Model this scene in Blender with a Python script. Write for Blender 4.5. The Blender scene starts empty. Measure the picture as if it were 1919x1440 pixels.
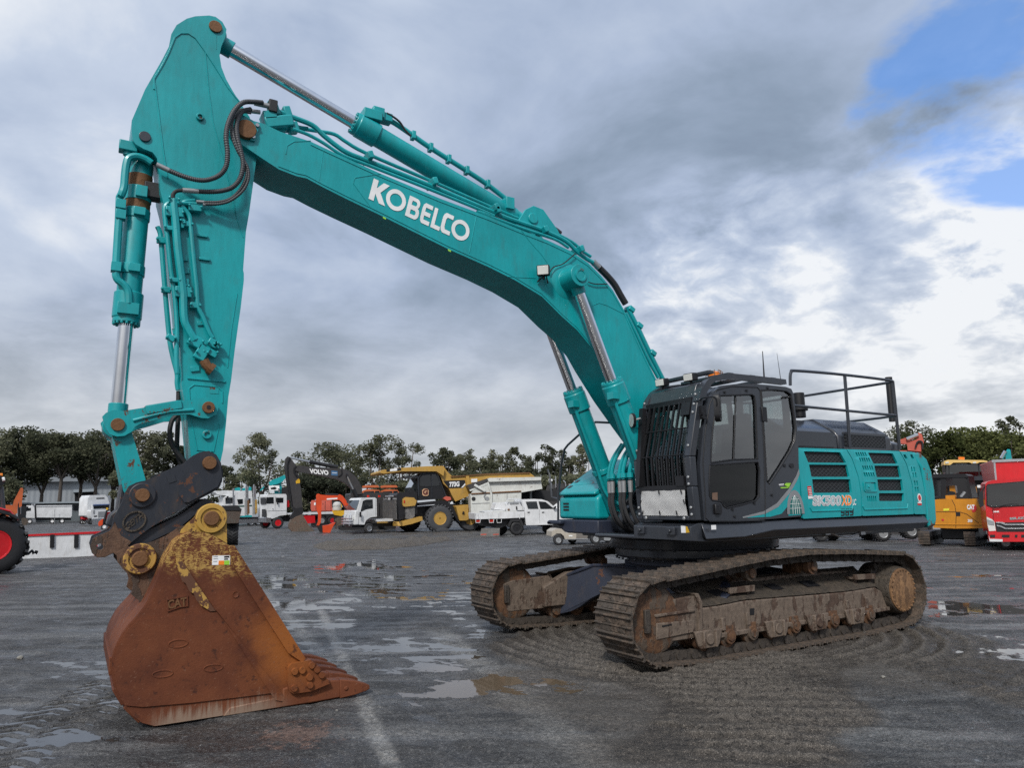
import bpy, bmesh, math, random
import numpy as np
from mathutils import Vector, Matrix
PI = math.pi
random.seed(5)
sc = bpy.context.scene
COL = sc.collection
# ------------------------------------------------------------------ camera (solved from the crawler dimensions)
CP = np.array([7.5219, 7.5903, 1.7643])
YAW, PIT, ROL, FPX = math.radians(-121.0435), math.radians(9.4638), math.radians(0.9158), 1340.3
_f = np.array([math.cos(PIT)*math.cos(YAW), math.cos(PIT)*math.sin(YAW), math.sin(PIT)])
_r = np.array([math.sin(YAW), -math.cos(YAW), 0.0])
_d = np.cross(_f, _r)
CR = np.array([math.cos(ROL)*_r + math.sin(ROL)*_d, -math.sin(ROL)*_r + math.cos(ROL)*_d, _f])
cam = bpy.data.cameras.new('camera'); cam.sensor_width = 36; cam.lens = 36*FPX/1919
cam.clip_start = .1; cam.clip_end = 4000
camo = bpy.data.objects.new('camera', cam); COL.objects.link(camo); sc.camera = camo
camo.matrix_world = Matrix(((CR[0][0], -CR[1][0], -CR[2][0], CP[0]), (CR[0][1], -CR[1][1], -CR[2][1], CP[1]),
                            (CR[0][2], -CR[1][2], -CR[2][2], CP[2]), (0, 0, 0, 1)))
def ray(u, v):
    d = CR[0]*(u-959.5) + CR[1]*(v-719.5) + CR[2]*FPX
    return d/np.linalg.norm(d)
def G(u, v, z=0.0):                      # photo point -> ground point
    d = ray(u, v); t = (z-CP[2])/d[2]; return Vector(CP + t*d)
def atdepth(u, dist):                    # point on the ground at photo column u, 'dist' metres away
    d = ray(u, 930); h = Vector((d[0], d[1], 0)).normalized()
    return Vector((CP[0]+h.x*dist, CP[1]+h.y*dist, 0))

# ------------------------------------------------------------------ node helpers
class NT:
    def __init__(s, tree): s.t = tree; s.t.nodes.clear()
    def n(s, typ, **kw):
        o = s.t.nodes.new(typ)
        for k, v in kw.items():
            if k.startswith('i_'):
                key = k[2:]; key = int(key) if key.isdigit() else key.replace('_', ' ')
                s.set(o.inputs[key], v)
            else: setattr(o, k, v)
        return o
    def set(s, sock, v):
        if isinstance(v, bpy.types.NodeSocket): s.t.links.new(v, sock)
        elif isinstance(v, bpy.types.Node): s.t.links.new(v.outputs[0], sock)
        else:
            if isinstance(v, (tuple, list)) and len(v) == 3 and sock.type == 'RGBA': v = (*v, 1)
            sock.default_value = v
    def m(s, op, a, b=0.0, c=None, clamp=False):
        o = s.t.nodes.new('ShaderNodeMath'); o.operation = op; o.use_clamp = clamp
        s.set(o.inputs[0], a); s.set(o.inputs[1], b)
        if c is not None: s.set(o.inputs[2], c)
        return o.outputs[0]
    def vm(s, op, a, b=None, out=0):
        o = s.t.nodes.new('ShaderNodeVectorMath'); o.operation = op
        s.set(o.inputs[0], a)
        if b is not None: s.set(o.inputs[1], b)
        return o.outputs[out]
    def mix(s, f, a, b, mode='MIX'):
        o = s.t.nodes.new('ShaderNodeMix'); o.data_type = 'RGBA'; o.blend_type = mode
        s.set(o.inputs[0], f); s.set(o.inputs[6], a); s.set(o.inputs[7], b); return o.outputs[2]
    def rng(s, v, a, b, c=0.0, d=1.0, smooth=True):
        o = s.t.nodes.new('ShaderNodeMapRange'); o.interpolation_type = 'SMOOTHSTEP' if smooth else 'LINEAR'
        for i, x in enumerate((v, a, b, c, d)): s.set(o.inputs[i], x)
        return o.outputs[0]
    def noise(s, vec, scale, det=4, rough=.55, dist=0.0, col=False):
        o = s.t.nodes.new('ShaderNodeTexNoise'); s.set(o.inputs['Vector'], vec)
        o.inputs['Scale'].default_value = scale; o.inputs['Detail'].default_value = det
        o.inputs['Roughness'].default_value = rough; o.inputs['Distortion'].default_value = dist
        return o.outputs[1 if col else 0]
    def obj(s): return s.t.nodes.new('ShaderNodeTexCoord').outputs['Object']
    def scale(s, v, xyz): return s.vm('MULTIPLY', v, xyz)

MATS = {}
def new_mat(name):
    m = bpy.data.materials.new(name); m.use_nodes = True; MATS[name] = m
    return m, NT(m.node_tree)
def finish(nt, color, rough=.5, metal=0.0, bump=None, bstr=.3, bdist=.01, coat=0.0, spec=.5, alpha=None):
    b = nt.n('ShaderNodeBsdfPrincipled')
    nt.set(b.inputs['Base Color'], color); nt.set(b.inputs['Roughness'], rough); nt.set(b.inputs['Metallic'], metal)
    nt.set(b.inputs['Specular IOR Level'], spec)
    if coat: nt.set(b.inputs['Coat Weight'], coat); b.inputs['Coat Roughness'].default_value = .12
    if bump is not None:
        bp = nt.n('ShaderNodeBump'); bp.inputs['Strength'].default_value = bstr; bp.inputs['Distance'].default_value = bdist
        nt.set(bp.inputs['Height'], bump); nt.t.links.new(bp.outputs[0], b.inputs['Normal'])
    o = nt.n('ShaderNodeOutputMaterial'); nt.t.links.new(b.outputs[0], o.inputs[0])
    return b
def paint(name, rgb, rough=.35, dirt=.25, dirtc=(.10, .085, .07), scale=1.0, coat=0.0, metal=0.0, chips=0.0):
    """painted steel: faint mottling, road dirt and (optionally) rust chips"""
    m, nt = new_mat(name); v = nt.obj()
    n1 = nt.noise(v, 1.3*scale, 5, .6); n2 = nt.noise(nt.scale(v, (1, 1, .35)), 9*scale, 5, .65)
    n3 = nt.noise(v, 55*scale, 3, .6)
    n4 = nt.noise(nt.scale(v, (3.0, 1, .5)), 8*scale, 5, .7, .6)
    c = nt.mix(nt.m('ADD', nt.m('MULTIPLY', nt.rng(n1, .3, .75), .65), nt.m('MULTIPLY', nt.rng(n4, .3, .7), .35)), tuple(x*.78 for x in rgb), tuple(min(1, x*1.12) for x in rgb))
    dm = nt.m('MULTIPLY', nt.rng(n2, .5, .78), dirt)
    c = nt.mix(dm, c, dirtc)
    if chips:
        cm = nt.rng(nt.m('ADD', nt.noise(v, 7*scale, 6, .7), nt.m('MULTIPLY', n3, .25)), .80-.12*chips, .83-.12*chips)
        c = nt.mix(cm, c, (.10, .04, .02))
    r = nt.m('ADD', rough-.12, nt.m('ADD', nt.m('MULTIPLY', n2, .2), nt.m('MULTIPLY', n4, .14)))
    finish(nt, c, r, metal, nt.noise(v, 25*scale, 3), .04, .01, coat)
    return m
def flat(name, rgb, rough=.5, metal=0.0, bump=0.0, bscale=30, emit=None):
    m, nt = new_mat(name); v = nt.obj()
    n = nt.noise(v, 6, 4, .6)
    c = nt.mix(n, tuple(x*.8 for x in rgb), tuple(min(1, x*1.15) for x in rgb))
    b = finish(nt, c, rough, metal, nt.noise(v, bscale, 4) if bump else None, bump)
    if emit: b.inputs['Emission Color'].default_value = (*rgb, 1); b.inputs['Emission Strength'].default_value = emit
    return m
def glass(name, tint, refl=.09):
    m, nt = new_mat(name)
    tr = nt.n('ShaderNodeBsdfTransparent', i_Color=tint); gl = nt.n('ShaderNodeBsdfGlossy', i_Roughness=.03)
    fr = nt.n('ShaderNodeFresnel', i_IOR=1.5)
    mx = nt.n('ShaderNodeMixShader'); nt.set(mx.inputs[0], nt.m('ADD', fr, refl))
    nt.t.links.new(tr.outputs[0], mx.inputs[1]); nt.t.links.new(gl.outputs[0], mx.inputs[2])
    o = nt.n('ShaderNodeOutputMaterial'); nt.t.links.new(mx.outputs[0], o.inputs[0])
    return m

TEAL = paint('teal_paint', (.003, .325, .352), .34, .34, (.035, .13, .13), coat=.12)
TEALD = paint('teal_paint_worn', (.005, .325, .352), .38, .3, (.06, .10, .09), chips=.8)
GREY = paint('charcoal_paint', (.029, .033, .042), .30, .3, (.07, .066, .062), coat=.3)
HITCH = paint('worn_black_paint', (.022, .026, .036), .45, .35, (.09, .06, .035), chips=.75)
NAVY = paint('navy_paint', (.020, .026, .046), .5, .5, (.07, .055, .045), chips=.3)
BLACK = flat('black_steel', (.010, .010, .012), .45)
RUBBER = flat('black_rubber', (.016, .016, .018), .6, bump=.2, bscale=60)
HOSE = flat('grey_hose', (.045, .048, .055), .5)
CHROME = flat('chrome', (.80, .81, .83), .12, 1.0)
STEEL = flat('bare_steel', (.42, .42, .43), .38, .9)
RUSTPIN = flat('rusty_pin', (.16, .075, .03), .7, .2, bump=.5, bscale=40)
WHITE = flat('white_decal', (.80, .80, .80), .45)
WPAINT = paint('white_paint', (.70, .71, .72), .28, .42, (.35, .31, .26), coat=.15)
ORANGED = flat('orange_decal', (.85, .24, .02), .45)
REDD = flat('red_decal', (.55, .03, .03), .45)
BLACKD = flat('black_decal', (.012, .012, .014), .45)
LIME = flat('lime_decal', (.30, .62, .05), .45)
LENS = flat('lamp_glass', (.62, .63, .60), .12)
AMBER = flat('amber_lens', (.85, .22, .02), .2)
REDL = flat('red_lens', (.5, .02, .01), .2)
GLASS = glass('clear_tinted_glass', (.84, .88, .86), .24)
GLASSF = glass('windscreen_glass', (.74, .88, .85), .03)
GLASSD = glass('dark_glass', (.42, .42, .40), .03)
WINDK = flat('dark_window', (.012, .014, .016), .05)
GLASSV = glass('vehicle_glass', (.22, .26, .27), .16)
SEAT = flat('seat_fabric', (.05, .05, .055), .9)

def rust_mat():
    m, nt = new_mat('rusty_bucket'); v = nt.obj()
    x, y, z = [nt.n('ShaderNodeSeparateXYZ', i_Vector=v).outputs[i] for i in range(3)]
    n1 = nt.noise(v, 2.0, 6, .62); n2 = nt.noise(v, 14, 6, .7); n3 = nt.noise(v, 70, 3, .7)
    c = nt.mix(nt.rng(n1, .3, .7), (.085, .026, .014), (.155, .049, .021))
    # an orange bloom of fresh rust towards the lip
    bl = nt.rng(nt.vm('DISTANCE', v, (5.75, .75, .55), out=1), .05, .62, 1, 0)
    c = nt.mix(nt.m('MULTIPLY', nt.m('MULTIPLY', bl, nt.rng(n1, .35, .6)), .85), c, (.30, .098, .020))
    c = nt.mix(nt.m('MULTIPLY', nt.rng(n2, .55, .75), .6), c, (.165, .062, .030))
    c = nt.mix(nt.rng(n2, .30, .44, .8, 0), c, (.040, .018, .014))
    c = nt.mix(nt.rng(n3, .64, .80), c, (.22, .12, .075))
    sc1 = nt.noise(nt.vm('ADD', nt.scale(v, (14, 1, 1.6)), nt.m('MULTIPLY', z, 9)), 3.2, 3, .6); sc2 = nt.noise(nt.vm('ADD', nt.scale(v, (2, 1, 16)), nt.m('MULTIPLY', x, 5)), 3.0, 3, .6)
    c = nt.mix(nt.m('MULTIPLY', nt.m('MAXIMUM', nt.rng(sc1, .66, .72), nt.rng(sc2, .68, .74)), .55), c, (.24, .135, .09))
    c = nt.mix(nt.m('MULTIPLY', nt.rng(sc1, .26, .33, 1, 0), .6), c, (.035, .016, .012))
    # scratchy remains of yellow paint near the top
    s1 = nt.noise(nt.scale(v, (1, 1, .6)), 6, 8, .74, 2.2); s2 = nt.noise(nt.scale(v, (.45, 1, 1.5)), 20, 7, .72, 3.0)
    hgt = nt.m('ADD', nt.m('ADD', z, nt.m('MULTIPLY', nt.m('SUBTRACT', n1, .5), .8)), nt.m('MULTIPLY', nt.m('SUBTRACT', 6.35, x), .10))
    ym = nt.m('MULTIPLY', nt.rng(hgt, 1.08, 1.25), nt.rng(nt.m('ADD', nt.m('MULTIPLY', s1, .45), nt.m('MULTIPLY', s2, .55)), .49, .535))
    c = nt.mix(nt.m('MULTIPLY', ym, .9), c, nt.mix(n2, (.36, .21, .05), (.52, .34, .11)))
    st = nt.noise(nt.scale(v, (3, 1, .25)), 14, 4, .6)
    bm = nt.m('MULTIPLY', nt.rng(nt.m('ADD', z, nt.m('MULTIPLY', nt.m('SUBTRACT', st, .5), .30)), .02, .15, 1, 0), nt.m('MULTIPLY', nt.rng(x, 5.7, 6.1), nt.rng(x, 6.75, 6.95, 1, 0)))
    c = nt.mix(nt.m('MULTIPLY', bm, .8), c, (.27, .20, .15))
    finish(nt, c, nt.rng(n2, .3, .7, .55, .88), 0, nt.m('ADD', n2, nt.m('MULTIPLY', n3, .5)), .5, .006, spec=.25)
    return m
RUST = rust_mat()
def mud_steel(name, a, b, mudc, amount, bs=.6):
    m, nt = new_mat(name); v = nt.obj()
    n1 = nt.noise(v, 3, 6, .65); n2 = nt.noise(v, 17, 6, .7); n3 = nt.noise(nt.scale(v, (1.4, 1, .4)), 8, 5, .65)
    c = nt.mix(nt.rng(n2, .35, .65), a, b)
    mk = nt.rng(nt.m('ADD', nt.m('MULTIPLY', n1, .55), nt.m('MULTIPLY', n3, .45)), .62-.3*amount, .66-.3*amount)
    mc = nt.mix(nt.rng(n2, .3, .7), tuple(k*.75 for k in mudc), tuple(k*1.2 for k in mudc))
    c = nt.mix(mk, c, mc)
    c = nt.mix(nt.m('MULTIPLY', nt.rng(nt.noise(nt.scale(v, (2.5, 1, .25)), 11, 5, .7), .52, .70), .35), c, tuple(k*.6 for k in a))
    h = nt.m('ADD', nt.m('MULTIPLY', mk, .8), nt.m('ADD', n2, nt.m('MULTIPLY', nt.noise(v, 60, 4), .4)))
    finish(nt, c, nt.m('SUBTRACT', .85, nt.m('MULTIPLY', n2, .25)), 0, h, bs, .012)
    return m
SHOE = mud_steel('muddy_track_shoe', (.050, .036, .026), (.125, .092, .068), (.060, .048, .038), .45)
SHOEW = SHOE
TFRAME = mud_steel('muddy_track_frame', (.055, .032, .022), (.095, .060, .042), (.140, .106, .081), .56)
BROWNE = mud_steel('brown_worn_steel', (.075, .038, .022), (.125, .066, .038), (.055, .036, .026), .4)
MUDTOP = mud_steel('caked_mud', (.045, .035, .026), (.075, .058, .042), (.05, .04, .03), .5, 1.0)
LINK = mud_steel('muddy_chain_link', (.026, .021, .018), (.06, .048, .038), (.05, .04, .032), .5)
IDLER = mud_steel('rusty_idler', (.07, .034, .018), (.14, .070, .034), (.085, .062, .045), .35)
HUB = mud_steel('rusty_hub', (.19, .10, .045), (.27, .15, .07), (.14, .075, .035), .4)
YEAR = paint('yellow_paint_worn', (.50, .30, .06), .5, .6, (.14, .06, .03), chips=1.0)
YEARR = paint('yellow_paint_rusting', (.46, .27, .06), .6, .9, (.13, .055, .03), chips=1.75)
CATY = paint('dump_truck_yellow', (.46, .27, .055), .5, .5, (.24, .16, .09), scale=.6)
CATO = paint('digger_amber', (.58, .235, .016), .32, .2, (.3, .15, .04), coat=.2)
DGREY = paint('dark_grey_paint', (.038, .036, .038), .42, .3, (.08, .07, .06))
RED = paint('red_paint', (.58, .014, .020), .25, .12, (.25, .05, .04), coat=.3)
ORANGE = paint('orange_paint', (.62, .062, .012), .34, .2, (.3, .08, .04))
SALMON = paint('faded_red_paint', (.52, .10, .065), .5, .3, (.3, .12, .09))
ORANGEM = paint('machine_orange', (.50, .115, .035), .4, .35, (.2, .09, .05))
YELLOW = paint('bright_yellow', (.66, .38, .015), .4, .2)
TYRE = flat('tyre_rubber', (.022, .022, .024), .75, bump=.5, bscale=18)
TYRED = flat('dusty_tyre_rubber', (.050, .052, .058), .8, bump=.5, bscale=10)
WRUST = paint('white_paint_rusty', (.60, .61, .58), .5, .35, (.22, .13, .07), scale=.8, chips=.35)
BEIGE = paint('beige_paint', (.42, .38, .32), .4, .25)
ALUM = flat('polished_aluminium', (.72, .73, .75), .22, .95)
CLADG = flat('grey_cladding', (.22, .24, .26), .6)
CLADD = flat('dark_grey_cladding', (.12, .14, .15), .6)
CLADL = flat('pale_roofing', (.30, .34, .37), .5)
MESHB = flat('black_shade_cloth', (.012, .013, .016), .8)
GALV = flat('galvanised_steel', (.33, .34, .35), .5, .5)

def grille_mat(name, hole, metal, sc_=60, slope=1.0):
    """expanded metal: diamond holes over a dark void"""
    m, nt = new_mat(name); v = nt.obj()
    x, y, z = [nt.n('ShaderNodeSeparateXYZ', i_Vector=v).outputs[i] for i in range(3)]
    u = nt.m('ADD', x, nt.m('MULTIPLY', y, .77))
    a = nt.m('ABSOLUTE', nt.m('SINE', nt.m('MULTIPLY', nt.m('ADD', nt.m('MULTIPLY', u, .6), z), sc_)))
    b = nt.m('ABSOLUTE', nt.m('SINE', nt.m('MULTIPLY', nt.m('SUBTRACT', nt.m('MULTIPLY', u, .6), z), sc_)))
    k = nt.rng(nt.m('MINIMUM', a, b), .18, .42, 1, 0)
    finish(nt, nt.mix(k, hole, metal), .6, 0, k, .4, .01)
    return m
GRILLE = grille_mat('expanded_metal_grille', (.005, .005, .006), (.036, .038, .042))
WMESH = grille_mat('pale_wire_mesh', (.36, .36, .36), (.78, .78, .77), 190)

# ------------------------------------------------------------------ mesh builder
def lerp(a, b, t): return a + (b-a)*t
def catmull(pts, k=6):
    P = [Vector(p) for p in pts]; P = [P[0]*2-P[1]] + P + [P[-1]*2-P[-2]]; out = []
    for i in range(1, len(P)-2):
        a, b, c, d = P[i-1:i+3]
        for j in range(k):
            t = j/k
            out.append(.5*((2*b)+(c-a)*t+(2*a-5*b+4*c-d)*t*t+(3*b-a-3*c+d)*t**3))
    out.append(P[-2]); return out
def circ(cx, cy, r, n=24, a0=0, a1=2*PI, ry=None):
    full = abs(a1-a0-2*PI) < 1e-6; m = n if full else n-1
    return [(cx+r*math.cos(a0+(a1-a0)*i/m), cy+(ry or r)*math.sin(a0+(a1-a0)*i/m)) for i in range(n)]
def rrect(x0, z0, x1, z1, r, k=4):
    o = []
    for cx, cz, a in ((x1-r, z1-r, 0), (x0+r, z1-r, PI/2), (x0+r, z0+r, PI), (x1-r, z0+r, 1.5*PI)):
        o += circ(cx, cz, r, k, a, a+PI/2)
    return o
def fill2d(polys):
    """triangulated 2-D fill of outline(s) with holes -> verts2d, tris"""
    cu = bpy.data.curves.new('t', 'CURVE'); cu.dimensions = '2D'; cu.fill_mode = 'BOTH'
    for p in polys:
        s = cu.splines.new('POLY'); s.points.add(len(p)-1); s.use_cyclic_u = True
        for i, q in enumerate(p): s.points[i].co = (q[0], q[1], 0, 1)
    o = bpy.data.objects.new('t', cu); me = bpy.data.meshes.new_from_object(o)
    v = [(a.co.x, a.co.y) for a in me.vertices]; f = [tuple(p.vertices) for p in me.polygons]
    bpy.data.objects.remove(o); bpy.data.curves.remove(cu); bpy.data.meshes.remove(me)
    return v, f
class MB:
    def __init__(s): s.v = []; s.f = []
    def add(s, vs, fs):
        o = len(s.v); s.v += [tuple(p) for p in vs]; s.f += [tuple(i+o for i in f) for f in fs]; return s
    def box(s, c, d, R=None):
        vs = [Vector((x*d[0]/2, y*d[1]/2, z*d[2]/2)) for x in (-1, 1) for y in (-1, 1) for z in (-1, 1)]
        c = Vector(c)
        vs = [(R @ p if R else p)+c for p in vs]
        return s.add(vs, [(0, 1, 3, 2), (4, 6, 7, 5), (0, 4, 5, 1), (2, 3, 7, 6), (0, 2, 6, 4), (1, 5, 7, 3)])
    def bb(s, x0, x1, y0, y1, z0, z1): return s.box(((x0+x1)/2, (y0+y1)/2, (z0+z1)/2), (x1-x0, y1-y0, z1-z0))
    def prism(s, poly, y0, y1, top=None):
        """(x,z) outline extruded from y0 to y1; 'top' optionally gives another outline at y1"""
        n = len(poly); q = top or poly
        vs = [(p[0], y0, p[1]) for p in poly] + [(p[0], y1, p[1]) for p in q]
        return s.add(vs, [tuple(range(n)), tuple(range(2*n-1, n-1, -1))] + [(i, (i+1) % n, n+(i+1) % n, n+i) for i in range(n)])
    def prismx(s, poly, x0, x1):
        n = len(poly)
        vs = [(x0, p[0], p[1]) for p in poly] + [(x1, p[0], p[1]) for p in poly]
        return s.add(vs, [tuple(range(n)), tuple(range(2*n-1, n-1, -1))] + [(i, (i+1) % n, n+(i+1) % n, n+i) for i in range(n)])
    def prismz(s, poly, z0, z1):
        n = len(poly)
        vs = [(p[0], p[1], z0) for p in poly] + [(p[0], p[1], z1) for p in poly]
        return s.add(vs, [tuple(range(n)), tuple(range(2*n-1, n-1, -1))] + [(i, (i+1) % n, n+(i+1) % n, n+i) for i in range(n)])
    def plate(s, polys, y0, y1, mp=None):
        """outline with holes, extruded in y (mp maps (x,z,y) to a point)"""
        mp = mp or (lambda x, z, y: (x, y, z))
        v, f = fill2d(polys)
        n = len(v)
        s.add([mp(a, b, y0) for a, b in v] + [mp(a, b, y1) for a, b in v], [tuple(t) for t in f]+[tuple(i+n for i in reversed(t)) for t in f])
        for p in polys:
            m = len(p)
            s.add([mp(a, b, y0) for a, b in p] + [mp(a, b, y1) for a, b in p], [(i, (i+1) % m, m+(i+1) % m, m+i) for i in range(m)])
        return s
    def tube(s, pts, r, n=8, rfun=None, cap=True):
        P = [Vector(p) for p in pts]; m = len(P); T = []
        for i in range(m):
            t = (P[min(i+1, m-1)]-P[max(i-1, 0)]); T.append(t.normalized() if t.length > 1e-9 else Vector((0, 0, 1)))
        a = Vector((0, 0, 1)) if abs(T[0].z) < .9 else Vector((1, 0, 0))
        nrm = (a - T[0]*a.dot(T[0])).normalized(); vs = []
        for i in range(m):
            nrm = (nrm - T[i]*nrm.dot(T[i])).normalized(); b = T[i].cross(nrm)
            rr = rfun(i) if rfun else (r[i] if isinstance(r, (list, tuple)) else r)
            # keep width through bends
            for k in range(n):
                an = 2*PI*k/n; vs.append(P[i] + (nrm*math.cos(an)+b*math.sin(an))*rr)
        fs = [(i*n+k, i*n+(k+1) % n, (i+1)*n+(k+1) % n, (i+1)*n+k) for i in range(m-1) for k in range(n)]
        if cap: fs += [tuple(range(n)), tuple(range(m*n-1, (m-1)*n-1, -1))]
        return s.add(vs, fs)
    def cyl(s, p0, p1, r0, r1=None, n=24):
        return s.tube([p0, p1], [r0, r0 if r1 is None else r1], n)
    def cyly(s, x, z, y0, y1, r, r1=None, n=24): return s.cyl((x, y0, z), (x, y1, z), r, r1, n)
    def rev(s, c, axis, prof, n=28, cap=True):
        """profile [(distance along axis, radius)] turned about the axis through c"""
        c = Vector(c); ax = Vector(axis).normalized(); a = Vector((0, 0, 1)) if abs(ax.z) < .9 else Vector((1, 0, 0))
        u = (a-ax*a.dot(ax)).normalized(); w = ax.cross(u); m = len(prof); vs = []
        for h, r in prof:
            for k in range(n):
                an = 2*PI*k/n; vs.append(c+ax*h+(u*math.cos(an)+w*math.sin(an))*r)
        fs = [(i*n+k, i*n+(k+1) % n, (i+1)*n+(k+1) % n, (i+1)*n+k) for i in range(m-1) for k in range(n)]
        if cap: fs += [tuple(range(n)), tuple(range(m*n-1, (m-1)*n-1, -1))]
        return s.add(vs, fs)
    def bolt(s, p, axis, r=.014, h=.012):
        p = Vector(p); return s.cyl(p, p+Vector(axis)*h, r, r*.9, 6)
    def obj(s, name, mat, parent=None, bevel=0.0, smooth=35, seg=2, label=None, recalc=True):
        me = bpy.data.meshes.new(name); me.from_pydata([tuple(p) for p in s.v], [], s.f); me.validate()
        bm = bmesh.new(); bm.from_mesh(me)
        if recalc: bmesh.ops.recalc_face_normals(bm, faces=bm.faces)
        bm.to_mesh(me); bm.free()
        for m in (mat if isinstance(mat, (list, tuple)) else [mat]): me.materials.append(m)
        if smooth:
            me.shade_smooth(); me.set_sharp_from_angle(angle=math.radians(smooth))
        o = bpy.data.objects.new(name, me); COL.objects.link(o)
        if parent is not None: o.parent = parent
        if bevel:
            b = o.modifiers.new('bevel', 'BEVEL'); b.width = bevel; b.segments = seg; b.limit_method = 'ANGLE'; b.angle_limit = math.radians(40)
            b.use_clamp_overlap = True
        if label: o['label'] = label
        return o

def tag(o, label=None, cat=None, group=None, kind=None):
    if label: o['label'] = label
    if cat: o['category'] = cat
    if group: o['group'] = group
    if kind: o['kind'] = kind
    return o
class Thing:
    """an Empty at the thing's base; local x runs to the right in the photo, y away from it (excavator: machine axes)"""
    def __init__(s, name, label, cat, loc=(0, 0, 0), yaw=0.0, group=None):
        s.o = bpy.data.objects.new(name, None); COL.objects.link(s.o); s.o.empty_display_size = .3
        s.M = Matrix.Translation(Vector(loc)) @ Matrix.Rotation(yaw, 4, 'Z'); s.o.matrix_world = s.M; s.I = s.M.inverted()
        tag(s.o, label, cat, group)
    def _r(s, u, v):
        d = Vector(ray(u, v)); return s.I @ Vector(CP), s.I.to_3x3() @ d
    def t(s, u, v, y=0.0):
        c, d = s._r(u, v); k = (y-c.y)/d.y; p = c+d*k; return (p.x, p.z)
    def P(s, u, v, y=0.0): x, z = s.t(u, v, y); return Vector((x, y, z))
    def tx(s, u, v, x):
        c, d = s._r(u, v); k = (x-c.x)/d.x; p = c+d*k; return Vector((x, p.y, p.z))
    def tz(s, u, v, z):
        c, d = s._r(u, v); k = (z-c.z)/d.z; p = c+d*k; return p
    def tr(s, pts, y=0.0): return [s.t(u, v, y) for u, v in pts]
    def rad(s, P, px):
        w = s.M @ Vector(P); return px/FPX*float(CR[2] @ (np.array(w)-CP))
    def part(s, name, mb, mat, parent=None, **k): return mb.obj(name, mat, parent or s.o, **k)
def facing(loc, rot=0.0):
    """yaw that turns local +y straight away from the camera at 'loc', plus rot degrees"""
    d = Vector((loc[0]-CP[0], loc[1]-CP[1])); return math.atan2(d.y, d.x)-PI/2+math.radians(rot)

def text_mesh(st, bold=0.0, box=None):
    cu = bpy.data.curves.new('t', 'FONT'); cu.body = st; cu.size = 1; cu.offset = bold; cu.fill_mode = 'FRONT'; cu.resolution_u = 4
    o = bpy.data.objects.new('t', cu); COL.objects.link(o)
    dg = bpy.context.evaluated_depsgraph_get(); me = bpy.data.meshes.new_from_object(o.evaluated_get(dg))
    v = [(a.co.x, a.co.y) for a in me.vertices]; f = [tuple(p.vertices) for p in me.polygons]
    bpy.data.objects.remove(o); bpy.data.curves.remove(cu); bpy.data.meshes.remove(me)
    x0 = min(p[0] for p in v); x1 = max(p[0] for p in v); y0 = min(p[1] for p in v); y1 = max(p[1] for p in v)
    if bold: x0 += bold; x1 -= bold; y0 += bold; y1 -= bold
    return [((a-x0)/(x1-x0), (b-y0)/(y1-y0)) for a, b in v], f
def text_on(st, BL, BR, TL, mat, parent, name='lettering', bold=.02, lift=None):
    """flat lettering fitted to the parallelogram BL, BR, TL (local points)"""
    BL, BR, TL = Vector(BL), Vector(BR), Vector(TL)
    v, f = text_mesh(st, bold); n = (BR-BL).cross(TL-BL).normalized()*(lift or 0.0)
    mb = MB(); mb.add([BL+(BR-BL)*a+(TL-BL)*b+n for a, b in v], f)
    return mb.obj(name, mat, parent, smooth=0, recalc=False)
# ------------------------------------------------------------------ light and sky
SUND = Vector((.62, .62, .78)).normalized()
SUN_EL = math.asin(SUND.z); SUN_ROT = math.atan2(SUND.x, SUND.y)
sl = bpy.data.lights.new('sun', 'SUN'); sl.energy = 2.7; sl.angle = math.radians(7); sl.color = (1.0, .965, .91)
so = bpy.data.objects.new('sun', sl); COL.objects.link(so); so.rotation_euler = SUND.to_track_quat('Z', 'Y').to_euler()
w = bpy.data.worlds.new('World'); sc.world = w; w.use_nodes = True
nt = NT(w.node_tree)
sky = nt.n('ShaderNodeTexSky', sky_type='NISHITA', sun_disc=False, sun_elevation=SUN_EL, sun_rotation=SUN_ROT, air_density=1.0, dust_density=.6, ozone_density=1.4)
gen = nt.t.nodes.new('ShaderNodeTexCoord').outputs['Generated']
dv = nt.vm('NORMALIZE', gen)
sx = nt.n('ShaderNodeSeparateXYZ', i_Vector=dv); dz = nt.m('MAXIMUM', sx.outputs[2], 0.0)
den = nt.m('ADD', dz, .30)
cx = nt.n('ShaderNodeCombineXYZ'); nt.set(cx.inputs[0], nt.m('DIVIDE', sx.outputs[0], den)); nt.set(cx.inputs[1], nt.m('DIVIDE', sx.outputs[1], den))
pc = cx.outputs[0]
nA = nt.noise(pc, .75, 4, .45, .3); nB = nt.noise(pc, 2.2, 7, .56, .3); nC = nt.noise(pc, 8.5, 6, .58, .3)
def lobe(u, v, deg, pw=1.0):
    d = ray(u, v); o = nt.vm('DOT_PRODUCT', dv, tuple(d), out=1)
    return nt.rng(nt.m('ADD', o, nt.m('MULTIPLY', nt.m('SUBTRACT', nB, .5), .035)), math.cos(math.radians(deg)), 1.0)
nS = nt.noise(nt.vm('ADD', pc, (.11, .07, 0)), 2.2, 7, .56, .3); rel = nt.m('SUBTRACT', nB, nS)
b = nt.m('ADD', nt.m('ADD', nt.m('MULTIPLY', nA, .75), nt.m('MULTIPLY', nB, .58)), nt.m('MULTIPLY', rel, .55))
b = nt.m('SUBTRACT', b, .12)
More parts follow.
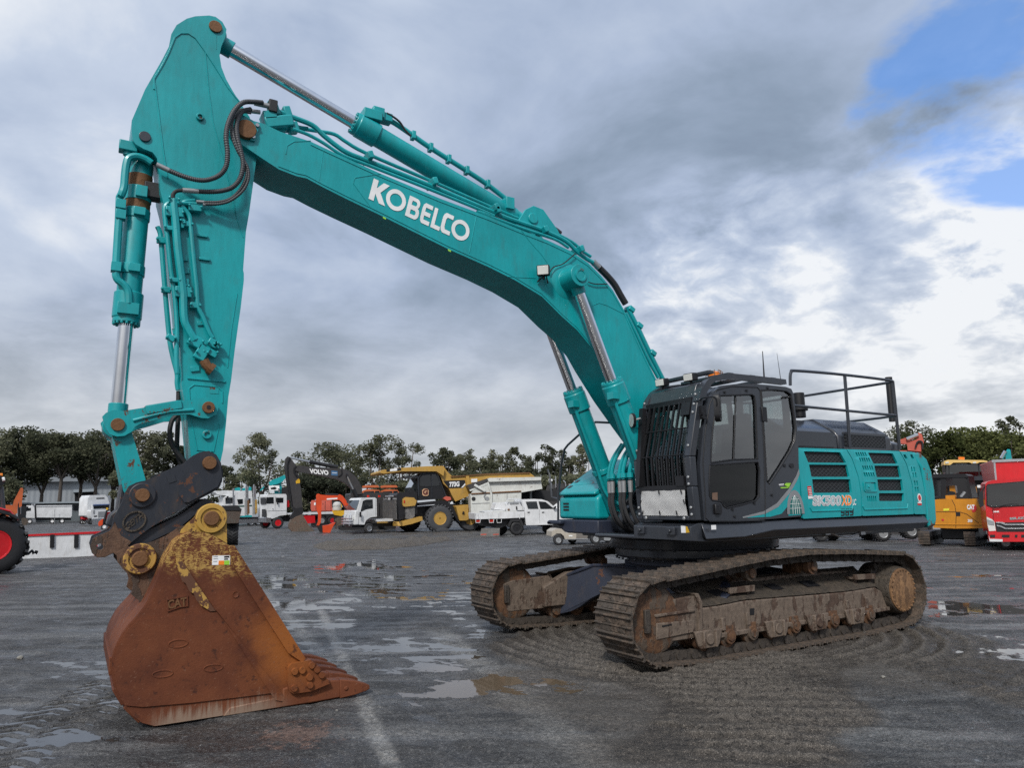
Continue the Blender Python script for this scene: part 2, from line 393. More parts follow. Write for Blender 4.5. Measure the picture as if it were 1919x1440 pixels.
for (u, v, deg, k) in ((150, 40, 26, .22), (1000, 60, 22, .14), (1130, 320, 19, -.24), (1560, 330, 12, -.14), (560, 430, 16, -.06), (80, 330, 14, -.05),
                       (1900, 330, 9, .42), (1800, 620, 15, .22), (1340, 520, 10, .28), (500, 640, 16, .06), (1800, 730, 8, .25), (1560, 640, 9, .05), (1700, 400, 10, .10), (1560, 665, 5, -.10)):
    b = nt.m('ADD', b, nt.m('MULTIPLY', lobe(u, v, deg), k))
puff = nt.m('ADD', nt.m('MULTIPLY', lobe(1900, 340, 13), nt.m('MULTIPLY', nt.m('SUBTRACT', nC, .42), 1.5)), nt.m('MULTIPLY', lobe(1780, 690, 12), nt.m('MULTIPLY', nt.m('SUBTRACT', nC, .45), 1.2)))
puff = nt.m('ADD', puff, nt.m('MULTIPLY', lobe(1330, 520, 9), nt.m('MULTIPLY', nt.m('SUBTRACT', nC, .45), 1.3)))
b = nt.m('ADD', nt.m('ADD', b, puff), nt.m('MULTIPLY', nt.m('SUBTRACT', nC, .5), .08))
# unseen sun-side sky behind the camera, brightened to light the scene
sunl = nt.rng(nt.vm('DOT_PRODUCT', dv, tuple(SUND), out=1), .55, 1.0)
cr = nt.n('ShaderNodeValToRGB'); nt.set(cr.inputs[0], b); e = cr.color_ramp
e.elements[0].position = .10; e.elements[0].color = (.165, .215, .31, 1)
e.elements[1].position = 1.0; e.elements[1].color = (.88, .91, .95, 1)
for pos, c in ((.32, (.275, .35, .465)), (.54, (.41, .495, .655)), (.76, (.56, .64, .78))):
    q = e.elements.new(pos); q.color = (*c, 1)
hz = nt.rng(dz, .03, .34, 1, 0)
neut = nt.n('ShaderNodeValToRGB'); nt.set(neut.inputs[0], b); e = neut.color_ramp
e.elements[0].position = .15; e.elements[0].color = (.33, .365, .41, 1); e.elements[1].position = 1.0; e.elements[1].color = (.88, .90, .92, 1)
q = e.elements.new(.5); q.color = (.53, .56, .595, 1)
cl = nt.mix(hz, cr.outputs[0], neut.outputs[0])
cl = nt.vm('SCALE', cl, None); cl.node.inputs[3].default_value = 10.0
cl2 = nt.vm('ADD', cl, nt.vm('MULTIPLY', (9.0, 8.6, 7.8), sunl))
behind = nt.m('MULTIPLY', nt.rng(nt.vm('DOT_PRODUCT', dv, (-float(_f[0]), -float(_f[1]), 0.0), out=1), -.1, .5), nt.rng(dz, .05, .55, 1, 0))  # unseen low sky behind the camera, dimmed to keep undersides dark
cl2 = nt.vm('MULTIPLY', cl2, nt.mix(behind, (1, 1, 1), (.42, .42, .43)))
hole = nt.m('MAXIMUM', lobe(1800, 195, 7.4), lobe(1905, 215, 6.4))
hole = nt.m('MAXIMUM', hole, nt.m('MULTIPLY', lobe(1560, 420, 0.5), 0))
holem = nt.rng(nt.m('ADD', hole, nt.m('ADD', nt.m('MULTIPLY', nt.m('SUBTRACT', nC, .5), .55), nt.m('MULTIPLY', nt.m('SUBTRACT', nB, .5), .25))), .08, .85)
skyb = nt.vm('MULTIPLY', sky.outputs[0], (1.0, 1.15, 1.5))
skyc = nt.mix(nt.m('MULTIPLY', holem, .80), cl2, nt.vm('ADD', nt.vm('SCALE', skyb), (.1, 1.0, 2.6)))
for n_ in nt.t.nodes:
    if n_.type == 'VECT_MATH' and n_.operation == 'SCALE' and n_.inputs[0].is_linked and n_.inputs[0].links[0].from_node == skyb.node: n_.inputs[3].default_value = 1.0
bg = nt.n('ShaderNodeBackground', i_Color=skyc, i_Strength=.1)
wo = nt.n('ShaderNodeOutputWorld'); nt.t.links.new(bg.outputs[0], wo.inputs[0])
sc.view_settings.view_transform = 'Standard'; sc.view_settings.look = 'None'; sc.view_settings.exposure = 0; sc.view_settings.gamma = 1
sc.view_settings.use_curve_mapping = False
sc.cycles.use_denoising = False

# ------------------------------------------------------------------ ground
# value noise for geometry
_rs = np.random.RandomState(3); _tab = _rs.rand(256, 256)
def vnoise(x, y):
    xi = np.floor(x).astype(int); yi = np.floor(y).astype(int); fx = x-xi; fy = y-yi
    fx = fx*fx*(3-2*fx); fy = fy*fy*(3-2*fy)
    g = lambda a, b: _tab[a % 256, b % 256]
    return (g(xi, yi)*(1-fx)+g(xi+1, yi)*fx)*(1-fy)+(g(xi, yi+1)*(1-fx)+g(xi+1, yi+1)*fx)*fy
def fbm(x, y, o=4):
    s = 0; a = .5
    for i in range(o): s = s+a*vnoise(x*2**i+17*i, y*2**i+9*i); a *= .5
    return s/(1-.5**o)
def inpoly(X, Y, poly):
    r = np.zeros(X.shape, bool); n = len(poly)
    for i in range(n):
        x0, y0 = poly[i]; x1, y1 = poly[(i+1) % n]
        c = ((y0 > Y) != (y1 > Y)) & (X < (x1-x0)*(Y-y0)/(y1-y0+1e-12)+x0); r ^= c
    return r
def soft(mask, k):
    a = mask.astype(float)
    for _ in range(k): a = (a+np.roll(a, 1, 0)+np.roll(a, -1, 0)+np.roll(a, 1, 1)+np.roll(a, -1, 1))/5
    return a
class Mask:
    """soft region bounded by ground outlines"""
    def __init__(s, polys, k=10, st=.08):
        P = [[(g.x, g.y) for g in (G(u, v) for u, v in p)] for p in polys]; ax = [q[0] for p in P for q in p]; ay = [q[1] for p in P for q in p]
        s.x0 = min(ax)-1.5; s.y0 = min(ay)-1.5; s.st = st
        X, Y = np.meshgrid(np.arange(s.x0, max(ax)+1.5, st), np.arange(s.y0, max(ay)+1.5, st)); m = np.zeros(X.shape, bool)
        for p in P: m |= inpoly(X+.5*(fbm(X*1.5, Y*1.5)-.5), Y+.5*(fbm(X*1.5+50, Y*1.5)-.5), p)
        s.a = soft(m, k)
    def __call__(s, X, Y):
        i = (X-s.x0)/s.st; j = (Y-s.y0)/s.st; n, m = s.a.shape; ok = (i >= 0) & (j >= 0) & (i < m-1) & (j < n-1)
        i = np.clip(i, 0, m-1.001); j = np.clip(j, 0, n-1.001); a = i.astype(int); b = j.astype(int); f = i-a; g = j-b
        return np.where(ok, (s.a[b, a]*(1-f)+s.a[b, a+1]*f)*(1-g)+(s.a[b+1, a]*(1-f)+s.a[b+1, a+1]*f)*g, 0)
MUDM = Mask([[(905, 1205), (985, 1190), (1100, 1130), (1150, 1240), (1210, 1255), (1340, 1235), (1560, 1195), (1720, 1165), (1919, 1222), (1919, 1345), (1700, 1262), (1630, 1240), (1560, 1262),
            (1610, 1300), (1640, 1345), (1560, 1395), (1640, 1439), (1110, 1439), (1200, 1380), (1260, 1330), (1230, 1300), (1100, 1275), (960, 1246)], [(900, 1150), (1120, 1110), (1700, 1100), (1720, 1165), (1210, 1255), (1000, 1200)]])
DIPS = [(590, 1135, 3.0, 1.0), (700, 1120, 3.6, .9), (640, 1090, 3.2, .8), (560, 1170, 1.9, .9), (850, 1090, 2.6, .8), (800, 1195, 1.5, .9), (850, 1235, .9, 1.3), (858, 1290, .42, 2.2), (925, 1275, .55, 1.6), (1040, 1272, .55, 1.3), (680, 1060, 2.5, .5),
        (1820, 1140, 2.0, 1.2), (1760, 1150, 1.0, .8), (1890, 1228, .8, 1.3), (1830, 1262, .5, 1.4), (1810, 1085, 3.5, .6), (1890, 1400, .6, .55), (70, 1385, .5, .4), (30, 1440, .4, .4), (230, 1270, .8, .6), (1130, 1165, .6, .8), (1240, 1330, .4, .9), (1150, 1365, .4, .8)]
DIPG = [(G(u, v), r, k) for u, v, r, k in DIPS]
LUG0, LUG1 = G(20, 1432), G(235, 1300)
def terrain(X, Y):
    rx, ry = -.857, .516; S = X*rx+Y*ry; T = X*ry-Y*rx
    S2 = S*.83+T*.56; T2 = -S*.56+T*.83; S3 = S*.35+T*.94; T3 = -S*.94+T*.35
    st = fbm(S*.55, T*5.2, 4); st2 = fbm(S2*.6+31, T2*5.6, 4); st3 = fbm(S3*.4+77, T3*4.0, 3)
    low = fbm(X*.30+5, Y*.30, 3); mid = fbm(X*1.5, Y*1.5, 3); fine = fbm(X*6+3, Y*6, 4); grit = vnoise(X*34, Y*34)*.6+vnoise(X*71+9, Y*71)*.4
    H = .036*(st-.5)+.024*(st2-.5)+.016*(st3-.5)+.018*(low-.5)+.012*(mid-.5)+.016*(fine-.5)+.010*(grit-.5)
    D = np.zeros(X.shape)
    for g, r, k in DIPG: D = np.maximum(D, k*np.exp(-((X-g.x)**2+(Y-g.y)**2)/(r*r*.55)))
    H = H-.0135*D
    # lug prints of a tyre across the near left corner
    d = (LUG1-LUG0); L = d.length; d.normalize(); a = (X-LUG0.x)*d.x+(Y-LUG0.y)*d.y; q = -(X-LUG0.x)*d.y+(Y-LUG0.y)*d.x
    for off in (0, .42):
        qq = q-off; ph = (a+np.abs(qq)*.7)/.17; lug = np.clip(1.6*np.cos(2*PI*ph), 0, 1)*(np.abs(qq) < .17)*(a > -.5)*(a < L+.6); H = H-.034*lug*(.3+.9*fine)
    M = MUDM(X, Y); r = np.hypot(X, Y); ph = r/.22+1.0*fbm(X*.5, Y*.5)+.22*fbm(X*4, Y*4)
    rid = (1-np.abs(np.sin(PI*ph)))**1.25*1.3*np.clip((fbm(X*.9+7, Y*.9, 3)-.30)*6, .12, 1)
    clod = fbm(X*12, Y*12, 3); H = H*(1-.35*M)+M*(.002+.040*rid*(.65+.6*fine)+.050*np.maximum(clod-.56, 0)*(.5+fine)+.02*(mid-.4)+.012*(grit-.5))
    return H, M
WLEV = -.0135
def wet_ground():
    m, nt = new_mat('wet_asphalt'); v = nt.obj(); z = nt.n('ShaderNodeSeparateXYZ', i_Vector=v).outputs[2]
    mud = nt.n('ShaderNodeAttribute', attribute_name='mud').outputs['Fac']
    def at(px, py, r):
        g = G(px, py); return nt.rng(nt.vm('DISTANCE', nt.vm('MULTIPLY', v, (1, 1, 0)), (g.x, g.y, 0), out=1), 0, r, 1, 0)
    def track(u0, v0, u1, v1, wd):
        a = G(u0, v0); c = G(u1, v1); d = (c-a); L = d.length; d.normalize()
        rel = nt.vm('SUBTRACT', v, tuple(a)); s_ = nt.vm('DOT_PRODUCT', rel, tuple(d), out=1); q = nt.vm('DOT_PRODUCT', rel, (-d.y, d.x, 0), out=1)
        q = nt.m('ADD', q, nt.m('MULTIPLY', nt.m('SUBTRACT', nt.noise(v, 4, 4, .6), .5), wd*1.6)); return nt.m('MULTIPLY', nt.rng(nt.m('ABSOLUTE', q), wd*.3, wd*1.2, 1, 0), nt.m('MULTIPLY', nt.rng(s_, -.3, .3), nt.rng(s_, L-.3, L+.4, 1, 0)))
    rot = nt.n('ShaderNodeVectorRotate', rotation_type='Z_AXIS', i_Vector=v, i_Angle=math.radians(31)).outputs[0]
    s2 = nt.noise(nt.scale(rot, (.12, 1.0, 1)), 2.6, 6, .62, .6)
    nM = nt.noise(v, 1.6, 6, .62); nP = nt.noise(v, 7, 5, .68); nF = nt.noise(v, 26, 5, .7); nG = nt.noise(v, 110, 3, .75); nH = nt.noise(v, 260, 2, .8)
    vo = nt.n('ShaderNodeTexVoronoi', i_Vector=v, i_Scale=90.0, i_Randomness=1.0); stc = vo.outputs['Color']; stv = nt.n('ShaderNodeSeparateXYZ', i_Vector=stc).outputs[0]
    base = nt.mix(nt.rng(nM, .3, .7), (.034, .033, .0325), (.074, .071, .069))
    base = nt.mix(nt.m('MULTIPLY', nt.rng(nP, .40, .60), .6), base, (.024, .025, .028))
    base = nt.mix(nt.m('MULTIPLY', nt.rng(s2, .45, .66), .65), base, (.155, .154, .152))
    # dry dust on the crowns of the ruts, dark damp in the hollows
    base = nt.mix(nt.m('MULTIPLY', nt.rng(z, .004, .024), .65), base, (.135, .134, .132))
    base = nt.mix(nt.m('MULTIPLY', nt.rng(z, -.014, .001, 1, 0), .6), base, (.020, .020, .022))
    # single stones of the aggregate
    base = nt.mix(nt.m('MULTIPLY', nt.rng(stv, .82, .88), .45), base, (.14, .138, .135)); base = nt.mix(nt.m('MULTIPLY', nt.rng(stv, .12, .20, 1, 0), .5), base, (.012, .012, .013))
    base = nt.mix(nt.m('MULTIPLY', nt.rng(nH, .60, .70), .7), base, (.22, .22, .22))
    red = nt.m('MAXIMUM', at(560, 1375, .62), nt.m('MULTIPLY', at(1230, 1290, .35), .8))
    base = nt.mix(nt.m('MULTIPLY', nt.rng(nt.m('ADD', nt.m('MULTIPLY', red, .8), nt.m('ADD', nt.m('MULTIPLY', nt.m('SUBTRACT', nF, .5), 1.1), nt.m('MULTIPLY', nt.m('SUBTRACT', nP, .5), 2.2))), .3, .8), .6), base, (.17, .10, .075))
    pale = nt.m('MAXIMUM', track(600, 1140, 735, 1440, .085), nt.m('MULTIPLY', track(470, 1080, 700, 1330, .10), .6))
    pale = nt.m('MAXIMUM', pale, nt.m('MULTIPLY', track(820, 1180, 1130, 1440, .22), .7))
    base = nt.mix(nt.m('MULTIPLY', nt.m('MULTIPLY', pale, .8), nt.rng(nt.m('ADD', nt.m('MULTIPLY', nM, .5), nt.m('ADD', nt.m('MULTIPLY', nF, .3), nt.m('MULTIPLY', nP, .6))), .50, .80)), base, (.22, .215, .205))
    # brown slurry round the churned mud, then the mud itself
    sl = nt.m('MAXIMUM', nt.m('MAXIMUM', at(1180, 1300, 2.4), at(1330, 1420, 2.0)), nt.m('MAXIMUM', at(980, 1280, 1.2), at(1560, 1230, 2.8)))
    slm = nt.rng(nt.m('ADD', sl, nt.m('MULTIPLY', nt.m('SUBTRACT', nM, .5), 1.2)), .25, .75)
    base = nt.mix(nt.m('MULTIPLY', slm, .6), base, nt.mix(nF, (.060, .051, .042), (.115, .099, .082)))
    mc = nt.mix(nt.rng(nP, .3, .7), (.036, .031, .026), (.072, .062, .052)); mc = nt.mix(nt.m('MULTIPLY', nt.rng(z, -.004, .013, 1, 0), .8), mc, (.026, .022, .019)); mc = nt.mix(nt.m('MULTIPLY', nt.rng(z, .014, .036), .6), mc, (.105, .092, .078))  # ridge highlights and crevice shade are put into the mud colour
    mc = nt.mix(nt.m('MULTIPLY', nt.rng(nF, .34, .46, 1, 0), .85), mc, (.012, .010, .009)); mc = nt.mix(nt.m('MULTIPLY', nt.rng(nG, .56, .68), .7), mc, (.20, .175, .15))
    base = nt.mix(nt.rng(nt.m('ADD', mud, nt.m('MULTIPLY', nt.m('SUBTRACT', nF, .5), .5)), .25, .6), base, mc)
    damp = nt.m('MULTIPLY', nt.rng(nt.m('ADD', z, nt.m('MULTIPLY', nt.m('SUBTRACT', nP, .5), .03)), -.012, .012, 1, 0), nt.rng(nM, .30, .62))
    damp = nt.m('MAXIMUM', damp, nt.rng(nt.m('ADD', z, nt.m('MULTIPLY', nt.m('SUBTRACT', nF, .5), .008)), WLEV+.001, WLEV+.010, 1, 0))
    she = nt.m('MAXIMUM', nt.m('MAXIMUM', at(620, 1120, 7.0), at(780, 1210, 4.0)), nt.m('MAXIMUM', at(1840, 1150, 4.5), nt.m('MULTIPLY', at(1850, 1420, 2.2), .8)))
    she = nt.m('MULTIPLY', she, nt.rng(nt.m('ADD', s2, nt.m('MULTIPLY', nt.m('SUBTRACT', nP, .5), .5)), .40, .60))
    damp = nt.m('MAXIMUM', damp, nt.m('MULTIPLY', she, .95))
    rough = nt.m('SUBTRACT', .70, nt.m('MULTIPLY', damp, .50))
    gr = nt.n('ShaderNodeCombineColor'); k_ = nt.m('MULTIPLY', nt.rng(nG, .32, .68, .50, 1.65), nt.rng(nF, .30, .70, .70, 1.35))
    for i_ in range(3): nt.set(gr.inputs[i_], k_)
    base = nt.mix(1.0, base, gr.outputs[0], 'MULTIPLY')
    h = nt.m('ADD', nt.m('ADD', nt.m('MULTIPLY', nF, .7), nt.m('MULTIPLY', nG, .5)), nt.m('ADD', nt.m('MULTIPLY', stv, .25), nt.m('MULTIPLY', nP, .7)))
    h = nt.m('MULTIPLY', h, nt.m('SUBTRACT', 1.0, nt.m('MULTIPLY', damp, .72)))
    finish(nt, base, rough, 0, h, .95, .03, spec=.36)
    return m
GROUND = wet_ground()
def sheet(X, Y, Z, name, mat, label, attr=None):
    n, m_ = X.shape; me = bpy.data.meshes.new(name); co = np.stack([X, Y, Z], -1).reshape(-1, 3).astype(np.float32)
    idx = np.arange(n*m_).reshape(n, m_); q = np.stack([idx[:-1, :-1], idx[:-1, 1:], idx[1:, 1:], idx[1:, :-1]], -1).reshape(-1, 4)
    me.vertices.add(n*m_); me.vertices.foreach_set('co', co.ravel()); me.loops.add(q.size); me.loops.foreach_set('vertex_index', q.ravel().astype(np.int32))
    me.polygons.add(len(q)); me.polygons.foreach_set('loop_start', np.arange(0, q.size, 4, dtype=np.int32)); me.update(calc_edges=True); me.validate()
    if attr is not None: at_ = me.attributes.new('mud', 'FLOAT', 'POINT'); at_.data.foreach_set('value', attr.ravel().astype(np.float32))
    me.materials.append(mat); me.shade_smooth(); o = bpy.data.objects.new(name, me); COL.objects.link(o); return tag(o, label, kind='structure')
# fine yard surface where the ground can be seen closely, tessellated more finely near the viewer
R_ = [2.2]
while R_[-1] < 150: R_.append(R_[-1]*(1.0036 if R_[-1] < 12 else 1.008 if R_[-1] < 40 else 1.02))
ANG = YAW+np.radians(np.arange(-58, 58.01, .165)); RR, AA = np.meshgrid(np.array(R_), ANG, indexing='ij')
GX = CP[0]+RR*np.cos(AA); GY = CP[1]+RR*np.sin(AA); GZ, GM = terrain(GX, GY)
edge = np.minimum(1, (58-np.abs(np.degrees(AA-YAW)))/3)*np.clip((150-RR)/40, 0, 1); GZ = np.maximum(GZ, -.045)*edge-.02*(1-edge)
sheet(GX, GY, GZ, 'ground', GROUND, 'wet dark gravel and asphalt yard', GM)
gm = MB(); xs = [-1500, -300, -60, 60, 300, 1500]
for y in xs:
    for x in xs: gm.v.append((float(x), float(y), -.06))
for j in range(5):
    for i in range(5): gm.f.append((j*6+i, j*6+i+1, (j+1)*6+i+1, (j+1)*6+i))
tag(gm.obj('ground', GROUND, smooth=0, recalc=False), 'wider yard ground', kind='structure')
def water_mat():
    m, nt = new_mat('standing_water'); v = nt.obj(); g = G(935, 1280); n = nt.noise(v, 1.2, 4, .6)
    k = nt.rng(nt.vm('DISTANCE', nt.vm('MULTIPLY', v, (1, 1, 0)), (g.x, g.y, 0), out=1), .5, 1.8, 1, 0)
    c = nt.mix(nt.m('MULTIPLY', k, .9), nt.mix(n, (.030, .029, .028), (.05, .046, .04)), (.135, .100, .066))
    finish(nt, c, .035, 0, nt.noise(v, 6, 3), .025, .01, spec=1.0); return m
WATER = water_mat()
for pts, lab in (([(380, 1040), (900, 1040), (930, 1110), (905, 1200), (1000, 1260), (1110, 1290), (960, 1330), (780, 1330), (700, 1260), (480, 1210), (380, 1120)], 'standing water in the hollows of the yard'), ([(1735, 1050), (1990, 1050), (1990, 1300), (1780, 1290), (1740, 1180)], 'standing water in the ruts at the right'),
                 ([(-60, 1240), (260, 1240), (290, 1320), (160, 1450), (-60, 1450)], 'small puddles in tyre prints at the near left'), ([(1780, 1340), (1990, 1340), (1990, 1480), (1780, 1480)], 'thin puddle at the near right')):
    P = [G(u, v, WLEV) for u, v in pts]; mb = MB(); v_, f_ = fill2d([[(p.x, p.y) for p in P]]); mb.add([(a_, b_, WLEV) for a_, b_ in v_], f_); tag(mb.obj('puddle', WATER, smooth=0, recalc=False), lab, kind='structure')
def heap(pts, step, hgt, label):
    P = [(g.x, g.y) for g in (G(u, v) for u, v in pts)]; ax = [q[0] for q in P]; ay = [q[1] for q in P]
    X, Y = np.meshgrid(np.arange(min(ax)-.8, max(ax)+.8, step), np.arange(min(ay)-.8, max(ay)+.8, step))
    a = soft(inpoly(X+.6*(fbm(X*1.2, Y*1.2)-.5), Y+.6*(fbm(X*1.2+50, Y*1.2)-.5), P), 8)
    sheet(X, Y, a*hgt*(.2+1.3*fbm(X*2, Y*2)**2)-.05*(1-a), 'mud', GROUND, label, np.ones(X.shape))
heap([(585, 1022), (690, 1014), (800, 1012), (850, 1012), (790, 1022), (720, 1030), (610, 1032)], .10, .24, 'low dark mud heap in the yard')
# loose stones
def stone(u, v, px, label):
    p = G(u, v); r = px/FPX*float(CR[2] @ (np.array(p)-CP)); mb = MB(); rr = random.Random(u)
    bm = bmesh.new(); bmesh.ops.create_icosphere(bm, subdivisions=2, radius=r)
    for q in bm.verts: q.co *= .8+.4*rr.random(); q.co.z *= .7
    mb.add([q.co+Vector((p.x, p.y, r*.5)) for q in bm.verts], [tuple(x.index for x in f.verts) for f in bm.faces]); bm.free()
    tag(mb.obj('stone', STONE, smooth=50), label, 'stone')
STONE = flat('pale_stone', (.20, .19, .17), .85, bump=.5)
stone(38, 1236, 6, 'lone pale stone on the asphalt left of the bucket')
stone(1655, 1271, 4, 'small grey stone on the smooth asphalt right of the ruts')
stone(631, 1334, 3, 'small dark stone on the asphalt below the bucket teeth')
# ================================================================== THE EXCAVATOR (machine axes: x forward, y left, z up)
E = Thing('excavator', 'large teal excavator with muddy crawlers, its rusty bucket resting on the ground', 'excavator')
def dup(o, parent, M=None):
    c = o.copy(); COL.objects.link(c); c.parent = parent
    if M is not None: c.matrix_local = M
    return c
# ---- crawlers
PITCH = .216
def crawler_loop():
    """centre line of the chain side of the shoes (x, z) for the outer radius minus grousers"""
    R = .485; top = [(2.02, .93), (1.2, 1.0), (.5, 1.06), (-.25, 1.085), (-1.2, 1.045), (-2.0, .99)]
    P = circ(2.19, .515, R-.06, 14, -PI/2, PI*.40)
    P = [(2.19+(x-2.19)*1.02, z) for x, z in P]
    P += top
    P += circ(-2.16, .53, R-.03, 14, PI*.56, PI*1.5)
    P = [(x, max(z, .045)) for x, z in P]
    P += [(-1.5, .045), (0, .045), (1.5, .045)]
    # resample evenly
    Q = [Vector((x, 0, z)) for x, z in P]; Q.append(Q[0]); L = [0]
    for a, b in zip(Q, Q[1:]): L.append(L[-1]+(b-a).length)
    n = round(L[-1]/PITCH); out = []
    for k in range(n):
        t = L[-1]*k/n
        i = max(j for j in range(len(L)-1) if L[j] <= t+1e-9)
        f = (t-L[i])/(L[i+1]-L[i]); p = Q[i].lerp(Q[i+1], f); out.append(p)
    return out
LOOP = crawler_loop()
def shoe_mb():
    # local: x along travel, y across, z outwards; triple grousers
    prof = [(-.108, 0), (-.108, .016), (-.098, .042), (-.088, .042), (-.078, .016), (-.012, .016), (-.006, .032), (.006, .032), (.012, .016),
            (.07, .016), (.082, .042), (.092, .042), (.10, .016), (.116, .010), (.116, -.004), (.10, -.004)]
    mb = MB(); mb.prism(prof, -.3, .3)
    for y in (-.10, .10):
        for x in (-.045, .04): mb.cyl((x, y, .012), (x, y, .030), .016, .014, 6)
    # mud packed between the grousers
    r = random.Random(9)
    for (xa, xb) in ((-.075, -.014), (.014, .068)):
        poly = []
        for i in range(15): poly.append((xa+.006*r.random(), -.20+.40*i/14, .019+.011*r.random()))
        q = []
        for i in range(15): q.append((xb-.006*r.random(), -.20+.40*i/14, .019+.011*r.random()))
        n0 = len(mb.v); mb.v += poly+q
        mb.f += [(n0+i, n0+i+1, n0+15+i+1, n0+15+i) for i in range(14)]
    return mb
def link_mb():
    mb = MB()
    for y in (-.125, .125):
        mb.box((0, y, -.05), (.185, .05, .10)); mb.cyl((.1, y-.04, -.055), (.1, y+.04, -.055), .052, n=12)
        mb.cyl((-.04, y-.034, -.05), (-.04, y+.034, -.05), .03, n=8)
    mb.cyl((.1, -.15, -.055), (.1, .15, -.055), .036, n=10)
    return mb
SHOE_O = LINK_ME = None
def loop_frame(i):
    a = LOOP[i-1]; b = LOOP[(i+1) % len(LOOP)]; p = LOOP[i]; t = (b-a).normalized(); nrm = Vector((t.z, 0, -t.x))
    if nrm.dot(p-Vector((0, 0, .53))) < 0 and abs(p.x) > 2.2: nrm = -nrm
    if abs(p.x) <= 2.2 and (nrm.z > 0) != (p.z > .53): nrm = -nrm
    tx = Vector((0, 1, 0)).cross(nrm)
    return Matrix(((tx.x, 0, nrm.x, p.x), (tx.y, 1, nrm.y, 0), (tx.z, 0, nrm.z, p.z), (0, 0, 0, 1)))
for side in (1, -1):
    yc = 1.445*side
    # the chain is the part's own mesh, its shoes the sub-parts
    cm = MB(); lk = link_mb()
    for i in range(len(LOOP)):
        M = Matrix.Translation((0, yc, 0)) @ loop_frame(i); cm.add([M @ Vector(v) for v in lk.v], lk.f)
    chain = E.part('crawler_chain', cm, LINK, smooth=30)
    rr = random.Random(side+4)
    for i in range(len(LOOP)):
        M = Matrix.Translation((0, yc, 0)) @ loop_frame(i) @ Matrix.Rotation((rr.random()-.5)*.05, 4, 'Y') @ Matrix.Translation((0, (rr.random()-.5)*.012, 0))
        if SHOE_O is None:
            SHOE_O = E.part('track_shoe', shoe_mb(), SHOE, parent=chain, smooth=30); SHOE_O.matrix_local = M
        else: dup(SHOE_O, chain, M)
    # side frame: traced on the outer face of the near crawler, mirrored for the far one
    yo = 1.60; T = lambda pts: [E.t(u, v, yo) for u, v in pts]
    OE = T([(1306, 1140), (1312, 1140), (1351, 1135), (1395, 1126), (1528, 1115), (1591, 1109), (1640, 1101), (1652, 1108)])
    body = OE+T([(1664, 1138), (1662, 1146), (1570, 1163), (1440, 1184), (1310, 1204), (1306, 1170)])
    fr = MB(); ys = lambda a: yc+(a-1.445)*side
    fr.prism(body, ys(1.60), ys(1.29))
    top = [(1.75, .58), (1.35, .76), (.4, .80), (-.6, .81), (-1.7, .78), (-1.9, .60), (-1.9, .3), (1.75, .3)]
    fr.prism(top, ys(1.31), ys(1.20))
    frame = E.part('track_frame', fr, TFRAME, bevel=.018)
    sl_ = MB()     # sloping, mud-caked top of the frame
    n = 60; m_ = 9
    for i in range(n):
        x = 1.66-3.48*i/(n-1); oz = float(np.interp(x, [p[0] for p in OE[::-1]], [p[1] for p in OE[::-1]]))
        for j in range(m_):
            f = j/(m_-1); zz = lerp(.825, oz+.012, f)-.10*max(0, x-1.3)*(1-f)
            sl_.v.append((x, ys(lerp(1.22, 1.600, f)), zz+.022*(random.random()-.5)*(1 if 0 < j < m_-1 else .3)))
    sl_.f = [(i*m_+j, i*m_+j+1, (i+1)*m_+j+1, (i+1)*m_+j) for i in range(n-1) for j in range(m_-1)]
    E.part('caked_mud', sl_, MUDTOP, parent=frame, smooth=60, recalc=False)
    rb = MB()      # front recoil guard
    gd = T([(1201, 1140), (1222, 1130), (1300, 1117), (1305, 1122), (1307, 1190), (1302, 1197), (1215, 1209), (1211, 1200)])
    rb.prism(gd, ys(1.605), ys(1.272))
    rb.prism(T([(1223, 1152), (1300, 1141), (1300, 1147), (1226, 1158)]), ys(1.625), ys(1.60)); rb.prism(T([(1228, 1168), (1300, 1162), (1301, 1185), (1228, 1200)]), ys(1.622), ys(1.60))
    E.part('recoil_guard', rb, TFRAME, parent=frame, bevel=.012)
    rim = MB(); rim.prism(T([(1298, 1112), (1306, 1112), (1313, 1128), (1314, 1196), (1306, 1200), (1307, 1130)]), ys(1.63), ys(1.3))
    rim.prism(T([(1308, 1193), (1440, 1172), (1664, 1137), (1664, 1144), (1440, 1181), (1308, 1202)]), ys(1.63), ys(1.5))
    for u, v in ((1354, 1170), (1400, 1160), (1586, 1136), (1622, 1130)): x, z = E.t(u, v, yo); rim.bb(x-.03, x+.03, ys(1.60)-.01*side, ys(1.625), z-.07, z+.07)
    E.part('frame_rib', rim, TFRAME, parent=frame, bevel=.008)
    # lightening holes read as dark recesses
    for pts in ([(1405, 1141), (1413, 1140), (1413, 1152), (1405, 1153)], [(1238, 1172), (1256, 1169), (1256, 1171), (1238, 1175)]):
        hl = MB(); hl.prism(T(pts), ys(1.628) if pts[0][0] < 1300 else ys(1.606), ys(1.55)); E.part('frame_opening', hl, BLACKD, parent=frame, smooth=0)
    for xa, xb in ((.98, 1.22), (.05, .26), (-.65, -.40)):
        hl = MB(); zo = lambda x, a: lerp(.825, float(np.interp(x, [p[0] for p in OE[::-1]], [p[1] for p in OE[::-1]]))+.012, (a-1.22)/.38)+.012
        hl.add([(xa, ys(1.40), zo(xa, 1.40)), (xb, ys(1.40), zo(xb, 1.40)), (xb-.06, ys(1.50), zo(xb, 1.50)), (xa-.06, ys(1.50), zo(xa, 1.50))], [(0, 1, 2, 3)]); E.part('frame_opening', hl, BLACKD, parent=frame, smooth=0)
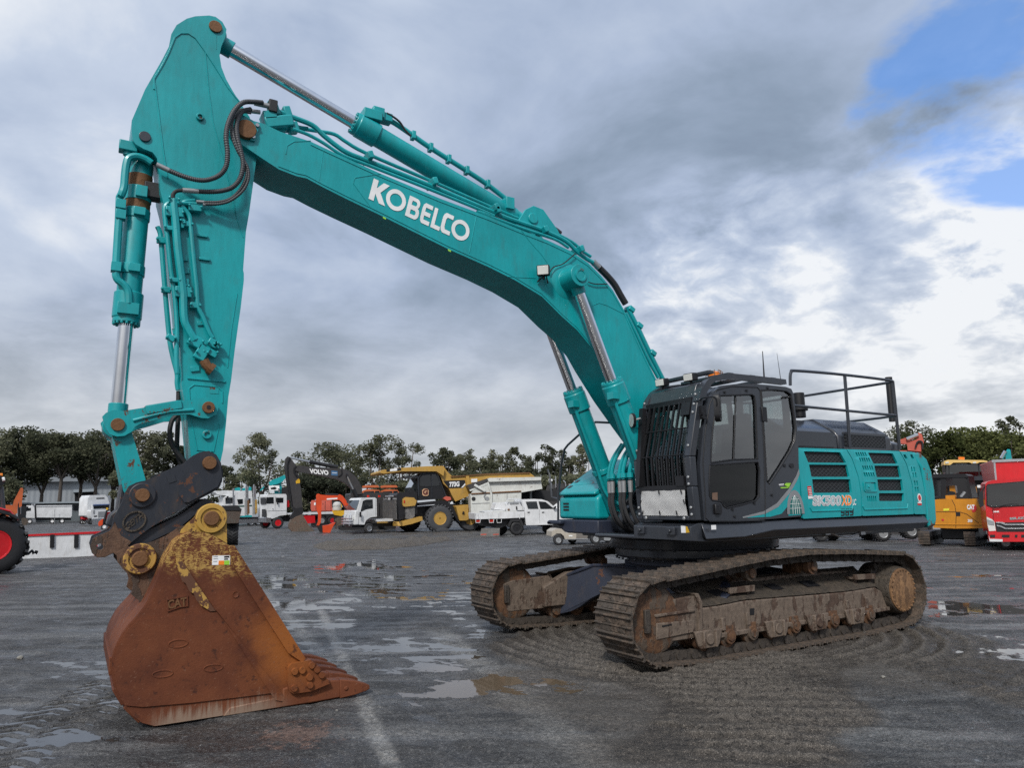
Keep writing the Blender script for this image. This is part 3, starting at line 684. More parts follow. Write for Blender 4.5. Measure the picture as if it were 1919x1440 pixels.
    # idler, sprocket with final drive, carrier and track rollers, steps
    idl = MB(); idl.rev((2.19, yc-.165, .515), (0, 1, 0), [(0, .05), (0, .30), (.02, .35), (.07, .355), (.09, .39), (.24, .39), (.26, .355), (.31, .35), (.33, .30), (.33, .05)], 40)
    idl.rev((2.19, yc-.2, .515), (0, 1, 0), [(.07, .02), (.07, .10), (.33, .10), (.33, .02)], 20)
    E.part('idler_wheel', idl, IDLER, parent=frame, bevel=.008)
    yoke = MB(); yoke.bb(2.30, 2.375, yc+.17, yc+.21, .40, .64)
    E.part('idler_yoke', yoke, LINK, parent=frame, bevel=.01)
    sp = MB(); teeth = []
    for k in range(21):
        a = 2*PI*k/21
        for da, r in ((-.10, .37), (-.05, .43), (.05, .43), (.10, .37)): teeth.append((-2.16+r*math.cos(a+da), .53+r*math.sin(a+da)))
    sp.prism(teeth, yc-.045, yc+.045)
    E.part('sprocket', sp, LINK, parent=frame)
    fd = MB(); cc = (-2.16, yc-.02*side, .52)
    fd.rev(cc, (0, side, 0), [(-.2, .2), (-.2, .34), (.08, .34), (.14, .315), (.17, .315), (.25, .30), (.255, .29), (.255, .02)], 40)
    fdo = E.part('final_drive', fd, MUDTOP, parent=frame, bevel=.006)
    hubp = MB(); hubp.rev((-2.16, yc+.236*side, .52), (0, side, 0), [(0, .285), (.018, .285), (.024, .275), (.026, .01)], 40)
    for k in range(26): a = 2*PI*k/26; hubp.bolt((-2.16+.262*math.cos(a), yc+.26*side, .52+.262*math.sin(a)), (0, side, 0), .012, .014)
    E.part('hub_cover', hubp, HUB, parent=frame)
    for x, z in ((.66, .905), (-.47, .915)):
        cr_ = MB(); cr_.rev((x, yc-.2*side, z), (0, side, 0), [(0, .03), (0, .07), (.08, .07), (.08, .095), (.16, .095), (.17, .065), (.25, .065), (.26, .095), (.34, .095), (.34, .06), (.37, .055), (.37, .01)], 20)
        cr_.bb(x-.05, x+.05, yc-.2*side-.09, yc-.2*side+.06, z-.2, z+.02)
        E.part('carrier_roller', cr_, IDLER, parent=frame, bevel=.004)
    for k in range(9):
        x = 1.50-.375*k
        tr_ = MB(); tr_.rev((x, yc-.2, .245), (0, 1, 0), [(0, .04), (0, .08), (.04, .085), (.05, .125), (.11, .13), (.12, .10), (.28, .10), (.29, .13), (.35, .125), (.36, .085), (.40, .08), (.40, .03)], 20)
        tr_.cyly(x, .245, yc+side*.17, yc+side*.215, .055, n=6)
        if k not in (0, 3, 5, 7): tr_.bb(x-.075, x+.075, yc+side*.13, yc+side*.175, .25, .36)
        E.part('track_roller', tr_, IDLER, parent=frame, bevel=.004)
    for k in (0, 3, 5, 7):
        x = 1.50-.375*k; tg = MB()
        tg.prism([(x-.22, .355), (x+.20, .355), (x+.15, .20), (x+.12, .165), (x-.14, .165), (x-.17, .20)], yc+side*.19, yc+side*.225)
        tg.bb(x-.12, x-.09, yc+side*.20, yc+side*.25, .17, .35); tg.bb(x+.06, x+.09, yc+side*.20, yc+side*.25, .17, .35)
        tg.cyly(x-.015, .26, yc+side*.2, yc+side*.245, .06, n=14)
        E.part('track_guard', tg, TFRAME, parent=frame, bevel=.01)
    for pts in ([(1362, 1102), (1410, 1096), (1410, 1108), (1364, 1113)], [(1597, 1077), (1636, 1075), (1636, 1085), (1599, 1087)]):
        st_ = MB(); q = [E.t(u, v, 1.52) for u, v in pts]; st_.prism(q, ys(1.52), ys(1.56)); x0 = min(a[0] for a in q); x1 = max(a[0] for a in q); z0 = min(a[1] for a in q)
        st_.bb(x0, x1, ys(1.30), ys(1.519), z0+.02, z0+.05); st_.bb(x0+.05, x0+.09, ys(1.3), ys(1.515), z0-.08, z0+.02); st_.bb(x1-.09, x1-.05, ys(1.3), ys(1.515), z0-.08, z0+.02)
        E.part('step', st_, TFRAME, parent=frame, bevel=.006)
# ---- centre frame and slewing ring
cf = MB()
cf.prismx([(-.62, .95), (.62, .95), (.62, .42), (-.62, .42)], -.75, .75)
for sx in (1, -1):
    for sy in (1, -1):
        A = [(sx*.45, sy*.25), (sx*.75, sy*.55), (sx*1.12, sy*1.25), (sx*1.12, sy*1.30), (sx*.45, sy*1.30), (sx*.25, sy*.7)]
        n = len(A); vs = [(x, y, .40) for x, y in A]+[(x, y, .86 if abs(y) < 1 else .74) for x, y in A]
        cf.add(vs, [tuple(range(n)), tuple(range(2*n-1, n-1, -1))]+[(i, (i+1) % n, n+(i+1) % n, n+i) for i in range(n)])
cf.rev((0, 0, .9), (0, 0, 1), [(0, .1), (0, .93), (.10, .93), (.10, .1)], 48)
E.part('centre_frame', cf, NAVY, bevel=.015)
# the wide front cross member of the lower frame (blue plate between the crawlers)
def leg_plate(s_):
    A_ = Vector((1.30, -1.20, 0)); B_ = Vector((.62, -.20, 0)); d_ = (B_-A_).normalized(); n_ = Vector((-d_.y, d_.x, 0)); n_ = n_ if n_.x > 0 else -n_
    P = []
    for u, v in ((1030, 1084), (1046, 1082), (1082, 1072), (1112, 1061), (1150, 1062), (1208, 1068), (1208, 1112), (1130, 1112), (1110, 1122), (1085, 1140), (1070, 1146), (1030, 1150)):
        r_ = Vector(ray(u, v)); c_ = Vector(CP); k_ = (A_-c_).dot(n_)/r_.dot(n_); q_ = c_+r_*k_; q_.y = max(q_.y, -1.27); P.append(q_)
    n = len(P); Q = [p-n_*.5 for p in P]; mb = MB()
    f = lambda p: (p.x, p.y*s_, p.z)
    mb.add([f(p) for p in P+Q], [tuple(range(n)), tuple(range(2*n-1, n-1, -1))]+[(i, (i+1) % n, n+(i+1) % n, n+i) for i in range(n)])
    E.part('frame_leg', mb, NAVY, bevel=.012)
    mb = MB(); mb.tube([f(p+n_*.0+Vector((0, 0, .012))) for p in P[:6]], .022, 6); E.part('leg_flange', mb, NAVY)
leg_plate(1); leg_plate(-1)
sw = MB(); sw.rev((0, 0, 1.0), (0, 0, 1), [(0, .5), (0, 1.06), (.03, 1.10), (.13, 1.10), (.135, 1.14), (.26, 1.16), (.26, .4)], 64)
for k in range(44):
    a = 2*PI*k/44; sw.bolt((1.08*math.cos(a), 1.08*math.sin(a), 1.0), (0, 0, -1), .02, .025); sw.bolt((1.13*math.cos(a), 1.13*math.sin(a), 1.135), (0, 0, -1), .02, .02)
E.part('slewing_ring', sw, GREY, bevel=.006)
# ---- upper deck
dk = MB(); dk.bb(-3.1, .9, -1.42, 1.40, 1.262, 1.36); dk.bb(-.5, .70, -.40, .40, 1.262, 1.45); dk.bb(.70, 1.40, -.45, .46, 1.285, 1.34)
dk.bb(-.4, 1.20, -1.42, -.55, 1.33, 1.50)
E.part('deck', dk, GREY, bevel=.02)
for s_ in (1, -1):       # boom brackets
    bk = MB(); bk.prism([(-.45, 1.5), (1.05, 1.35), (1.1, 1.62), (.62, 2.0), (.45, 2.42), (.3, 2.5), (.1, 2.45), (-.2, 2.1)], s_*.32, s_*.37)
    E.part('boom_bracket', bk, GREY, bevel=.01)
fl = MB(); fl.prism([(1.18, 1.28), (1.47, 1.30), (1.47, 1.46), (1.36, 1.50), (.8, 1.50), (.8, 1.28)], .46, 1.46)
fl.bb(1.47, 1.50, .56, .68, 1.36, 1.45); fl.bb(1.47, 1.50, 1.08, 1.22, 1.36, 1.45)
for y in (.62, 1.15): fl.cyl((1.498, y, 1.41), (1.525, y, 1.41), .022, n=8)
E.part('front_sill', fl, GREY, bevel=.04, seg=3)
sk = MB()      # side skirt beam under the doors
top = [E.t(u, v, 1.52) for u, v in ((1322, 983), (1420, 974.5), (1437, 976), (1739, 966))]
m1 = [E.t(u, v, 1.52) for u, v in ((1322, 1011), (1395, 1006), (1450, 993), (1740, 979))]
bot = [E.t(u, v, 1.46) for u, v in ((1330, 1014), (1400, 1010), (1452, 1006), (1728, 990))]
n = 4; V = [(x, 1.46, z+.005) for x, z in top]+[(x, 1.53, z) for x, z in m1]+[(x, 1.47, z) for x, z in bot]+[(x, 1.2, z) for x, z in bot]+[(x, 1.2, z) for x, z in top]
sk.add(V, [(r*n+i, r*n+i+1, ((r+1) % 5)*n+i+1, ((r+1) % 5)*n+i) for r in range(5) for i in range(n-1)]+[tuple(r*n for r in range(5)), tuple(r*n+3 for r in range(5))])
E.part('side_skirt', sk, GREY, bevel=.008)
gr = MB(); gr.tube(catmull([E.P(u, v, 1.40) for u, v in ((1545, 999), (1558, 999), (1572, 1005), (1592, 1006), (1610, 999), (1620, 996), (1632, 996))], 4), .014, 8)
for u in (1548, 1614): p = E.P(u, 998, 1.40); gr.box(p, (.10, .06, .06))
E.part('under_pipe', gr, STEEL)
# ---- doors, grilles and counterweight on the left side
def D(x, y): return (1440+.26385*x, 670+.26385*y)      # detail-crop coordinates
PY = 1.50
def lean(x, z, y): return (x, y-.035*max(0, z-1.9)-.25*max(0, z-2.30)**1.5, z)
def densify(poly, st=.09):
    o = []
    for i, a in enumerate(poly):
        b = poly[(i+1) % len(poly)]; L = math.hypot(b[0]-a[0], b[1]-a[1]); k = max(1, int(L/st))
        o += [(lerp(a[0], b[0], j/k), lerp(a[1], b[1], j/k)) for j in range(k)]
    return o
def roundp(poly, r, k=3):
    o = []; n = len(poly)
    for i in range(n):
        p = Vector(poly[i]); a = Vector(poly[i-1]); b = Vector(poly[(i+1) % n])
        da = (a-p); db = (b-p); ra = min(r, da.length*.45); rb = min(r, db.length*.45)
        s0 = p+da.normalized()*ra; s1 = p+db.normalized()*rb
        for j in range(k+1):
            t = j/k; q = s0*(1-t)**2+p*2*t*(1-t)+s1*t*t; o.append((q.x, q.y))
    return o
DT = lambda pts, y=PY: [E.t(*D(a, b), y) for a, b in pts]
doors = [
 ([(214, 640), (565, 650), (600, 722), (640, 850), (655, 960), (663, 1126), (246, 1146)],
  [[(260, 665), (520, 672), (558, 748), (288, 745)], [(293, 760), (562, 762), (580, 848), (308, 848)], [(312, 865), (583, 865), (593, 960), (322, 962)]], []),
 ([(571, 650), (942, 664), (985, 760), (1020, 900), (1033, 1113), (668, 1126), (660, 960), (645, 850), (605, 722)],
  [[(718, 675), (895, 680), (925, 753), (752, 753)], [(757, 768), (932, 768), (947, 850), (772, 850)], [(775, 866), (950, 866), (960, 946), (783, 946)], [(785, 964), (962, 964), (962, 1020), (787, 1020)]],
  [[(628+16*i+dx, 672+w_), (638+16*i+dx, 672+w_), (646+16*i+dx, 700+w_), (636+16*i+dx, 700+w_)] for i in range(5) for dx, w_ in ((0, 0), (22, 40), (42, 97), (50, 145))]+
  [[(700+14*i, 985), (709+14*i, 985), (713+14*i, 1022), (704+14*i, 1022)] for i in range(5)]),
 ([(948, 665), (1036, 669), (1078, 780), (1108, 950), (1122, 1113), (1038, 1113), (1025, 900), (990, 760)], [],
  [[(1017+17*i+dx, w_), (1027+17*i+dx, w_), (1030+17*i+dx, w_+33), (1020+17*i+dx, w_+33)] for i in range(2) for dx, w_ in ((0, 776), (9, 818), (18, 876), (22, 920))]+
  [[(968+48*i, 690), (985+48*i, 688), (996+48*i, 715), (990+48*i, 724), (978+48*i, 715)] for i in range(2)])]
for k, (outl, holes, slots) in enumerate(doors):
    pm = MB(); pm.plate([densify(roundp(DT(outl), .02))]+[densify(roundp(DT(h), .014)) for h in holes]+[DT(s) for s in slots], PY-.03, PY, lean)
    dr = E.part('side_door' if k < 2 else 'rear_panel', pm, TEAL, bevel=.004)
    for h in holes:
        hc = DT(h); cx_ = sum(p[0] for p in hc)/4; cz_ = sum(p[1] for p in hc)/4
        q = [(cx_+(x-cx_)*1.06, cz_+(z-cz_)*1.1) for x, z in hc]
        gg = MB(); gg.plate([densify(q)], PY-.05, PY-.036, lean); E.part('grille', gg, GRILLE, parent=dr, smooth=0)
    if slots:
        sb = MB()
        for s in slots:
            hc = DT(s); cx_ = sum(p[0] for p in hc)/len(hc); cz_ = sum(p[1] for p in hc)/len(hc)
            sb.plate([densify([(cx_+(x-cx_)*1.25, cz_+(z-cz_)*1.2) for x, z in hc])], PY-.06, PY-.045, lean)
        E.part('vent_slot', sb, BLACKD, parent=dr, smooth=0)
    if k < 2:      # raised ledge pressed into the lower door
        z0 = 1.60; x0, x1 = ((-.62, -1.52) if k == 0 else (-1.74, -2.82)); lb = MB()
        lb.tube([(x0, PY+.001, z0+.05), (x0-.03, PY+.001, z0), (x1+.03, PY+.001, z0), (x1, PY+.001, z0+.06)], .012, 6); E.part('door_ledge', lb, TEAL, parent=dr)
hd = MB(); hx = DT([(672, 880), (762, 880), (770, 955), (680, 955)]); hd.plate([roundp(hx, .03), roundp([((a-hx[0][0])*.86+hx[0][0]-.02, (b-hx[2][1])*.8+hx[2][1]+.015) for a, b in hx], .02)], PY, PY+.012); E.part('latch_frame', hd, TEAL, parent=dr, bevel=.003)
hd = MB(); hx = DT([(685, 892), (722, 892), (724, 942), (687, 942)]); hd.plate([hx], PY, PY+.018); hd.cyly(*[sum(p[i] for p in hx)/4 for i in (0, 1)], PY+.018, PY+.03, .016, n=12); E.part('door_latch', hd, TEAL, parent=dr, bevel=.003)
# body behind the panels so that nothing is hollow
ib = MB(); ib.bb(-3.15, -.45, -1.38, 1.39, 1.37, 2.36); E.part('engine_bay', ib, BLACK)
# right side bodywork (seen from a step aside)
rs_ = MB(); rs_.bb(-3.2, -.4, -1.50, -1.40, 1.5, 2.40); E.part('right_door', rs_, TEAL, bevel=.03)
cw = MB()      # counterweight: curved tail
prof = DT([(1040, 668), (1095, 674), (1128, 718), (1158, 800), (1183, 950), (1196, 1150), (1190, 1190), (1135, 1212), (1127, 1113), (1112, 950), (1082, 780)], 1.50)
xr = min(p[0] for p in prof)
side_out = DT([(1038, 668), (1096, 675), (1130, 722), (1160, 805), (1185, 950), (1197, 1150), (1190, 1195), (1137, 1213), (1127, 1113), (1112, 950), (1082, 780)], 1.50)
cwz = [(1.5, 0), (1.42, .0), (1.2, .0), (.8, 0), (0, 0), (-.8, 0), (-1.2, 0), (-1.42, 0), (-1.5, 0)]
NP = len(side_out); vs = []
for y, _ in cwz:
    k = (1-(abs(y)/1.5)**2)*.42
    for x, z in side_out: vs.append((x-(k if x < -3.14 else k*.3), (y if z < 2.36 else y*(1-.03)), z))
cw.add(vs, [(r*NP+i, r*NP+(i+1) % NP, (r+1)*NP+(i+1) % NP, (r+1)*NP+i) for r in range(len(cwz)-1) for i in range(NP)]+[tuple(range(NP)), tuple(range((len(cwz)-1)*NP, len(cwz)*NP))])
E.part('counterweight', cw, TEALD, bevel=.035, seg=3)
# engine hood on top
hb = MB()
h1 = [E.t(u, v, 1.30) for u, v in ((1499, 775), (1589, 779), (1592, 842), (1499, 840))]
zt, zb = 2.86, 2.42
hb.prismx([(1.36, zb), (1.36, 2.62), (1.27, 2.70), (1.02, zt), (-.9, zt), (-1.2, 2.7), (-1.2, zb)], -.52, -1.52)
E.part('engine_hood', hb, GREY, bevel=.025, seg=3)
hb = MB(); hb.prismx([(1.37, zb), (1.37, 2.62), (1.30, 2.71), (.98, 2.90), (-.9, 2.90), (-1.2, 2.7), (-1.2, zb)], -1.525, -2.78)
hb.prismx([(1.37, zb), (1.37, 2.55), (.9, 2.75), (-.9, 2.75), (-1.2, zb)], -2.78, -3.0)
hood = E.part('rear_hood', hb, GREY, bevel=.025, seg=3)
sg = MB()
nrm = Vector((0, .19, .32)).normalized()
for i in range(15):
    x = -1.66-.07*i; c = Vector((x, 1.14, 2.815)); sg.add([c+Vector((dx, dy, -dy*.594))+nrm*.012 for dx, dy in ((-.02, -.085), (.02, -.085), (.02, .085), (-.02, .085))], [(0, 1, 2, 3)])
E.part('vent_slot', sg, BLACKD, parent=hood, smooth=0)
gq = MB(); gq.bb(-2.62, -1.66, 1.372, 1.385, 2.47, 2.64); E.part('hood_grille', gq, GRILLE, parent=hood, smooth=0)
gq = MB(); gq.bb(-2.66, -1.62, 1.37, 1.39, 2.64, 2.68); gq.bb(-2.66, -1.62, 1.37, 1.39, 2.43, 2.468); E.part('grille_frame', gq, GREY, parent=hood, bevel=.005)
sd = MB(); sd.plate([roundp([(-.62, 2.46), (-1.45, 2.46), (-1.43, 2.66), (-.66, 2.66)], .03)], 1.361, 1.372); E.part('hood_panel', sd, GREY, bevel=.003)
ep = MB(); ep.tube([E.P(1672, 790, .95), E.P(1665, 712, .95)], .046, 16); ep.tube([E.P(1666, 718, .95), E.P(1665, 707, .95)], .054, 16); E.part('exhaust_stack', ep, BLACK)
pcu = MB(); pp = E.P(1497, 757, .9); pcu.cyl(pp-Vector((0, 0, .2)), pp+Vector((0, 0, .16)), .085); pcu.cyl(pp-Vector((0, 0, .10)), pp-Vector((0, 0, .06)), .12); E.part('air_precleaner', pcu, BLACK, bevel=.006)
# handrail round the hood
YR = 1.42
def rail(pts, r=.021, mat=GREY, name='rail_tube', par=None): mb = MB(); mb.tube(pts, r, 8); return E.part(name, mb, mat, parent=par)
A = [E.P(u, v, YR) for u, v in ((1481, 722), (1481, 704), (1483, 697), (1490, 694.5), (1560, 700), (1640, 709), (1672, 714))]
xe = A[-1].x; ztop = A[-1].z
B = [Vector((xe-.09, YR-.12, ztop)), Vector((xe-.10, .9, ztop)), Vector((xe-.10, -.3, ztop)), Vector((xe-.05, -1.2, ztop)), Vector((xe+.3, -1.38, ztop)), Vector((-1.7, -1.38, ztop)), Vector((-.5, -1.38, ztop)), Vector((-.40, -1.38, ztop-.08)), Vector((-.40, -1.38, 2.4))]
hr = MB(); hr.tube(catmull(A+B[:1], 3)+B[1:], .021, 8); HR = E.part('handrail', hr, GREY)
zm = E.P(1600, 772, YR).z
hr = MB(); hr.tube([(-.50, YR, zm+.02), (-2.9, YR, zm), (xe-.04, YR-.08, zm), (xe-.1, YR-.3, zm), (xe-.1, -1.2, zm), (xe+.3, -1.38, zm), (-.45, -1.38, zm)], .019, 8); E.part('mid_rail', hr, GREY, parent=HR)
for (u0, v0, u1, v1) in ((1583, 704, 1593, 838), (1673, 714, 1686, 842)):
    hr = MB(); hr.tube([E.P(u0, v0, YR), E.P(u1, v1, YR)], .023, 8); E.part('rail_post', hr, GREY, parent=HR)
for x in (-.9, -2.0, -3.0):
    hr = MB(); hr.tube([(x, -1.38, ztop), (x, -1.38, 2.38)], .021, 8); E.part('rail_post', hr, GREY, parent=HR)
# ---- decals on the doors
PL = PY+.003
def decal(pts, mat, name, par=None, y=PL, hgt=.0015):
    mb = MB(); mb.plate([[E.t(u, v, y) for u, v in pts]], y, y+hgt); return E.part(name, mb, mat, smooth=0, parent=par)
def L3(bl, br, tl, y): return [E.P(*bl, y), E.P(*br, y), E.P(*tl, y)]
GREYL = flat('silver_lettering', (.42, .44, .47), .4)
for s_, b_, m_, y_ in (('SK500', .065, WHITE, PL), ('SK500', .018, GREYL, PL+.0016)):
    text_on(s_, *L3(D(318, 1050), D(512, 1048), D(320, 985), y_), m_, E.o, 'lettering', b_)
for b_, m_, y_ in ((.065, WHITE, PL), (.03, ORANGED, PL+.001)): text_on('XD', *L3(D(520, 1047), D(590, 1046), D(520, 984), y_), m_, E.o, 'lettering', b_)
text_on('LC', *L3(D(600, 1048), D(622, 1047), D(600, 1008), PL), WHITE, E.o, 'lettering', .03)
def blocky(ch, a, b):
    A_, B_, C_ = D(515, 1126), D(604, 1122), D(516, 1076); t_ = .24
    five = [(0, 0), (1, 0), (1, .58), (.28, .58), (.28, .80), (1, .80), (1, 1), (0, 1), (0, .40), (.72, .40), (.72, .19), (0, .19)]
    eight = [[(.06, 0), (.94, 0), (1, .08), (1, .44), (.93, .5), (1, .56), (1, .92), (.94, 1), (.06, 1), (0, .92), (0, .56), (.07, .5), (0, .44), (0, .08)], [(.28, .19), (.28, .40), (.72, .40), (.72, .19)], [(.28, .60), (.28, .81), (.72, .81), (.72, .60)]]
    nine = [[(0, 0), (.92, 0), (1, .08), (1, .92), (.92, 1), (.08, 1), (0, .92), (0, .48), (.08, .40), (.72, .40), (.72, .19), (0, .19)], [(.28, .60), (.28, .81), (.72, .81), (.72, .60)]]
    P_ = {'5': [five], '8': eight, '9': nine}[ch]; o = E.P(*A_, PL); r_ = E.P(*B_, PL)-o; u_ = E.P(*C_, PL)-o
    mb = MB(); mb.plate([[tuple((o.x+r_.x*(a+(b-a)*x)+u_.x*y, o.z+r_.z*(a+(b-a)*x)+u_.z*y)) for x, y in p] for p in P_], PL, PL+.0015); E.part('number_digit', mb, BLACKD, smooth=0)
blocky('5', 0, .29); blocky('8', .355, .645); blocky('9', .71, 1.0)
GREYL = GREYL
RSTK = decal([D(276, 915), D(303, 913), D(312, 980), D(284, 984)], REDD, 'warning_sticker')
for i in range(5): decal([D(280+i*2, 927+i*12), D(302+i*2, 926+i*12), D(303+i*2, 930+i*12), D(281+i*2, 931+i*12)], WHITE, 'sticker_text', RSTK, PL+.002)
decal([D(281, 985), D(313, 983), D(316, 1002), D(284, 1005)], WHITE, 'warning_sticker')
c_ = E.t(*D(1073, 997), PL); mb = MB(); mb.plate([circ(*c_, .052, 24, ry=.062)], PL, PL+.0015); q = E.part('round_sticker', mb, WHITE, smooth=0)
mb = MB(); mb.plate([circ(*c_, .036, 24, ry=.042)], PL+.0018, PL+.0026); E.part('sticker_disc', mb, REDD, parent=q, smooth=0)
decal([D(1060, 1028), D(1088, 1028), D(1089, 1050), D(1061, 1050)], REDD, 'warning_sticker'); decal([D(1061, 1027), D(1089, 1027), D(1089, 1036), D(1061, 1036)], WHITE, 'sticker_band', None, PL+.002)

# ---- tool box, step and handrail on the right front
tb = MB(); tb.prism([(1.28, 1.52), (1.28, 1.82), (1.20, 1.88), (.45, 2.32), (.2, 2.36), (-.35, 2.36), (-.35, 1.52)], -1.47, -.52)
E.part('tool_box', tb, TEAL, bevel=.045, seg=3)
tb = MB(); tb.prism([(1.30, 1.86), (1.30, 1.90), (.50, 2.38), (.2, 2.42), (-.3, 2.42), (-.3, 2.36), (.2, 2.35), (.46, 2.31), (1.22, 1.86)], -1.44, -.55)
lid = E.part('tool_box_lid', tb, TEAL, bevel=.02)
def on_slope(y, f, dz=0): x = lerp(1.26, .55, f); return Vector((x, y, lerp(1.924, 2.352, f)+dz))
tb = MB(); tb.add([on_slope(y, f, .002) for y, f in ((-1.30, .22), (-.62, .22), (-.62, .92), (-.80, .92))], [(0, 1, 2, 3)]); E.part('lid_recess', tb, TEALD, parent=lid, smooth=0)
for f in (.10, .30): tb = MB(); tb.add([on_slope(y, g, .003) for y, g in ((-1.38, f), (-1.30, f), (-1.30, f+.1), (-1.38, f+.1))], [(0, 1, 2, 3)]); E.part('lid_slot', tb, BLACKD, parent=lid, smooth=0)
for i in range(3): tb = MB(); tb.bb(1.281, 1.286, -1.34, -1.20, 1.64+.045*i, 1.665+.045*i); E.part('vent_slot', tb, BLACKD, smooth=0)
bs_ = MB(); bs_.prismx([(-1.47, 1.51), (-.45, 1.51), (-.45, 1.32), (-1.2, 1.32), (-1.40, 1.39)], .3, 1.33); bs_.bb(1.33, 1.42, -1.58, -1.25, 1.44, 1.50); bs_.bb(.6, 1.42, -1.60, -1.47, 1.44, 1.49)
E.part('front_step', bs_, NAVY, bevel=.02)
pr = MB(); xr_ = 1.36
Q = [E.tx(u, v, xr_) for u, v in ((1046, 985), (1046, 930), (1052, 870), (1058, 842), (1064, 834), (1095, 806), (1116, 791))]
e = Q[-1]; Q += [Vector((xr_-.3, e.y+.02, e.z)), Vector((.2, e.y+.05, e.z)), Vector((.1, e.y+.05, 2.3))]
pr.tube(Q, .017, 8); pr.tube([E.tx(1046, 935, xr_), E.tx(1034, 932, xr_), E.tx(1030, 890, xr_), E.tx(1026, 880, xr_)], .014, 6); E.part('front_handrail', pr, GREY)

# ---- boom: traced plate outline, 0.58 m wide
BW = .29
def C5(x, y): return (460+.26055*x, 150+.2606*y)
def C6(x, y): return (860+.2778*x, 350+.2778*y)
def C2(x, y): return (150+.2778*x, 300+.2778*y)
def C1(x, y): return (150+.2778*x, .2778*y)
def C3(x, y): return (150+.2778*x, 600+.2778*y)
def C4(x, y): return (150+.2918*x, 960+.2918*y)
topE = [(475.6, 226), (494, 231), (525, 246), (582.5, 264.7), (621.6, 283), (710, 323.3), (824.8, 371.5), (915.6, 405.6), (976.7, 430.6), (1026.7, 450), (1068, 469.4), (1101.7, 491.7), (1126.7, 516.7), (1149, 544.4), (1168, 577.8), (1187.8, 622), (1207, 664), (1233.6, 719)]
botE = [(1200, 795), (1163, 742), (1126.7, 683), (1110, 653), (1082, 619), (1054, 594), (1015.6, 555.6), (965.6, 525), (915.6, 500), (840.5, 466.6), (720.6, 406.7), (647.6, 371.5), (606, 350.7), (574.7, 333.7), (556.4, 329.8), (522.6, 316.8), (491, 296), (466, 279)]
TOPB = [E.t(u, v, BW) for u, v in topE]; BOTB = [E.t(u, v, BW) for u, v in botE]
FOOT = (.30, 2.28)
tip = E.t(458, 240, BW)
foot = circ(*FOOT, .20, 9, -PI*.42+PI*1.0-PI*.0, PI*1.0-PI*.42+PI*.9)
bout = TOPB + [(.62, 2.95), (.36, 2.47)] + [(.16, 2.42), (.10, 2.28), (.17, 2.12), (.32, 2.07), (.50, 2.14)] + [(.80, 2.42)] + BOTB
tr_ = .17
bout += [(tip[0]+tr_*math.cos(a), tip[1]+tr_*math.sin(a)) for a in (-PI*.38, -PI*.2, 0, PI*.2, PI*.38)]
bm_ = MB(); bm_.plate([bout], -BW, BW)
# the fork: a slot for the arm is simply the narrower arm passing between the side plates
boom = E.part('boom', bm_, TEAL, bevel=.012)
def rib(pts, y=BW, r=.006, par=boom, mat=TEAL, name='weld_seam'):
    mb = MB(); mb.tube([E.P(u, v, y) for u, v in pts], r, 6); return E.part(name, mb, mat, parent=par)
rib([(u, v+6) for u, v in topE[3:]], BW+.001, .007)
rib([(u-1, v-6) for u, v in botE[1:-2]], BW+.001, .007)
rib([C5(*p) for p in ((470, 435), (350, 440), (300, 470), (290, 530))]); rib([C5(*p) for p in ((560, 505), (530, 720))], r=.004); rib([C5(*p) for p in ((970, 672), (790, 700), (775, 740), (900, 910))]); rib([C5(*p) for p in ((1660, 980), (1610, 1240))])
rib([C6(*p) for p in ((420, 290), (480, 370), (560, 460), (595, 510))]); rib([C6(*p) for p in ((330, 605), (520, 615))]); rib([C6(*p) for p in ((900, 800), (945, 782), (1000, 800), (1110, 855))])
for u, v in (C5(1000, 983), C5(1468, 1217)): decal([(u-3, v-1), (u+3, v+2), (u+2, v+5), (u-3, v+2)], LIME, 'lime_marker', boom, BW+.004)
# letters KOBELCO as flat white plates
BL0, RV, UV = Vector((884, 852)), Vector((706, 324)), Vector((38, -146))
def letter(polys, a0, a1):
    k = 1-.06*a0
    bl = BL0+RV*a0; br = BL0+RV*a1; tl = bl+UV*k
    B_, R_, T_ = [E.P(*C5(*p), BW) for p in (bl, br, tl)]
    pl = [[(B_.x+(R_.x-B_.x)*x+(T_.x-B_.x)*y, B_.z+(R_.z-B_.z)*x+(T_.z-B_.z)*y) for x, y in p] for p in polys]
    mb = MB(); mb.plate(pl, BW+.004, BW+.006); E.part('lettering', mb, WHITE, parent=boom, smooth=0)
OO = [circ(.5, .5, .5, 32), circ(.5, .5, .31, 28, ry=.30)]
letter([[(0, 0), (.30, 0), (.30, .36), (.62, 0), (1.0, 0), (.56, .50), (.98, 1), (.62, 1), (.30, .62), (.30, 1), (0, 1)]], 0, .168)
letter(OO, .155, .352)
letter([[(0, 0)]+circ(.68, .29, .29, 8, -PI/2, PI*.36, ry=.29)+circ(.62, .75, .27, 8, -PI*.3, PI/2, ry=.25)+[(0, 1)], [(.30, .18), (.30, .40)]+circ(.60, .29, .12, 6, PI/2, -PI/2, ry=.11), [(.28, .62), (.28, .83)]+circ(.56, .725, .12, 6, PI/2, -PI/2, ry=.105)], .370, .500)
letter([[(.22, 0), (1, 0), (1, .20), (.34, .20), (.32, .40), (.92, .40), (.92, .60), (.32, .60), (.34, .80), (1, .80), (1, 1), (.22, 1), (.06, .90), (0, .72), (0, .28), (.06, .10)]], .514, .610)
letter([[(0, 0), (1, 0), (1, .20), (.36, .20), (.36, 1), (0, 1)]], .628, .718)
letter([[(.25, 0), (1, 0), (1, .20), (.44, .20), (.34, .32), (.34, .68), (.44, .80), (1, .80), (1, 1), (.25, 1), (.07, .90), (0, .74), (0, .26), (.07, .10)]], .722, .822)
letter(OO, .822, 1.0)
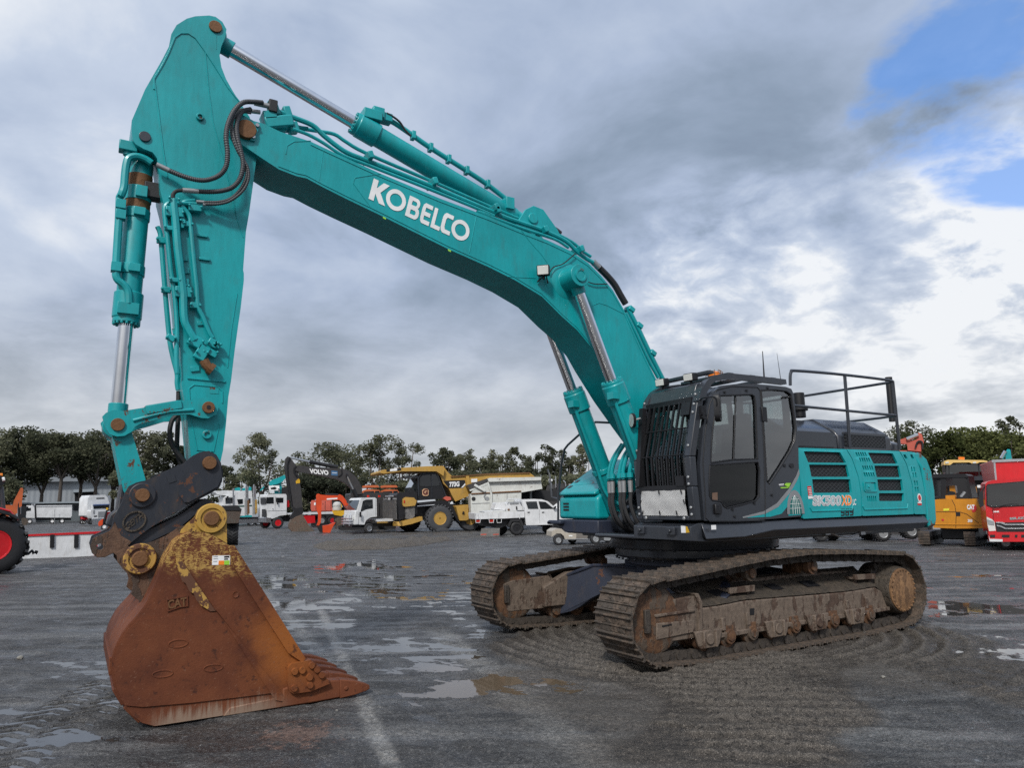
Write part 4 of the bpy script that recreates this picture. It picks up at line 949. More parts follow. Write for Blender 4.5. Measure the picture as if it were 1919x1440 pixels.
# pins at the boom end and the boom cylinder boss
pn = MB(); c_ = E.t(462, 241, BW+.04); pn.cyly(*c_, -BW-.05, BW+.05, .10); E.part('boom_pin', pn, RUSTPIN, parent=boom, bevel=.006)
pn = MB(); q = [E.t(*C5(*p), BW) for p in ((72, 318), (102, 324), (66, 444), (30, 436))]; pn.prism(q, BW, BW+.025); E.part('pin_keeper', pn, TEAL, parent=boom, bevel=.003)
for p in ((80, 333), (52, 415)): pn = MB(); x, z = E.t(*C5(*p), BW); pn.cyly(x, z, BW+.025, BW+.045, .02, n=8); E.part('keeper_bolt', pn, STEEL, parent=boom)
CY = .42
c_ = Vector((*E.t(1082, 518, BW+.22), 0)); BC = (c_.x, c_.y)
for s_ in (1, -1):
    pn = MB(); pn.rev((BC[0], s_*(BW-.01), BC[1]), (0, s_, 0), [(0, .25), (.01, .25), (.03, .20), (.035, .15), (.30, .145), (.30, .02)], 32)
    E.part('cylinder_boss', pn, TEAL, parent=boom, bevel=.006)
    pn = MB(); pn.rev((BC[0], s_*(BW+.288), BC[1]), (0, s_, 0), [(0, .03), (0, .085), (.02, .085), (.02, .06), (.012, .055), (.012, .02)], 24)
    E.part('pin_cap', pn, TEALD, parent=boom)
# work lamp on the boom
def lamp(p, fwd, par, s=1.0, name='work_light', w=.13, h=.11, d=.08):
    f = Vector(fwd).normalized(); r = f.cross(Vector((0, 0, 1))).normalized(); u = r.cross(f); p = Vector(p); R = Matrix((r, f, u)).transposed()
    mb = MB(); mb.box(p, (w*s, d*s, h*s), R); mb.box(p-u*h*s*.62, (.03*s, .03*s, .05*s), R)
    o = E.part(name, mb, BLACK, parent=par, bevel=.016*s, seg=3)
    mb = MB(); mb.box(p+f*d*s*.5, (w*s*.84, .012*s, h*s*.8), R); mb.obj('lamp_lens' if par is None else 'lens', LENS, o if o.parent == E.o else par, bevel=.004)
    return o
bp_ = E.P(*C6(570, 565), BW+.12); lamp(bp_, (.62, .70, -.15), boom, 1.25)
pn = MB(); pn.tube(catmull([E.P(*C6(*p), BW+.04) for p in ((612, 575), (640, 540), (700, 520), (750, 480), (785, 450))], 4), .008, 6); pn.tube(catmull([E.P(*C6(*p), BW+.03) for p in ((868, 640), (920, 655), (1000, 655))], 4), .008, 6)
pn.tube([E.P(*C6(*p), BW+.03) for p in ((530, 640), (560, 610), (590, 600), (600, 650))], .010, 6); E.part('lamp_cable', pn, RUBBER, parent=boom)

# ---- hydraulic cylinders
def cylinder(name, base, mid, end, R, r, par=None, eye=True, ncap=16, yw=.12):
    """barrel from base to mid, bright rod from mid to end"""
    base, mid, end = Vector(base), Vector(mid), Vector(end); ax = (end-base).normalized(); mb = MB(); L = (mid-base).length
    mb.rev(base, ax, [(.12, .02), (.12, R*.8), (.2, R), (L-.30, R), (L-.295, R*1.17), (L-.05, R*1.17), (L-.045, R*1.10), (L, R*1.10), (L, r)], 32)
    if eye: mb.cyl(base-Vector((0, yw, 0)), base+Vector((0, yw, 0)), R*1.05); mb.cyl(base, base+ax*.2, R*.9)
    a = ax.cross(Vector((0, 1, 0))).normalized(); b2 = Vector((0, 1, 0))
    for k in range(ncap):
        an = 2*PI*k/ncap; mb.bolt(mid-ax*.004+(a*math.cos(an)+b2*math.sin(an))*R*.97, ax, .016, .026)
    o = E.part(name, mb, TEAL, bevel=.006)
    rd = MB(); rd.cyl(mid-ax*.02, end-ax*.10, r, n=28); E.part('rod', rd, CHROME, parent=o)
    ey = MB(); ey.cyl(end-Vector((0, yw, 0)), end+Vector((0, yw, 0)), r*1.75); ey.cyl(end-ax*.22, end, r*1.25, r*1.25); E.part('rod_eye', ey, TEAL, parent=o, bevel=.006)
    return o
for s_ in (1, -1):
    end = Vector((BC[0], s_*(BW+.14), BC[1])); base = Vector((.93, s_*(BW+.14), 1.48)); ax = (base-end).normalized()
    L = (end-base).length; mid = base+(end-base)*((3.30-1.48)/(BC[1]-1.48))
    o = cylinder('boom_cylinder', base, mid, end, .132, .072, yw=.09)
    pb = MB(); u_ = Vector((.8, 0, -.3)).normalized()
    A_ = mid-(end-base).normalized()*.22
    side_v = Vector((.62, .55 if s_ > 0 else .5, 0))
    fwd = Vector((.85, .50, 0)).normalized(); off = fwd*.165
    ex = (end-base).normalized(); pb.tube(catmull([A_+fwd*.12, A_+off, A_+off-ex*.18, A_+off*1.05-ex*.9, A_+off-ex*1.35, A_+Vector((.02, .22, 0))-ex*1.55, A_+Vector((-.02, .30, 0))-ex*1.75], 5), .024, 8)
    pb.box(A_+off*.95, (.10, .12, .09)); E.part('oil_pipe', pb, TEAL, parent=o)
    fb = MB(); c2 = base+ex*.78
    fb.rev(c2-ex*.035, ex, [(0, .13), (0, .15), (.07, .15), (.07, .13)], 28); E.part('pipe_clamp', fb, TEAL, parent=o, bevel=.005)
# hose bundle beside the boom foot
for k, (y, dx) in enumerate(((-.20, 0), (-.10, .03), (.10, .06), (.22, .10), (.33, .08))):
    hs = MB(); t0 = Vector((1.30+dx, y, 2.05)); hs.tube(catmull([t0, t0+Vector((.0, 0, -.18)), t0+Vector((.02, .02, -.35)), t0+Vector((-.05, .08, -.58)), t0+Vector((-.35, .12, -.72))], 5), .026, 8); h_ = E.part('hydraulic_hose', hs, RUBBER)
    hs = MB(); hs.cyl(t0+Vector((0, 0, -.02)), t0+Vector((0, 0, -.17)), .034, .030, 12); E.part('hose_fitting', hs, GALV, parent=h_)
    hs = MB(); hs.tube(catmull([t0, t0+Vector((0, 0, .12)), t0+Vector((-.06, .02, .3)), t0+Vector((-.22, .03, .5))], 4), .026, 8); hs.cyl(t0+Vector((0, 0, .02)), t0+Vector((0, 0, .08)), .044, n=10); E.part('oil_pipe', hs, TEAL, parent=h_)
fp = MB(); fp.cyl((.93, -.62, 1.48), (.93, .60, 1.48), .17, n=28); fp.rev((.93, -.26, 1.48), (0, 1, 0), [(0, .1), (0, .22), (.06, .24), (.12, .22), (.12, .1)], 28); E.part('cylinder_foot_pin', fp, GREY, bevel=.01)
# arm cylinder on top of the boom
AW_ = .22
_q = E.t(403.6, 50, AW_); P1 = Vector((_q[0], 0, _q[1])); Pm = E.P(664, 230, 0); P0 = Pm+(Pm-P1).normalized()*((Pm.x-2.72)/abs((Pm-P1).normalized().x))
rr_ = E.rad(E.P(800, 300, 0), 18.8)
ac = cylinder('arm_cylinder', P0, Pm, P1, rr_*.98, rr_*.60)
lug = MB()
for s_ in (1, -1): lug.prism([E.t(u, v, 0) for u, v in ((955, 425), (970, 402), (985, 395), (1003, 402), (1030, 440), (1040, 462), (950, 432))], s_*.15, s_*.20)
lug.cyl(P0-Vector((0, .22, 0)), P0+Vector((0, .22, 0)), .07); E.part('cylinder_lug', lug, TEAL, parent=boom, bevel=.006)
pb = MB(); pb.tube(catmull([E.P(*C5(*p), .02) for p in ((1000, 285), (1060, 300), (1180, 380), (1330, 485), (1590, 650), (1740, 750), (1885, 862))], 5), .034, 8)
for p in ((1205, 398), (1330, 485), (1460, 568), (1590, 650), (1740, 748)): c_ = E.P(*C5(*p), .02); pb.box(c_, (.05, .09, .10))
pb.box(E.P(*C5(905, 262), .05), (.22, .16, .12)); pb.box(E.P(*C5(950, 240), .05), (.14, .12, .12)); pb.box(E.P(*C5(1000, 275), .02), (.16, .13, .10)); pb.box(E.P(*C5(1880, 900), .05), (.12, .2, .16))
E.part('cylinder_pipe', pb, TEAL, parent=ac, bevel=.006)
pb = MB(); pb.tube(catmull([E.P(*C5(*p), .08) for p in ((1015, 236), (1060, 260), (1110, 300), (1150, 360), (1190, 400))], 5), .014, 6); E.part('thin_hose', pb, RUBBER, parent=ac)
# pipes along the top of the boom
YP = .20
def pipe(pts, r, y=YP, par=boom, mat=TEAL, name='oil_pipe', n=8, k=4, rfun=None): mb = MB(); mb.tube(catmull([E.P(u, v, y) for u, v in pts], k), r, n, rfun); return E.part(name, mb, mat, parent=par)
pipe([C5(*p) for p in ((210, 215), (330, 262), (480, 322), (560, 395), (660, 475), (740, 525), (880, 580), (1340, 762), (1790, 952), (1919, 1005))]+[C6(*p) for p in ((240, 180), (400, 235), (560, 290), (720, 365), (800, 440), (870, 490), (905, 510))], .029)
pipe([C5(*p) for p in ((200, 262), (260, 300), (330, 335), (520, 365), (640, 388), (720, 440), (870, 525), (1330, 722), (1780, 918), (1919, 975))]+[C6(*p) for p in ((240, 150), (420, 220), (590, 285), (760, 370), (830, 430), (890, 470))], .022, .10)
pipe([C5(*p) for p in ((340, 350), (450, 390), (560, 450), (700, 540), (880, 610), (1340, 790), (1790, 975))]+[C6(*p) for p in ((120, 165), (400, 270), (640, 350), (740, 410))], .020, .25)
pipe([C5(*p) for p in ((230, 245), (290, 275), (370, 330), (450, 345))], .018, .16)
for (u, v) in [C5(880, 560), C5(1340, 745), C5(1780, 930), C6(240, 170), C6(560, 300), C6(800, 430)]:
    mb = MB(); c_ = E.P(u, v, .17); mb.box(c_, (.065, .24, .085), Matrix.Rotation(math.radians(22), 3, 'Y')); E.part('pipe_clamp', mb, TEAL, parent=boom, bevel=.01)
mb = MB(); R22 = Matrix.Rotation(math.radians(20), 3, 'Y')
for p, d in (((230, 320), (.30, .2, .12)), ((200, 210), (.10, .12, .16)), ((300, 240), (.08, .1, .14)), ((165, 275), (.14, .2, .10)), ((280, 310), (.16, .18, .12)), ((340, 345), (.10, .14, .10)), ((225, 360), (.2, .05, .04))): mb.box(E.P(*C5(*p), .18), d, R22)
E.part('valve_block', mb, TEAL, parent=boom, bevel=.012)
pipe([C6(*p) for p in ((930, 530), (1000, 600), (1050, 660), (1090, 730), (1125, 790))], .045, .16, mat=RUBBER, name='hydraulic_hose')
pipe([C6(*p) for p in ((1140, 810), (1160, 860), (1210, 960), (1290, 1130), (1370, 1290), (1400, 1350))], .036, .16); pipe([C6(*p) for p in ((1125, 850), (1190, 980), (1270, 1150), (1345, 1290))], .024, .24)
for p in ((1150, 830), (1205, 940), (1295, 1125)): mb = MB(); mb.box(E.P(*C6(*p), .14), (.07, .14, .10), Matrix.Rotation(math.radians(60), 3, 'Y')); E.part('pipe_clamp', mb, TEAL, parent=boom, bevel=.01)
mb = MB(); mb.cyl(E.P(*C6(905, 505), .18), E.P(*C6(945, 545), .18), .045, .04, 12); E.part('hose_fitting', mb, GALV, parent=boom)
pipe([C6(*p) for p in ((455, 165), (560, 250), (640, 290), (680, 320))], .05, -.12, mat=RUBBER, name='hydraulic_hose')

# ---- arm: traced plate, 0.44 m wide
AW = .22
armout = [(380.6, 28.6), (392, 28), (404, 30.5), (416.7, 40), (424.5, 54), (422, 69.4), (414.5, 86), (411.5, 102.8), (415, 125), (423.6, 147.2), (436, 169.4), (450, 191.7), (468, 219), (481, 262), (481, 292), (473.6, 350), (466.7, 400), (461, 433), (455.6, 505.6), (457, 512), (457, 525), (451, 577.8), (447, 605), (440, 655.6), (433, 714), (427.8, 744.4), (423.6, 794.4), (418, 844.4), (410, 880), (392, 895), (372, 892), (360, 875), (357, 850), (350, 777.8), (340, 719.4), (341.7, 700), (336, 633), (330.6, 566.7), (322, 511), (316.7, 444), (307, 383), (300, 355.6), (298.6, 327.8), (294.4, 295.8), (286, 284.7), (269.4, 278.5), (254, 269.4), (248.6, 261), (246.5, 247), (247, 225), (272, 166.7), (304, 111), (316.7, 86), (321, 63), (331, 46), (350, 34), (366, 29.5)]
am = MB(); am.plate([[E.t(u, v, AW) for u, v in armout]], -AW, AW)
arm = E.part('arm', am, TEAL, bevel=.010)
RA = lambda pts, y=AW+.001, r=.008: rib(pts, y, r, arm)
RA([C1(*p) for p in ((500, 600), (500, 530), (560, 430), (600, 350), (640, 250), (680, 222), (730, 222), (780, 255), (845, 345), (920, 460), (1000, 590), (1080, 690))], r=.010)
RA([C1(*p) for p in ((845, 345), (870, 620), (900, 830), (960, 1050), (1010, 1230), (1050, 1440))], r=.006); RA([C1(*p) for p in ((505, 560), (530, 760), (560, 1000), (590, 1200))], r=.008); RA([C1(*p) for p in ((918, 225), (920, 330))], r=.003)
RA([C2(*p) for p in ((985, 80), (1040, 330), (1100, 520))], r=.006); RA([C2(*p) for p in ((1060, 900), (1020, 1150), (995, 1400))], r=.005)
RA([C3(*p) for p in ((725, 390), (980, 415))], r=.014); RA([C3(*p) for p in ((740, 560), (735, 460), (770, 435), (930, 450), (960, 480), (960, 560))], r=.008); RA([C3(*p) for p in ((745, 640), (790, 880), (900, 890), (940, 700))], r=.006)
for c1, par_r, mat_ in (((913, 180), .062, RUSTPIN), ((437, 922), .06, GREY)):
    mb = MB(); x, z = E.t(*C1(*c1), AW); mb.cyly(x, z, -AW-.03, AW+.02, par_r*E.rad((x, AW, z), 1)*180/E.rad((x, AW, z), 1)*.0+E.rad((x, AW, z), 11.5 if c1[0] > 600 else 10), n=28); E.part('arm_pin', mb, mat_, parent=arm, bevel=.004)
def ring_boss(u, v, ro, par=arm, y=AW):
    mb = MB(); x, z = E.t(u, v, y); R = E.rad((x, y, z), ro); mb.rev((x, y-.005, z), (0, 1, 0), [(0, R), (.03, R), (.035, R*.85), (.035, R*.6), (.015, R*.55), (.015, .005)], 20); return E.part('grease_boss', mb, TEALD, parent=par)
ring_boss(*C1(808, 790), 7); ring_boss(*C3(855, 773), 8.5)
for p in ((825, 508), (840, 666)): mb = MB(); c_ = E.P(*C2(*p), AW+.012); mb.box(c_, (.10, .025, .028)); E.part('weld_bracket', mb, TEAL, parent=arm, bevel=.004)
for p, d in (((705, 660), (.05, .02, .06)), ((713, 745), (.06, .02, .06)), ((815, 1100), (.07, .015, .04)), ((775, 1408), (.08, .015, .05)), ((635, 1155), (.03, .03, .06))): mb = MB(); mb.box(E.P(*C2(*p), AW+.01), d, Matrix.Rotation(.2, 3, 'Y')); E.part('weld_bracket', mb, TEALD, parent=arm, bevel=.003)
mb = MB(); mb.bb(*sorted((E.t(*C3(905, 475), AW)[0]-.04, E.t(*C3(905, 475), AW)[0]+.04)), AW, AW+.004, E.t(*C3(905, 475), AW)[1]-.03, E.t(*C3(905, 475), AW)[1]+.03); E.part('grease_label', mb, TEALD, parent=arm)
PA = lambda pts, r, y=AW+.05, mat=TEAL, name='oil_pipe', k=4: pipe(pts, r, y, arm, mat, name, 8, k)
PA([C2(*p) for p in ((632, 262), (635, 330), (645, 420), (660, 600), (685, 800), (697, 900), (698, 960), (705, 1080), (735, 1150), (775, 1215))], .038, AW+.06)
PA([C2(*p) for p in ((640, 285), (600, 288), (572, 320), (575, 400), (592, 540), (612, 740), (630, 850), (645, 980), (655, 1150), (650, 1300), (655, 1440))], .022, AW+.03)
PA([C2(*p) for p in ((775, 270), (705, 280), (695, 315), (735, 370), (745, 440), (765, 660), (785, 850), (795, 980), (830, 1060), (870, 1160), (895, 1200))], .022)
PA([C2(*p) for p in ((640, 288), (730, 290), (790, 295))], .018, AW+.07)
PA([C2(*p) for p in ((522, 448), (540, 490), (548, 560), (572, 860), (602, 1190), (625, 1320), (655, 1440))]+[C3(*p) for p in ((655, 420), (662, 470))], .024, AW-.20)
PA([C2(*p) for p in ((610, 480), (630, 700), (650, 950), (668, 1180), (668, 1260))], .016, AW-.02, STEEL)
for p, d in (((638, 350), (.24, .08, .15)), ((690, 410), (.05, .03, .22)), ((697, 890), (.22, .08, .16)), ((722, 850), (.05, .03, .22)), ((780, 1225), (.2, .1, .16)), ((820, 1300), (.16, .1, .22)), ((880, 1295), (.2, .04, .10)), ((895, 1235), (.14, .06, .12)), ((925, 1245), (.10, .06, .10)), ((775, 320), (.18, .1, .13)), ((730, 432), (.12, .05, .08)), ((778, 980), (.14, .05, .09)), ((610, 460), (.16, .06, .07)), ((640, 810), (.14, .06, .07)), ((548, 540), (.13, .06, .10)), ((580, 875), (.13, .06, .09)), ((612, 1200), (.12, .06, .09)), ((632, 270), (.14, .1, .10))):
    mb = MB(); pr_ = (AW+.05) if p[0] > 600 else .05; c_ = E.P(*C2(*p), pr_); mb.box(c_, tuple(k*.66 for k in d), Matrix.Rotation(.06 if p[1] < 1100 else -.45, 3, 'Y'))
    for sx_ in (-1, 1): mb.cyly(c_.x+sx_*d[0]*.3, c_.z, c_.y+d[1]*.4, c_.y+d[1]*.45+.02, .014, n=6)
    E.part('pipe_clamp', mb, TEAL, parent=arm, bevel=.01)
mb = MB(); mb.tube(catmull([E.P(*C2(*p), AW+.06) for p in ((835, 1350), (855, 1385), (885, 1412))], 3), .045, 10); mb.cyl(E.P(*C2(868, 1400), AW+.06), E.P(*C2(895, 1418), AW+.06), .06, n=10); E.part('rusty_elbow', mb, RUSTPIN, parent=arm)
# ribbed hoses between boom and arm
def ribbed(pts, px, ys, par=arm, mat=HOSE):
    c = catmull([E.P(u, v, y) for (u, v), y in zip(pts, ys)], 26); r = E.rad(c[0], px); mb = MB()
    mb.tube(c, r, 10, rfun=lambda i: r*(1.0 if i % 4 < 2 else .84)); return E.part('ribbed_hose', mb, mat, parent=par, smooth=60)
def sleeve(a, b, px, y, par=arm): mb = MB(); A_ = E.P(*a, y); B_ = E.P(*b, y); mb.cyl(A_, B_, E.rad(A_, px), n=14); return E.part('hose_sleeve', mb, GALV, parent=par)
yy = lambda n, a=.30, m=.46, b=.30: [lerp(a, m, math.sin(PI*i/(n-1))) if a == b else lerp(a, b, i/(n-1))+.14*math.sin(PI*i/(n-1)) for i in range(n)]
h1 = [(1230, 690), (1170, 685), (1100, 690), (1040, 745), (1000, 830), (985, 920), (995, 1030), (985, 1120), (940, 1180), (860, 1212), (780, 1210), (690, 1185), (600, 1148)]
ribbed([C1(*p) for p in h1], 4.6, yy(13))
h2 = [(1150, 735), (1090, 755), (1058, 830), (1060, 920), (1085, 1020), (1100, 1110), (1080, 1200), (1030, 1260), (960, 1285), (880, 1292), (800, 1290)]
ribbed([C1(*p) for p in h2], 4.6, yy(11, .30, .44, .30))
h3 = [(1150, 745), (1080, 740), (1030, 800), (1022, 900), (1060, 1010), (1115, 1110), (1122, 1190), (1085, 1270), (1020, 1335), (940, 1360), (840, 1362)]
ribbed([C1(*p) for p in h3], 2.9, yy(11, .28, .40, .30)); h4 = [(a+14 if 2 < i < 8 else a, b+14) for i, (a, b) in enumerate(h3)]; ribbed([C1(*p) for p in h4], 2.7, yy(11, .30, .47, .31))
sleeve(C1(1280, 715), C1(1175, 692), 4.8, .27); sleeve(C1(600, 1148), C1(515, 1108), 4.8, .30); sleeve(C1(800, 1290), C1(692, 1282), 4.8, .31); sleeve(C1(838, 1362), C1(785, 1358), 3, .31); sleeve(C1(915, 1378), C1(830, 1378), 2.6, .31); sleeve(C1(1215, 755), C1(1140, 745), 4, .26)
mb = MB(); mb.tube(catmull([E.P(*C1(*p), .30) for p in ((692, 1282), (650, 1288), (628, 1310), (625, 1335))], 4), E.rad(E.P(*C1(650, 1288), .3), 3.6), 10); E.part('hose_elbow', mb, RUBBER, parent=arm)
mb = MB(); mb.box(E.P(*C1(1298, 722), .25), (.09, .1, .14)); E.part('hose_block', mb, RUBBER, parent=boom, bevel=.01)

# ---- bucket cylinder in front of the arm
_q = E.t(271.4, 257, AW); K0 = Vector((_q[0], 0, _q[1])); _q = E.t(221, 794, AW+.09); K1 = Vector((_q[0], 0, _q[1])); Km = K0+(K1-K0)*((K0.z-E.P(236, 606, 0).z)/(K0.z-K1.z))
rb_ = E.rad(E.P(250, 460, 0), 21.5)
kc = cylinder('bucket_cylinder', K0, Km, K1, rb_*.98, rb_*.60, yw=.15)
ax_ = (K1-K0).normalized()
for (u, v, h_) in ((258, 366, .14), (250, 402, .10), (237, 506, .10)):
    mb = MB(); c_ = K0+(K1-K0)*((K0.z-E.P(u, v, 0).z)/(K0.z-K1.z)); mb.rev(c_-ax_*h_/2, ax_, [(0, rb_*.9), (0, rb_*1.07), (h_, rb_*1.07), (h_, rb_*.9)], 28); mb.box(c_+Vector((-.02, rb_*1.05, 0)), (.10, .06, h_*.8)); E.part('clamp_band', mb, TEAL, parent=kc, bevel=.004)
mb = MB(); mb.rev(K0+(K1-K0)*((K0.z-E.P(258, 368, 0).z)/(K0.z-K1.z))-ax_*.21, ax_, [(0, rb_*.9), (0, rb_*1.012), (.42, rb_*1.012), (.42, rb_*.9)], 28); E.part('rusty_patch', mb, RUSTPIN, parent=kc)
mb = MB(); mb.tube(catmull([E.P(*C1(*p), .16) for p in ((485, 1100), (440, 1070), (380, 1052), (330, 1065), (312, 1110), (303, 1180), (296, 1260), (280, 1310))], 4)+catmull([E.P(*C2(*p), .12) for p in ((268, 250), (262, 400), (252, 560), (243, 730), (250, 800), (300, 845), (325, 890), (330, 970))], 4), .036, 8)
for p in ((275, 300), (275, 370), (243, 722)): mb.box(E.P(*C2(*p), .12), (.085, .09, .09))
mb.box(E.P(*C2(325, 1000), rb_*1.1), (.18, .05, .11)); E.part('oil_pipe', mb, TEAL, parent=kc, bevel=.006)
mb = MB(); mb.box(E.P(*C2(490, 215), .05), (.16, .14, .16)); mb.cyl(E.P(*C2(500, 230), .05), E.P(*C2(545, 235), .05), .05, n=10); E.part('rubber_stop', mb, RUBBER, parent=kc, bevel=.01)
mb = MB(); mb.box(E.P(*C1(325, 995), .1), (.16, .12, .10)); mb.cyl(E.P(*C1(320, 1010), .1), E.P(*C1(318, 1050), .1), .04, n=8); E.part('pipe_bracket', mb, TEAL, parent=kc, bevel=.008)
# ---- bucket linkage
LW = AW+.09
rl = [C3(*p) for p in ((150, 650), (175, 625), (230, 605), (290, 612), (430, 590), (445, 575), (660, 540), (720, 545), (790, 530), (865, 520), (915, 540), (935, 590), (920, 635), (865, 662), (820, 660), (740, 635), (610, 640), (480, 680), (400, 700), (372, 718), (345, 755), (300, 780), (250, 785), (200, 770), (170, 720))]
for s_ in (1, -1):
    mb = MB(); mb.plate([[E.t(u, v, LW) for u, v in rl]], s_*LW, s_*(LW-.05))
    if s_ > 0: mb.tube([E.P(*C3(*p), LW) for p in ((355, 678), (480, 645), (610, 615), (770, 605))], .02, 6)
    ro = E.part('rocker_link', mb, TEALD, bevel=.008)
    pd = MB(); pd.prism([E.t(*C3(*p), LW) for p in ((440, 580), (680, 540), (690, 595), (450, 635))], s_*LW, s_*(LW+.02)); E.part('link_pad', pd, TEALD, parent=ro, bevel=.004)
mb = MB(); a_ = E.t(*C3(865, 590), LW); b_ = E.t(*C3(255, 705), LW); mb.cyly(*a_, -LW-.03, LW+.03, E.rad((a_[0], LW, a_[1]), 11), n=24); E.part('link_pin', mb, RUSTPIN, bevel=.004); mb = MB(); mb.cyly(*b_, -LW-.02, LW+.02, E.rad((b_[0], LW, b_[1]), 12), n=24); E.part('link_pin', mb, RUSTPIN, bevel=.004)
mb = MB(); mb.cyly(*a_, LW+.03, LW+.034, .02, n=16); E.part('pin_hole', mb, BLACKD)
ll = [C3(*p) for p in ((215, 775), (300, 785), (345, 745), (440, 1075), (430, 1180), (390, 1230), (320, 1200), (290, 1150))]
for s_ in (1, -1):
    mb = MB(); mb.plate([[E.t(u, v, AW) for u, v in ll]], s_*(AW+.03), s_*(AW-.02)); E.part('bucket_link', mb, TEALD, bevel=.008)
mb = MB(); q = [E.t(u, v, AW) for u, v in ll]; mb.prism([q[0], (q[0][0]-.10, q[0][1]-.05), (q[7][0]-.10, q[7][1]), q[7]], -AW+.02, AW-.02); E.part('link_web', mb, TEALD, bevel=.006)
# small hoses to the coupler
for k, pts in enumerate((((655, 640), (620, 680), (605, 760), (625, 850), (670, 910), (715, 965)), ((665, 480), (662, 640), (655, 800), (655, 880), (675, 960), (700, 1010)), ((720, 950), (680, 985), (640, 1010), (560, 1040), (480, 1070)))):
    mb = MB(); mb.tube(catmull([E.P(*C3(*p), .0 if k else .08) for p in pts], 5), .022, 8); E.part('coupler_hose', mb, RUBBER)
# ---- quick coupler
QW = .31
qo = [C3(*p) for p in ((285, 1225), (300, 1170), (330, 1120), (380, 1095), (440, 1082), (560, 1030), (640, 990), (700, 965), (760, 915), (810, 890), (870, 882), (920, 908), (950, 960), (965, 1030), (958, 1090), (930, 1140), (880, 1170), (760, 1230), (640, 1300), (500, 1385), (420, 1440))]+[C4(*p) for p in ((280, 235), (262, 290), (232, 280), (215, 262), (160, 290), (110, 292), (75, 262), (64, 215), (80, 165), (125, 145), (185, 118), (205, 90), (218, 30))]
hole_ = [C4(128+22*math.cos(a), 222+20*math.sin(a)) for a in [2*PI*i/14 for i in range(14)]]
for s_ in (1, -1):
    mb = MB(); mb.plate([[E.t(u, v, QW) for u, v in qo], [E.t(u, v, QW) for u, v in hole_]], s_*QW, s_*(QW-.06)); qk = E.part('coupler_plate', mb, HITCH, bevel=.012)
    if s_ > 0:
        mb = MB(); mb.plate([[E.t(*C4(*p), QW) for p in ((66, 215), (82, 167), (127, 148), (187, 121), (205, 100), (222, 60), (262, 150), (330, 190), (300, 228), (262, 286), (232, 278), (215, 260), (160, 287), (110, 289), (77, 260))], [E.t(u, v, QW) for u, v in hole_]], QW+.001, QW+.005); E.part('hook_plate', mb, BROWNE, parent=qk, bevel=.002)
        # raised cheek, bosses and the maker's oval
        mb = MB(); mb.plate([[E.t(u, v, QW) for u, v in [C3(*p) for p in ((680, 1200), (665, 1180), (780, 920), (830, 895), (900, 905), (945, 965), (955, 1060), (925, 1125), (730, 1230), (700, 1228))]]], QW, QW+.025); E.part('coupler_cheek', mb, HITCH, parent=qk, bevel=.008)
        for (u, v), R_, m_ in ((C3(420, 1182), 23, HITCH), (C3(870, 965), 0, HITCH)):
            if R_: mb = MB(); x, z = E.t(u, v, QW); mb.rev((x, QW-.01, z), (0, 1, 0), [(0, E.rad((x, QW, z), R_)), (.028, E.rad((x, QW, z), R_)), (.034, E.rad((x, QW, z), R_*.93)), (.034, .01)], 32); E.part('pin_boss', mb, HITCH, parent=qk)
        ov = [C3(365+88*math.cos(a)*.80-math.sin(a)*40, 1357-88*math.cos(a)*.55-math.sin(a)*52) for a in [2*PI*i/36 for i in range(36)]]
        oc = [sum(p[i] for p in ov)/36 for i in (0, 1)]
        oi = [(oc[0]+(u-oc[0])*.86, oc[1]+(v-oc[1])*.84) for u, v in ov]
        mb = MB(); mb.plate([[E.t(u, v, QW) for u, v in ov], [E.t(u, v, QW) for u, v in oi]], QW, QW+.014); E.part('maker_oval', mb, MUDTOP, parent=qk, bevel=.003)
        text_on('GEITH', *[E.P(*C3(*p), QW+.008) for p in ((312, 1418), (428, 1335), (304, 1374))], MUDTOP, qk, 'lettering', .03)
        mb = MB(); q = [E.t(*C3(*p), QW) for p in ((583, 1052), (635, 1040), (650, 1085), (600, 1102))]; mb.prism(q, QW, QW+.006); E.part('serial_plate', mb, GREY, parent=qk)
mb = MB(); mb.prism([E.t(*C3(*p), QW) for p in ((330, 1150), (560, 1060), (720, 990), (880, 920), (930, 1000), (900, 1120), (640, 1280), (420, 1420), (330, 1360))], -QW+.06, QW-.06); E.part('coupler_body', mb, HITCH, bevel=.02)
mb = MB(); mb.prism([E.t(*p, QW) for p in ((228, 905), (236, 922), (232, 985), (214, 990), (200, 985), (206, 965), (220, 955))], -.2, .2); E.part('coupler_hook', mb, HITCH, bevel=.015)
for p, R_ in (((870, 965), 12.5), ((420, 1182), 12.5)):
    mb = MB(); x, z = E.t(*C3(*p), QW); R = E.rad((x, QW, z), R_); mb.rev((x, -QW-.04, z), (0, 1, 0), [(0, .01), (0, R), (2*QW+.085, R), (2*QW+.10, R*.9), (2*QW+.10, .01)], 28); E.part('coupler_pin', mb, RUSTPIN)
